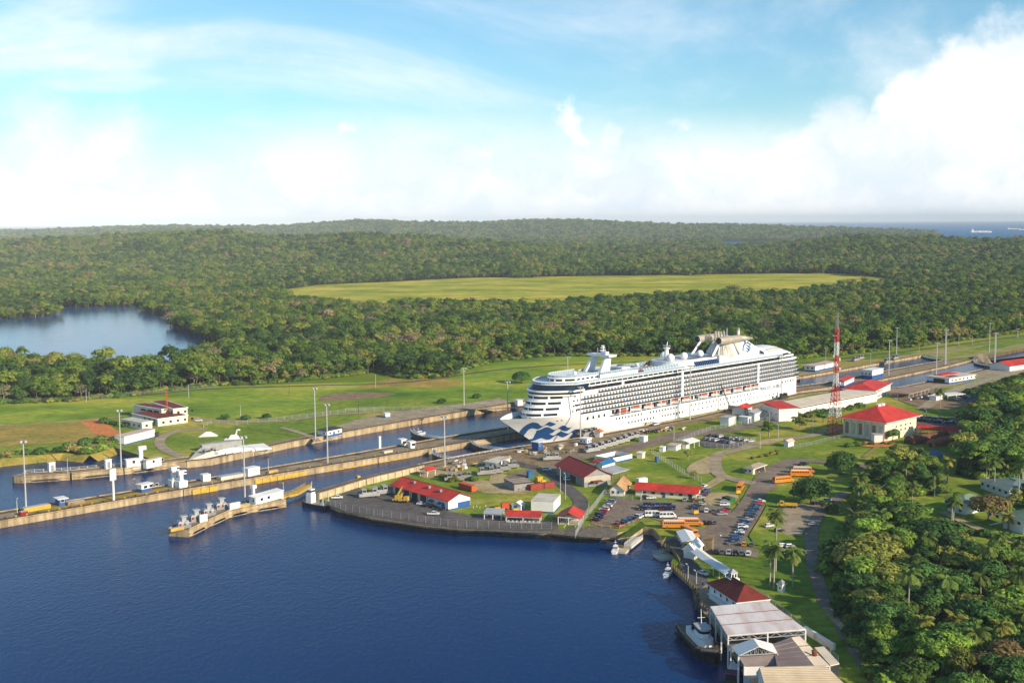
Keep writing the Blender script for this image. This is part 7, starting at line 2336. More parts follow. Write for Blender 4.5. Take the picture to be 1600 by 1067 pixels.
for x, yt, yb, where in MASTS:
 p = G(x, yb)
 hgt = (yb - yt) / (yb - (YH - ROLL * (x - 800))) * CAMH * 1.0
 root = empty('light_mast', 'tall pale lamp mast ' + where, 'lamp mast', (p.x, p.y, 0), AL, 'tall lamp masts')
 dbl = 'double' in where
 for o_ in ((-.9, .9) if dbl else (0,)):
  mb = MB(); mb.tube((o_, 0, -.3), (o_, 0, hgt), .42, .26, 8, M_pole); mb.build('pole', root)
 mb = MB()
 for k in range(4):
  t = k * math.pi / 2 + .4
  c, s_ = math.cos(t), math.sin(t)
  mb.box(c * 1.3 - .5, c * 1.3 + .5, s_ * 1.3 - .5, s_ * 1.3 + .5, hgt - .3, hgt + .35, M_pole)
  mb.bar((0, 0, hgt - .1), (c * 1.3, s_ * 1.3, hgt - .1), .2, M_pole)
 mb.build('lamp_head', root)
for x, yt, yb, where in ((1202, 643, 683, 'by the fenced car lot'), (1187.5, 677, 701, 'beside the road bend below the fenced lot'), (875.5, 732, 768, 'with a yellow head beside the red containers'), (883.5, 740, 780, 'on the grass corner beside the tall white box building'), (1053, 667, 694, 'at the asphalt strip by the white huts'),
      (1216, 664, 684, 'on the lawn below the pump house'), (1270, 653, 676, 'beside the long beige roofed building'), (1303, 955, 967, 'on the footpath below the dark lane'), (1075, 883, 905, 'left of two on the quay'), (1088, 893, 913, 'right of two on the quay'),
      (106, 718, 741, 'short one on the far approach pier'), (27, 780, 801, 'short one at the left picture edge on the centre wall'), (419.5, 718, 737, 'short one behind the yellow fender on the centre wall'), (443, 756, 775, 'short one on the near pier behind the cabin'),
      (135, 609, 628, 'on the meadow road at the left'), (295, 602, 622, 'on the meadow road behind the headquarters'), (452, 598, 617, 'dark one beside the meadow road'), (587, 586, 606, 'pale one at the meadow road by the palms'), (376, 635, 655, 'in the fence line behind the monument'), (560, 622, 645, 'in the fence line behind the dark roofed hut'),
      (1360, 553, 580, 'on the centre wall near the white house'), (1436, 538, 550, 'on the far bank by the forest, left'), (1498, 522, 541, 'on the far bank by the forest, middle'), (1519, 525, 540, 'on the far bank by the forest, right'), (1290, 545, 566, 'at the forest foot behind the far bank'), (1447, 640, 652, 'in the lot behind the hall')):
 p = G(x, yb)
 hgt = (yb - yt) / (yb - (YH - ROLL * (x - 800))) * CAMH
 root = empty('street_lamp', 'slim lamp post ' + where, 'lamp post', (p.x, p.y, 0), AL + 1, 'slim lamp posts')
 mb = MB(); mb.tube((0, 0, -.3), (0, 0, hgt), .2, .13, 6, M_dark if 'dark' in where else M_pole); mb.build('pole', root)
 mb = MB(); mb.bar((0, 0, hgt - .1), (1.5, 0, hgt + .2), .14, M_pole); mb.box(1.2, 2.3, -.25, .25, hgt + .1, hgt + .35, M_yellow if 'yellow' in where else M_pole); mb.build('lamp_arm', root)

# radio tower
p = G(1304, 679)
root = empty('radio_tower', 'tall red and white lattice radio tower left of the big red hip roof', 'radio tower', p, AL)
Ht, nb = 62.0, 24
M_tred = mat('tower red', (.62, .03, .03), (.52, .03, .03), scale=.5, rough=.6)
sec = {}
def hw_(z): return max(.75, 3.4 * (1 - min(z, 34) / 34 * .72)) if z < 34 else .95
for k in range(nb):
 z0, z1 = Ht * k / nb, Ht * (k + 1) / nb
 band = int(z0 / Ht * 7)
 m_ = sec.setdefault(band, MB())
 mt = M_tred if band % 2 == 0 else M_white
 a, b = hw_(z0), hw_(z1)
 c0 = [(-a, -a), (a, -a), (a, a), (-a, a)]; c1 = [(-b, -b), (b, -b), (b, b), (-b, b)]
 for i in range(4):
  j = (i + 1) % 4
  m_.bar((*c0[i], z0), (*c1[i], z1), .3, mt)
  m_.bar((*c0[i], z0), (*c1[j], z1), .15, mt); m_.bar((*c0[j], z0), (*c1[i], z1), .15, mt)
  m_.bar((*c1[i], z1), (*c1[j], z1), .15, mt)
for b, m_ in sec.items(): m_.build('tower_section', root)
for x, y, z0, z1 in ((.6, 0, 62, 73), (-.5, .4, 60, 70), (1.6, 0, 56, 72)):
 mb = MB(); mb.tube((x, y, z0), (x, y, z1), .16, .08, 6, M_steel); mb.build('whip_antenna', root)
for z, x, y in ((44, 1.6, -1), (41, -1.5, -1.2), (38.5, 1.4, -1.4), (46, -1.3, 1.2), (30, 1.8, -1.6)):
 mb = MB(); mb.tube((x, y, z), (x + .3, y - .6, z), 1.0, 1.0, 12, M_white); mb.build('dish_antenna', root)
mb = MB(); mb.box(-1.4, 1.4, -1.4, 1.4, 20, 20.3, M_tred); mb.build('platform', root)

# ------------------------------------------------------------------ fences
def fence(label, px, h=2.2, step=4.0, mt=None, mesh=True, z=.2, world=None, railz=(1.0,), name='fence'):
 L_ = world or gp(px)
 mt = mt or M_pole
 root = empty(name, label, 'fence', (L_[0][0], L_[0][1], z))
 o = Vector(L_[0]); L_ = [Vector(q) - o for q in L_]
 pm = None
 rl = MB()
 cnt = 0
 for a, b in zip(L_[:-1], L_[1:]):
  n = max(1, round((b - a).length / step))
  for i in range(n + (1 if (b - L_[-1]).length < .01 else 0)):
   q = a + (b - a) * i / n
   if pm is None:
    m_ = MB(); m_.tube((0, 0, -.4), (0, 0, h), .09, .09, 6, mt); po = m_.build('post', root); pm = po.data
   else:
    po = bpy.data.objects.new('post', pm); COL.objects.link(po); po.parent = root
   po.location = (q.x, q.y, 0)
  for t in railz: rl.bar((*a, h * t), (*b, h * t), .09, mt)
  if mesh:
   k = int((b - a).length / .8)
   for i in range(k):
    q = a + (b - a) * (i + .5) / k
    rl.bar((*q, .05), (*q, h), .035, mt)
   for t in (.25, .5, .75): rl.bar((*a, h * t), (*b, h * t), .045, mt)
 rl.build('mesh_panel', root)
 return root
fence('long pale chain link fence around the waterfront yard', [(508, 787), (540, 798), (584, 806), (626, 812), (665, 818), (700, 822), (729, 824.5), (780, 826), (815, 827), (862, 828)], 3.0, 4.2, M_greywall)
fence('white railing running down the ramp left of the parking lot', [(899, 840), (912, 815), (928, 795), (942, 776), (948, 770)], 2.4, 3.0)
fence('grey fence between the gabled house and the parking lot', [(946, 774), (975, 780), (1001, 784), (1004, 776)], 2.6, 3.5)
fence('yellow and white rail along the waterside edge of the lot', [(912, 820), (940, 824), (968, 826), (990, 818), (1008, 806)], 1.1, 3.0, M_yellow, False, railz=(1.0, .5))
fence('wire fence across the lawn below the white huts', [(1018, 708), (1040, 723), (1070, 742), (1096, 754)], 2.6, 4, mesh=True)
fence('wire fence in front of the fenced car lot', [(1092, 697), (1120, 701), (1140, 702), (1160, 698), (1180, 691)], 2.6, 4, mesh=True)
fence('wire fence behind the long asphalt strip', [(1055, 694), (1085, 682), (1110, 673), (1150, 666), (1230, 653)], 2.4, 5)
fence('wire fence along the far bank road behind the monument', [(318, 668), (330, 662), (370, 664), (420, 659), (480, 652), (540, 645), (600, 643)], 2.2, 6)
fence('long pale fence beside the far bank road near the ship bow', [(540, 643), (600, 640), (660, 641), (720, 636), (790, 632), (850, 622)], 2.0, 6)
fence('white railing along the far approach pier', [(40, 738), (110, 734), (190, 727), (250, 719.5)], 1.3, 4, M_white, False, z=.0, railz=(1.0, .5))
fence('white railing along the near wall edge ahead of the bow', [(700, 719), (740, 711.5), (785, 704)], 1.2, 4, M_white, False, z=.2, railz=(1.0, .5))
fence('wire fence from the radio tower down to the booth', [(1240, 702), (1260, 698), (1290, 690), (1318, 684)], 2.0, 5)
fence('grey fence along the right hand road below the lock house', [(1470, 618), (1520, 601), (1560, 590), (1620, 572)], 2.2, 6)
fence('low fence by the forest foot at the left', [(-20, 632), (60, 629), (160, 624), (260, 614), (340, 606)], 2.6, 9, M_greywall, True)
fence('yellow rail around the quay by the boat landing', [(1040, 845), (1034, 852), (1050, 860), (1062, 878)], 1.3, 2.5, M_yellow, False, z=.25, railz=(1.0, .5))
fence('yellow rail along the outer edge of the quay', [(1050, 886), (1064, 898), (1088, 922), (1090, 930), (1086, 936)], 1.3, 2.5, M_yellow, False, z=.25, railz=(1.0, .5))
fence('wire fence on the bank above the sheds', [(1130, 905), (1200, 938), (1262, 990), (1310, 1035)], 1.8, 6)

# ------------------------------------------------------------------ boats and floating docks
def hull_mesh(mb, L_, B_, H_, mt, z0=0.0, bluff=.5, sheer=.4):
 st = [(-L_ / 2, .78, 0), (-L_ * .3, 1, 0), (0, 1, 0), (L_ * .25, .92, .25), (L_ * .4, .62, .6), (L_ * .5, .04, 1)]
 vs = []
 for x, w, s_ in st:
  hb = B_ / 2 * w
  top = H_ + sheer * s_ * H_
  vs += [(x - .02 * L_ * s_, -hb * .72, z0), (x, -hb, z0 + top), (x, hb, z0 + top), (x - .02 * L_ * s_, hb * .72, z0)]
 n = len(st)
 fs = []
 for i in range(n - 1):
  a, b = i * 4, i * 4 + 4
  fs += [(a, b, b + 1, a + 1), (a + 1, b + 1, b + 2, a + 2), (a + 2, b + 2, b + 3, a + 3), (a + 3, b + 3, b, a)]
 fs += [(0, 1, 2, 3), (n * 4 - 1, n * 4 - 2, n * 4 - 3, n * 4 - 4)]
 mb.add(vs, fs, mt)
def along(px0, px1, z=WATER_Z):
 a, b = G(*px0, z), G(*px1, z)
 return (a + b) / 2, math.atan2((b - a).y, (b - a).x), (b - a).length
# tug
c, rz, L_ = along(zb(642, 778), zb(800, 955))
root = empty('tugboat', 'black hulled tugboat with a white wheelhouse moored at the sheds', 'tugboat', (c.x, c.y, WATER_Z - .6), rz)
L_ = max(L_, 29)
M_black = mat('black hull', (.012, .012, .014), (.025, .024, .024), scale=.4, rough=.45)
mb = MB(); hull_mesh(mb, L_, 8.6, 3.0, M_black); mb.build('hull', root)
mb = MB(); hull_mesh(mb, L_ * .94, 7.6, .2, mat('tug deck', (.16, .13, .11), (.10, .085, .075), scale=.5, rough=.9), 3.02, sheer=6); mb.build('deck', root)
mb = MB(); hull_mesh(mb, L_ * 1.005, 8.9, .35, M_tyre, 2.7, sheer=3.5); mb.build('rubbing_strake', root)
mb = MB(); mb.prism([(-L_ * .22, -2.3), (L_ * .2, -2.3), (L_ * .26, -1), (L_ * .26, 1), (L_ * .2, 2.3), (-L_ * .22, 2.3)], 3.2, 5.6, M_white); mb.build('deckhouse', root)
mb = MB(); mb.prism([(L_ * .0, -1.7), (L_ * .15, -1.7), (L_ * .19, -.8), (L_ * .19, .8), (L_ * .15, 1.7), (L_ * .0, 1.7)], 5.6, 8.2, M_white); W0 = mb.build('wheelhouse', root)
mb = MB(); mb.prism([(L_ * -.005, -1.75), (L_ * .152, -1.75), (L_ * .193, -.82), (L_ * .193, .82), (L_ * .152, 1.75), (L_ * -.005, 1.75)], 6.9, 7.7, M_glass); mb.build('window', W0)
mb = MB(); mb.prism([(L_ * -.02, -2.0), (L_ * .17, -2.0), (L_ * .21, -.9), (L_ * .21, .9), (L_ * .17, 2.0), (L_ * -.02, 2.0)], 8.2, 8.45, M_greyroof); mb.build('wheelhouse_roof', W0)
for s_ in (-1, 1):
 mb = MB(); mb.tube((-L_ * .1, s_ * 1.2, 5.6), (-L_ * .1, s_ * 1.2, 8.4), .5, .45, 10, M_black); mb.build('exhaust', root)
mb = MB(); mb.tube((L_ * .05, 0, 8.4), (L_ * .03, 0, 13), .15, .08, 6, M_white); mb.bar((L_ * .04, -1.2, 10.5), (L_ * .04, 1.2, 10.5), .12, M_white); mb.build('mast', root)
mb = MB()
for s_ in (-1, 1):
 for i in range(9):
  x = -L_ * .45 + i * L_ * .1; mb.bar((x, s_ * 3.8 * (1 if i < 7 else .75), 3.2), (x, s_ * 3.8 * (1 if i < 7 else .75), 4.2), .1, M_yellow)
 mb.bar((-L_ * .45, s_ * 3.8, 4.2), (L_ * .2, s_ * 3.8, 4.2), .1, M_yellow)
mb.build('handrail', root)
for i in range(5):
 for s_ in (-1, 1):
  mb = MB(); x = -L_ * .35 + i * L_ * .16; mb.tube((x, s_ * 4.35, 2.0), (x, s_ * 4.65, 2.0), .55, .55, 10, M_tyre); mb.build('tyre_fender', root)
# smaller boats
def launch(label, px0, px1, cabin=M_white, hullm=None, B_=2.6, canopy=None, minL=6):
 c, rz, L_ = along(px0, px1)
 L_ = max(L_, minL)
 root = empty('motor_launch', label, 'boat', (c.x, c.y, WATER_Z - .3), rz)
 mb = MB(); hull_mesh(mb, L_, B_, 1.3, hullm or M_white); mb.build('hull', root)
 mb = MB(); mb.prism([(-L_ * .15, -B_ * .33), (L_ * .18, -B_ * .3), (L_ * .24, 0), (L_ * .18, B_ * .3), (-L_ * .15, B_ * .33)], 1.2, 2.9, cabin); C0 = mb.build('cabin', root)
 mb = MB(); mb.prism([(-L_ * .155, -B_ * .34), (L_ * .185, -B_ * .31), (L_ * .246, 0), (L_ * .185, B_ * .31), (-L_ * .155, B_ * .34)], 2.0, 2.55, M_glass); mb.build('window', C0)
 if canopy:
  mb = MB(); mb.box(-L_ * .42, -L_ * .1, -B_ * .42, B_ * .42, 2.7, 2.85, canopy)
  for x in (-L_ * .4, -L_ * .12):
   for s_ in (-1, 1): mb.bar((x, s_ * B_ * .4, 1.2), (x, s_ * B_ * .4, 2.7), .08, M_steel)
  mb.build('canopy', root)
 mb = MB(); mb.tube((0, 0, 2.9), (-.2, 0, 5.2), .08, .05, 6, M_white); mb.box(-.5, .1, -.5, .5, 4.2, 4.3, M_white); mb.build('mast', root)
 return root
launch('small white launch with a tall cabin at the tip of the floating dock', zb(222, 318), zb(236, 292), minL=7)
launch('small white launch moored against the quay below the yellow dock', zb(522, 455), zb(545, 425), minL=8)
launch('dark launch with a purple canopy moored ahead of the tugboat', zb(900, 1060), zb(925, 985), hullm=M_dark, canopy=mat('purple canvas', (.16, .03, .10), (.12, .03, .08), scale=1), B_=4, minL=13)
launch('white pontoon boat in the shade of the bottom sheds', zb(985, 1010), zb(1020, 1067), minL=9)
launch('low white boat tied in the far lock lane beside the wall', (643, 683), (665, 678), minL=10)
# work boat by the near pier
c, rz, L_ = along(z2(752, 812), z2(905, 836))
root = empty('work_boat', 'black hulled work boat with a white two deck wheelhouse by the yellow ramp', 'work boat', (c.x, c.y, WATER_Z - .4), rz + math.pi)
mb = MB(); hull_mesh(mb, max(L_, 14), 5.6, 2.0, M_black); mb.build('hull', root)
mb = MB(); hull_mesh(mb, max(L_, 14) * .95, 5.1, .15, M_grey, 2.02, sheer=6); mb.build('deck', root)
mb = MB(); mb.prism([(1, -1.7), (4, -1.7), (4.6, 0), (4, 1.7), (1, 1.7)], 2.1, 6.0, M_white); mb.build('deckhouse', root)
mb = MB(); mb.prism([(1.2, -1.4), (3.7, -1.4), (4.2, 0), (3.7, 1.4), (1.2, 1.4)], 6.0, 8.4, M_white); W0 = mb.build('wheelhouse', root)
mb = MB(); mb.prism([(1.17, -1.43), (3.72, -1.43), (4.23, 0), (3.72, 1.43), (1.17, 1.43)], 7.1, 7.9, M_glass); mb.build('window', W0)
mb = MB(); mb.tube((2, 0, 8.4), (1.8, 0, 12), .12, .07, 6, M_white); mb.build('mast', root)
for y in (-1.9, 1.9):
 mb = MB(); mb.add([(-6.4, y - .1, 2), (-4.6, y - .1, 2), (-6.2, y - .1, 5.2), (-6.4, y + .1, 2), (-4.6, y + .1, 2), (-6.2, y + .1, 5.2)], [(0, 2, 1), (3, 4, 5), (0, 1, 4, 3), (1, 2, 5, 4), (2, 0, 3, 5)], M_white); mb.build('push_knee', root)
# floating docks
def dock(label, px, w=3.2, rail=M_yellow, z=WATER_Z + .5, dk=None):
 L_ = [(lambda q: (q.x, q.y))(G(x, y, WATER_Z)) for x, y in px]
 root = empty('floating_dock', label, 'dock', (L_[0][0], L_[0][1], z))
 o = Vector(L_[0]); L_ = [Vector(q) - o for q in L_]
 mb, rl = MB(), MB()
 for a, b in zip(L_[:-1], L_[1:]):
  d_ = (b - a).normalized(); nr = Vector((-d_.y, d_.x)) * w / 2
  mb.prism([(v.x, v.y) for v in (a - nr, b - nr, b + nr, a + nr)], -.8, .25, dk or M_conc_pale)
  for s_ in (-.92, .92):
   u, v = a + nr * s_, b + nr * s_
   n = max(2, int((v - u).length / 2))
   for h in (.75, 1.3): rl.bar((*u, h), (*v, h), .11, rail)
   for i in range(n + 1):
    q = u + (v - u) * i / n; rl.bar((*q, .2), (*q, 1.3), .11, rail)
 mb.build('deck', root); rl.build('handrail', root)
 return root
dock('pale floating dock where the small launch is tied', [zb(232, 300), zb(300, 308)], 5)
dock('sloping gangway with white rails from the bank to the floating dock', [zb(300, 296), zb(368, 240)], 3, M_white, WATER_Z + 1.5)
dock('floating dock with heavy yellow rails beside the quay', [zb(470, 345), zb(560, 335)], 7)
dock('narrow arm of the yellow railed dock', [zb(455, 330), zb(550, 300)], 1.6, M_white)
dock('yellow stair ramp between the near pier and the cream wall', [(437, 785), (462, 778), (482, 766)], 3.4, M_yellow, -.6, M_yellow)
# stone steps below the pavilion
for i, (x0, x1) in enumerate(((632, 660), (722, 752))):
 a, b = G(*zz4(x0 + 25, 862)), G(*zz4(x0, 920), WATER_Z)
 root = empty('water_steps', '%s flight of pale steps running down to the water below the pavilion' % ('left', 'right')[i], 'steps', (0, 0, 0))
 d_ = b - a; nr = Vector((-d_.y, d_.x, 0)).normalized() * 2.6
 mb = MB()
 n = 9
 for k in range(n):
  p, q = a + d_ * k / n, a + d_ * (k + 1) / n
  z0 = .3 - 4.4 * k / n
  mb.prism([(v.x, v.y) for v in (p - nr, q - nr, q + nr, p + nr)], -5.5, z0, M_conc_pale)
 mb.build('step', root, kind='stuff')
 for s_ in (-1, 1):
  mb = MB(); mb.bar(a + nr * s_ + Vector((0, 0, 1.4)), b + nr * s_ + Vector((0, 0, 1.2)), .12, M_yellow)
  for k in range(5):
   p = a + d_ * k / 4 + nr * s_; mb.bar(p, p + Vector((0, 0, 1.4)), .12, M_yellow)
  mb.build('handrail', root)
# timber piles along the quay
for i, (x, y) in enumerate(((690, 605), (700, 640), (715, 655), (728, 690), (745, 700), (760, 712), (775, 735), (685, 580), (708, 622))):
 p = G(*zb(x, y), WATER_Z)
 mb = MB(); mb.tube((0, 0, -2), (0, 0, 5.2 - .3 * (i % 3)), .4, .36, 8, M_bark); mb.tube((0, 0, 4.9 - .3 * (i % 3)), (0, 0, 5.3 - .3 * (i % 3)), .42, .3, 8, M_rust)
 mb.build('mooring_pile', None, 'dark timber pile standing in the water off the boathouse quay', 'pile', 'timber piles off the quay', loc=p)
# ships and terminal far out at sea
for px, L_, lab in (((1533, 363.5), 330, 'long white cargo ship low on the far blue sea'), ((1583, 358.5), 170, 'small white ship farther out on the far blue sea'), ((1600, 359.5), 160, 'faint ship at the right edge of the far blue sea')):
 p = G(*px)
 root = empty('cargo_ship', lab, 'cargo ship', (p.x, p.y, 0), .05)
 k = L_ * .5 / 330 * (p.y / 9000)
 mb = MB(); hull_mesh(mb, 330 * k, 44 * k, 13 * k, M_white); mb.build('hull', root)
 for i in range(6):
  mb = MB(); mb.box((-130 + 46 * i) * k, (-98 + 46 * i) * k, -18 * k, 18 * k, 13 * k, (26 + 6 * (i % 2)) * k, (M_white, M_greyroof, M_white, M_pinkroof)[i % 4]); mb.build('container_stack', root)
 mb = MB(); mb.box(-150 * k, -128 * k, -18 * k, 18 * k, 13 * k, 48 * k, M_white); mb.tube((-139 * k, 0, 48 * k), (-139 * k, 0, 75 * k), 3 * k, 2 * k, 6, M_white); mb.build('bridge_house', root)

# ------------------------------------------------------------------ people
def person(label, px, shirt, trousers, rz, stride=.16, arms=.1, z=.35):
 p = G(*px)
 me = bpy.data.meshes.new('person')
 V_ = [(0, 0, .95), (0, 0, 1.18), (0, 0, 1.42), (0, 0, 1.53), (.02, 0, 1.66), (.02, 0, 1.76),
  (0, .2, 1.42), (.03 + arms, .26, 1.14), (.1 + arms, .25, .90), (0, -.2, 1.42), (.0 - arms * .5, -.26, 1.14), (.05, -.25, .90),
  (.0, .1, .90), (stride * .6, .11, .50), (stride * .5, .11, .07), (stride * .5 + .16, .12, .03), (0, -.1, .90), (-stride * .4, -.11, .50), (-stride, -.11, .07), (-stride + .16, -.12, .03)]
 E_ = [(0, 1), (1, 2), (2, 3), (3, 4), (4, 5), (2, 6), (6, 7), (7, 8), (2, 9), (9, 10), (10, 11), (0, 12), (12, 13), (13, 14), (14, 15), (0, 16), (16, 17), (17, 18), (18, 19)]
 RD = [.15, .15, .16, .06, .105, .08, .08, .05, .045, .08, .05, .045, .10, .07, .05, .045, .10, .07, .05, .045]
 me.from_pydata(V_, E_, [])
 o = bpy.data.objects.new('person', me); COL.objects.link(o)
 sk = o.modifiers.new('skin', 'SKIN')
 for i, r_ in enumerate(RD): me.skin_vertices[0].data[i].radius = (r_, r_ * (1.25 if i in (1, 2) else 1))
 me.skin_vertices[0].data[0].use_root = True
 sb = o.modifiers.new('smooth', 'SUBSURF'); sb.levels = 1; sb.render_levels = 1
 dg = bpy.context.evaluated_depsgraph_get()
 nm = bpy.data.meshes.new_from_object(o.evaluated_get(dg))
 o.modifiers.clear()
 o.data = nm
 nm.materials.clear()
 for mt in (M_skin, shirt, trousers, M_hair, M_dark): nm.materials.append(mt)
 for f in nm.polygons:
  c = f.center
  f.material_index = 4 if c.z < .09 else 2 if (c.z < .98 and abs(c.y) < .22) else 3 if c.z > 1.72 else 0 if (c.z > 1.5 or (c.z < 1.12 and abs(c.y) >= .19)) else 1
 o.location = (p.x, p.y, z); o.rotation_euler = (0, 0, rz)
 return tag(o, label, 'person')
M_skin = mat('skin', (.36, .20, .13), (.32, .17, .11), scale=4, rough=.6)
M_hair = mat('dark hair', (.02, .015, .012), (.03, .02, .015), scale=6, rough=.8)
def cloth(n, c): return mat('cloth ' + n, c, tuple(v * .85 for v in c), scale=4, rough=.9, spec=.05)
CW, CR, CB, CK = cloth('white', (.75, .74, .72)), cloth('red', (.5, .05, .04)), cloth('blue', (.05, .10, .30)), cloth('khaki', (.30, .25, .16))
for i, (x, y, sh, tr, l) in enumerate(((958, 728, CW, CW, 'person in white beside the blue end wall of the workshop, leftmost of four'), (985, 726, CW, CK, 'person in a white shirt and khaki trousers near the workshop, second of four'), (1012, 728, CW, CW, 'person all in white near the workshop, third of four'), (1060, 724, CW, CB, 'person in white shirt and blue trousers near the workshop, rightmost of four'))):
 person(l, zz3(x, y), sh, tr, rnd.uniform(0, 6), .1 + .1 * rnd.random())
for i, (x, y, sh, tr, l) in enumerate(((968, 428, CR, CK, 'person in a red shirt waiting at the tan hut'), (992, 436, CW, CB, 'person in a white shirt waiting in front of the tan hut'), (1012, 430, CB, CK, 'person in a blue shirt waiting at the tan hut'), (1042, 420, CW, CW, 'person in white at the right end of the tan hut'), (978, 512, CR, CB, 'person in a red shirt walking across the road below the tan hut'), (672, 972, CW, CB, 'person in a white shirt walking on the asphalt behind the buses'))):
 person(l, zz5(x, y), sh, tr, rnd.uniform(0, 6), .25)
# ------------------------------------------------------------------ nearer trees, palms and shrubs
rt = np.random.default_rng(21)
KIND = {'a': ('green broadleaf', M_leaf_a), 'b': ('olive green broadleaf', M_leaf_b), 'c': ('deep green dense', M_leaf_c), 'd': ('russet brown', M_leaf_d), 'e': ('fresh light green', M_leaf_e)}
BIG = {}
for k, (nm, lm) in KIND.items():
 BIG[k] = []
 for i in range(2 if k in 'ade' else 3):
  r = 5.0
  crown = leaf_mesh('crown', crown_blobs(rt, r, 8.2, 7.5, 11, .70), 3000, .46, lm, 300 + i * 7 + ord(k), .85, .7)
  trunk = trunk_mesh('trunk', 8.6, .34, rt, 5, r * .72, M_bark_pale if k in 'be' else M_bark)
  BIG[k].append((crown, trunk))
for k, m_ in (('r', 'c'), ('q', 'b'), ('p', 'd')):
 BIG[k] = [(leaf_mesh('crown', [(0, 0, 6.6, 5.6, 5.4, 5.0)] + crown_blobs(rt, 5.4, 6.6, 8, 12, .74), 3600, .46, KIND[m_][1], 400 + ord(k), .95, .78), trunk_mesh('trunk', 6, .4, rt, 4, 2.2, M_bark))]
def tree(k, p, h, rz, label, group=None, wide=1.0, name='broadleaf_tree'):
 c, t = BIG[k][int(rt.integers(len(BIG[k])))]
 root = empty(name, label, 'tree', p, rz, group)
 s_ = h / 12.5
 root.scale = (s_ * wide, s_ * wide, s_)
 for nm, me in (('crown', c), ('trunk', t)):
  o = bpy.data.objects.new(nm, me); COL.objects.link(o); o.parent = root
 return root
for k, x, y, h, wd, lab in (('r', 1268, 787, 13, 1.45, 'large round dark green tree standing between the orange buses and the lane'), ('r', 1314, 741, 12.5, 1.25, 'round dark tree on the lawn below the radio tower'),
       ('a', 1201, 683, 9, 1.25, 'spreading tree with a white trunk on the lawn above the fenced lot'), ('b', 1249, 671, 8, 1.3, 'thin spreading tree in front of the long beige roofed building'), ('a', 1286, 660, 7, 1.6, 'low spreading tree left of the radio tower foot'),
       ('b', 1075, 719, 5.5, 1.0, 'small pale sparse tree on the fenced lawn'), ('b', 1085, 748, 4, 1.1, 'low sparse tree beside the wire fence on the lawn'), ('c', 1330, 742, 10, .9, 'narrow dark tree beside the bent road'), ('a', 1395, 690, 7, 1.3, 'tree in front of the small white annex'),
       ('b', 1405, 745, 15, 1.1, 'tall olive tree at the lower right of the big hall lawn'), ('p', 1545, 812, 11.5, 1.5, 'round russet tree in front of the green roofed villa'), ('r', 1462, 880, 18, 1.3, 'very large dome shaped dark green tree in the middle of the wood'),
       ('e', 1520, 676, 13, 1.2, 'light green tree at the left end of the upper right wood'), ('q', 1350, 905, 16, 1.45, 'wide golden green tree at the left front of the wood'), ('a', 1545, 650, 18, 1.4, 'tall full tree at the top of the upper right wood'), ('c', 1522, 690, 19, 1.3, 'tall dark tree in the upper right wood')):
 tree(k, G(x, y), h, rt.random() * 6, lab, None, wd)
# round clipped bush on the meadow
c_ = leaf_mesh('crown', [(0, 0, 4.4, 7.4, 7.4, 4.9)], 2600, .55, M_leaf_c, 77, 1.0, .8)
p = G(815, 599)
root = empty('round_bush', 'solitary round dark bush like tree on the meadow left of the ship', 'bush', p)
o = bpy.data.objects.new('crown', c_); COL.objects.link(o); o.parent = root
o = bpy.data.objects.new('trunk', BIG['c'][0][1]); COL.objects.link(o); o.parent = root; o.scale = (1, 1, .45)

def poly_world(px): return np.array(gp(px))
WOODS = (([(1300, 880), (1325, 838), (1395, 818), (1440, 842), (1490, 868), (1540, 880), (1625, 905), (1625, 1160), (1440, 1160), (1395, 1070), (1352, 990), (1318, 945), (1303, 905)], 8.3, 'wood right of the curving lane', (9, 15)),
  ([(1334, 792), (1346, 756), (1392, 728), (1430, 722), (1466, 748), (1474, 772), (1430, 776), (1402, 782), (1372, 806), (1345, 812)], 7.5, 'grove below the big red roofed hall', (7, 12)),
  ([(1500, 745), (1512, 705), (1520, 674), (1538, 644), (1570, 622), (1640, 606), (1640, 745), (1560, 752), (1520, 748)], 9.0, 'upper right wood beside the car lot', (12, 18)),
  ([(1556, 792), (1630, 772), (1640, 800), (1590, 806)], 8, 'gap between the right hand villas', (6, 9)))
used = [G(x, y) for x, y in ((1268, 787), (1314, 741), (1545, 812), (1462, 880), (1350, 905), (1545, 650), (1522, 690))]
nb_ = 0
for poly, sp, wname, hr in WOODS:
 W_ = poly_world(poly)
 x0, y0 = W_.min(0); x1, y1 = W_.max(0)
 for yy in np.arange(y0, y1, sp):
  for xx in np.arange(x0, x1, sp):
   q = np.array([xx + rt.random() * sp * .85, yy + rt.random() * sp * .85])
   if not in_poly(q[:1], q[1:], W_)[0] or rt.random() < .12: continue
   v = Vector((q[0], q[1], 0))
   if any((v - u).length < 5.5 for u in used): continue
   k = 'abcacebaec'[int(rt.integers(10))] if rt.random() > .045 else 'd'
   h = hr[0] + (hr[1] - hr[0]) * rt.random() ** 1.4
   tree(k, v, h, rt.random() * 6.3, '%s tree in the %s' % (KIND[k][0], wname), '%s trees of the %s' % (KIND[k][0], wname), .85 + .5 * rt.random())
   nb_ += 1
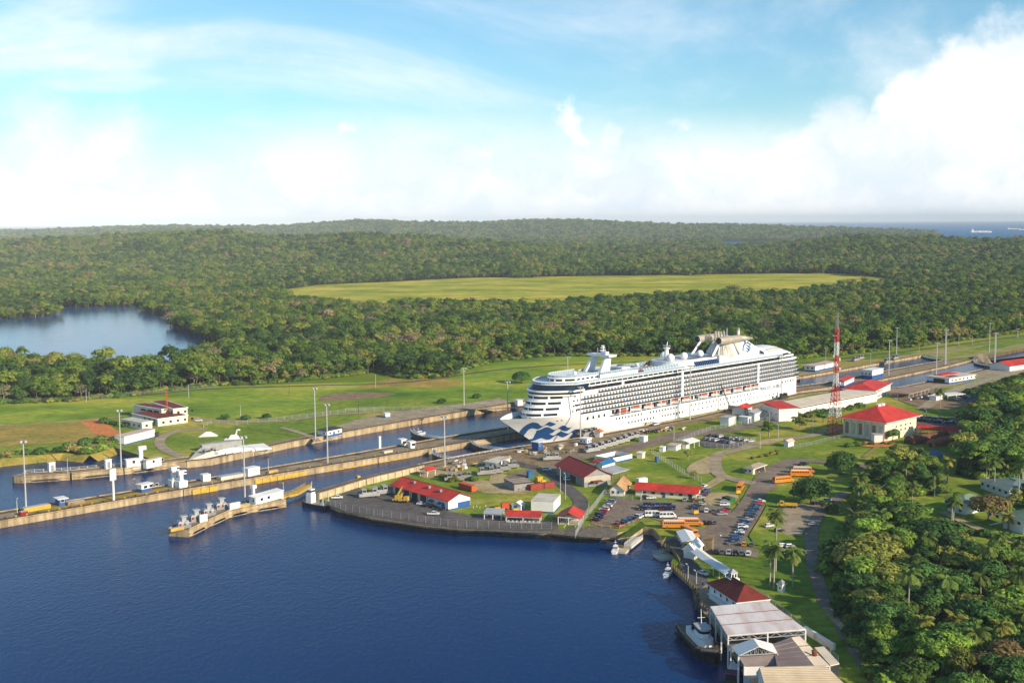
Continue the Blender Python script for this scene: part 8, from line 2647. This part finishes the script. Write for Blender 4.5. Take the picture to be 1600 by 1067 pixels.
# palms
def frond(mb, L_, az, el, mt, rg, droop=1.0):
 p = Vector((0, 0, 0)); n = 7
 d = Vector((math.cos(az) * math.cos(el), math.sin(az) * math.cos(el), math.sin(el)))
 side = Vector((-math.sin(az), math.cos(az), 0))
 for i in range(n):
  q = p + d * (L_ / n)
  w = L_ * .24 * (.35 + .75 * math.sin(math.pi * min(1, (i + .6) / n)))
  for s_ in (-1, 1):
   for t in (0, .5):
    a = p + (q - p) * t; b = p + (q - p) * (t + .42)
    tip = side * (s_ * w) + Vector((0, 0, -w * (.45 + .4 * rg.random()))) + d * (w * .5)
    mb.add([a, b, b + tip * .92, a + tip], [(0, 1, 2, 3)], mt)
  p = q
  d = (d + Vector((0, 0, -.23 * droop))).normalized()
PALMS = []
for v, (mt, nf, L_, tr) in enumerate(((M_palm, 22, 4.6, M_bark_pale), (M_palm, 18, 5.2, M_bark_pale), (M_palm_y, 18, 4.2, M_bark), (M_palm, 26, 4.0, M_bark_pale))):
 mb = MB()
 rr = random.Random(v + 5)
 for i in range(nf):
  frond(mb, L_ * rr.uniform(.8, 1.1), 2 * math.pi * (i * .382) + rr.uniform(-.2, .2), rr.uniform(-.45, 1.15), mt, rr, rr.uniform(.8, 1.3))
 me = bpy.data.meshes.new('crown'); me.from_pydata([tuple(q) for q in mb.v], [], mb.f); me.materials.append(mt); me.update()
 mb = MB(); pv = (0, 0, -.3)
 for i in range(6):
  t = (i + 1) / 6; q = (.035 * math.sin(t * 2 + v) * 10 * t, .03 * 10 * t * math.cos(v), 14 * t - .3 * (1 - t))
  mb.tube(pv, q, .34 - .03 * i, .34 - .03 * (i + 1), 8, tr, False); pv = q
 mb.tube(pv, (pv[0], pv[1], pv[2] + .9), .26, .12, 8, M_leaf_e)
 tm = bpy.data.meshes.new('trunk'); tm.from_pydata(mb.v, [], mb.f)
 for q in mb.mats: tm.materials.append(q)
 tm.polygons.foreach_set('material_index', mb.m); tm.update()
 PALMS.append((me, tm, pv))
def palm(px, h, label, v, group=None):
 c, t, top = PALMS[v]
 root = empty('palm_tree', label, 'palm tree', G(*px), rt.random() * 6, group)
 s_ = h / 14
 o = bpy.data.objects.new('trunk', t); COL.objects.link(o); o.parent = root; o.scale = (1, 1, s_)
 o2 = bpy.data.objects.new('crown', c); COL.objects.link(o2); o2.parent = root; o2.location = (top[0], top[1], top[2] * s_ + .5 * s_)
for x, y, h, v, lab in ((1212, 893, 20, 0, 'tallest royal palm on the round lawn beside the long car row'), (1203, 915, 13, 0, 'left palm of the pair on the grassy bank'), (1209, 921, 13.5, 3, 'right palm of the pair on the grassy bank'), (1239, 917, 12, 1, 'single palm with a pale trunk right of the pair on the bank'),
      (1417, 995, 19, 0, 'tall royal palm with a bare white trunk at the front of the wood'), (1475, 980, 15, 1, 'palm with a pale trunk right of the tallest one in the wood'), (1399, 1008, 8, 2, 'short yellowing palm at the grassy edge of the wood'), (1517, 1000, 11, 1, 'drooping palm in the lower middle of the wood'),
      (1488, 1012, 9, 2, 'short golden palm in the lower middle of the wood'), (1445, 900, 14, 0, 'palm rising in front of the very large dome tree'), (1545, 930, 16, 3, 'palm right of centre in the wood'), (1560, 905, 15, 0, 'feathery palm below the strip of lawn at the right'), (1592, 890, 10, 1, 'palm at the right edge below the villa'),
      (1340, 800, 15, 0, 'palm with a white trunk beside the upper end of the lane'), (1347, 806, 12, 3, 'lower palm leaning beside the upper end of the lane'), (1425, 798, 10.5, 0, 'small palm alone on the lawn in the grove'), (1480, 756, 11, 2, 'palm with drooping yellow fronds above the lawn'), (1487, 816, 12, 1, 'slim palm in front of the green roofed villa'),
      (1489, 818, 9, 3, 'second slim palm in front of the green roofed villa'), (1553, 768, 14, 0, 'left tall palm in front of the long green roofed house'), (1591, 792, 17, 3, 'right tall palm in front of the long green roofed house'), (1540, 762, 12, 1, 'middle palm in front of the long green roofed house'), (1468, 655, 17, 0, 'lone tall dark palm beside the road behind the big red hall'),
      (1575, 828, 6, 2, 'low fan palm in front of the stilted villa'), (1296, 800, 3.5, 1, 'tiny palm on the lawn near the tall villa path'), (1590, 960, 13, 0, 'palm at the right picture edge in the wood'), (1532, 962, 13, 3, 'palm half hidden behind the drooping palm'), (1370, 880, 9, 1, 'palm sprouting behind the wide golden green tree'), (1366, 735, 5, 1, 'small palm on the lawn below the big red hall')):
 palm((x, y), h, lab, v)
for x, y, h in ((598, 592, 13), (633, 588, 16)):
 palm((x - 23 if x < 600 else x - 49, y - 6), h, 'pale palm standing in front of the forest edge, %s of two' % ('left' if x < 600 else 'right'), 2)
for i, (x, y) in enumerate(((1560, 1040), (1475, 1060), (1598, 1020), (1440, 960), (1505, 940), (1575, 985), (1520, 1060), (1420, 925), (1390, 950), (1500, 900), (1610, 930), (1550, 985), (1440, 1035), (1375, 850), (1415, 765), (1460, 775))):
 palm((x, y), 8 + 5 * rt.random(), 'palm crown poking out of the wood right of the curving lane', int(rt.integers(4)), 'palms inside the wood')
# shrubs
SH = []
for i, lm in enumerate((M_leaf_a, M_leaf_c, M_leaf_b, M_leaf_e)):
 SH.append(leaf_mesh('shrub', [(0, 0, .9, 1.5, 1.4, 1.0), (1.0, .5, .7, .9, .9, .8), (-.8, -.6, .7, 1.0, .9, .8), (.2, -1.0, .6, .8, .8, .7)], 420, .3, lm, 500 + i, .7))
M_reed = leaf_mat('dry reeds', (.34, .26, .09), (.20, .20, .05), (.28, .22, .07))
SH.append(leaf_mesh('shrub', [(0, 0, 1.0, 1.6, 1.5, 1.2), (1.2, .4, .8, 1, 1, .9)], 420, .32, M_reed, 509, .3))
def shrub(p, s_, v, label, group):
 o = bpy.data.objects.new('shrub', SH[v]); COL.objects.link(o)
 o.location = p; o.scale = (s_, s_, s_ * .9); o.rotation_euler = (0, 0, rt.random() * 6)
 return tag(o, label, 'shrub', group)
SN = ('green', 'dark green', 'olive', 'light green', 'straw coloured')
def shrubs(px, n, smin, smax, vs, where, group):
 L_ = [Vector((*q, 0)) for q in gp(px)]
 for i in range(n):
  t = (i + rt.random() * .8) / n * (len(L_) - 1)
  k = min(int(t), len(L_) - 2)
  p = L_[k] + (L_[k + 1] - L_[k]) * (t - k) + Vector((rt.normal() * 1.2, rt.normal() * 1.2, 0))
  v = vs[int(rt.integers(len(vs)))]
  shrub(p, smin + (smax - smin) * rt.random(), v, '%s shrub %s' % (SN[v], where), group)
shrubs([(-40, 722), (0, 715), (56, 709), (98, 705), (140, 708), (157, 703), (176, 696)], 46, 1.0, 2.3, (0, 4, 4, 3, 1), 'on the bank of the side channel', 'shrubs on the bank of the side channel')
shrubs([(110, 700), (140, 693), (165, 692), (182, 694)], 8, 1.5, 3.0, (1, 0), 'beside the red soil patch', 'shrubs beside the red soil patch')
shrubs([(158, 660), (176, 664), (205, 668)], 6, 1.2, 2.2, (1, 0), 'in front of the cream headquarters', 'shrubs by the headquarters')
for i, (x, y) in enumerate(((352, 655), (384, 656), (416, 654), (690, 630), (745, 622))):
 shrub(G(x, y), 2.0, 1, 'rounded dark shrub along the far bank road, %s from the left' % ORD[i], 'shrubs along the far bank road')
shrubs([(1310, 945), (1330, 985), (1360, 1030), (1400, 1090)], 26, 1.0, 2.4, (0, 3, 1), 'at the grassy foot of the wood', 'shrubs at the foot of the wood')
shrubs([(1300, 900), (1306, 860), (1330, 826), (1370, 812), (1420, 815)], 24, 1.2, 2.6, (0, 1, 3), 'along the upper edge of the wood', 'shrubs along the upper edge of the wood')
shrubs([(1320, 700), (1350, 696), (1400, 694)], 7, .9, 1.7, (1, 0), 'by the red soil in front of the big hall', 'shrubs in front of the big hall')
shrubs([(680, 745), (705, 752), (725, 748), (745, 752)], 10, .8, 1.8, (2, 0, 1), 'on the scrub behind the red roofed workshop', 'shrubs behind the workshop')
shrubs([(1178, 716), (1200, 712), (1222, 706)], 8, .7, 1.2, (2, 4), 'in the low hedge by the road bend', 'shrubs in the hedge by the road bend')
shrubs([(1235, 655), (1300, 646), (1350, 637)], 14, 1.2, 2.6, (0, 1, 2), 'along the foot of the long beige roofed building', 'shrubs below the long building')
shrubs([(1480, 625), (1540, 606), (1600, 592)], 12, 1.3, 2.6, (0, 1), 'behind the far right car lot', 'shrubs behind the far right lot')
shrubs([(1500, 830), (1545, 838), (1600, 850)], 9, 1, 2, (0, 1, 3), 'along the path before the villas', 'shrubs before the villas')
# undergrowth as one mass inside the woods
ug = bpy.data.collections.new('undergrowth sources')
for i, me in enumerate(SH[:4]): ug.objects.link(bpy.data.objects.new('undergrowth_%d' % i, me))
U_ = []
for poly, sp, wname, hr in WOODS:
 W_ = poly_world(poly)
 lo, hi = W_.min(0), W_.max(0)
 q = lo + (hi - lo) * rt.random((int((hi - lo).prod() / 7), 2))
 U_.append(q[in_poly(q[:, 0], q[:, 1], W_)])
FX = [(lambda q: (q.x, q.y))(G(*p)) for p in ((-60, 634), (0, 632), (100, 628), (200, 620), (250, 612), (330, 604), (400, 601), (480, 595), (560, 586), (590, 580), (612, 588), (640, 593), (700, 589), (760, 568), (800, 563), (860, 557), (1027, 557), (1240, 562), (1341, 552), (1442, 541), (1544, 527), (1620, 517))]
for a, b in zip(FX[:-1], FX[1:]):
 a, b = np.array(a), np.array(b); n = int(np.linalg.norm(b - a) / 1.1)
 U_.append(a + (b - a) * rt.random((n, 1)) + rt.normal(size=(n, 2)) * np.array([1.5, 2.2]) + np.array([0, 3.5]))
U_ = np.concatenate(U_)
uo = scatter('undergrowth', np.concatenate([U_, np.zeros((len(U_), 1))], 1), .8 + 1.3 * rt.random(len(U_)), rt.random(len(U_)) * 6.28, rt.integers(0, 4, len(U_)), ug)
tag(uo, 'leafy undergrowth filling the floor of the woods and the forest foot', 'undergrowth')
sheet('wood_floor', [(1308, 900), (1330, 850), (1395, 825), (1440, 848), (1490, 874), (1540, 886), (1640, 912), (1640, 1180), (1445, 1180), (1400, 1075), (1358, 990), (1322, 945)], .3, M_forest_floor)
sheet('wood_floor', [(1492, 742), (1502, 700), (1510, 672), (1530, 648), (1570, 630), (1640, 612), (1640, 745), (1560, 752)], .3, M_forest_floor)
# ------------------------------------------------------------------ haze: one closed box of even air
hzm = bpy.data.materials.new('haze')
hzm.use_nodes = True
nt = hzm.node_tree
nt.nodes.clear()
o_ = nt.nodes.new('ShaderNodeOutputMaterial')
pv = nt.nodes.new('ShaderNodeVolumePrincipled')
pv.inputs['Color'].default_value = (.80, .90, 1.0, 1)
pv.inputs['Density'].default_value = 0.000035
pv.inputs['Anisotropy'].default_value = -0.36
nt.links.new(pv.outputs[0], o_.inputs['Volume'])
hb = MB()
hb.box(-62000, 62000, -400, 63000, -20, 330, hzm)
hb.build('haze', kind='stuff', label='pale haze over the far hills', cat='haze')
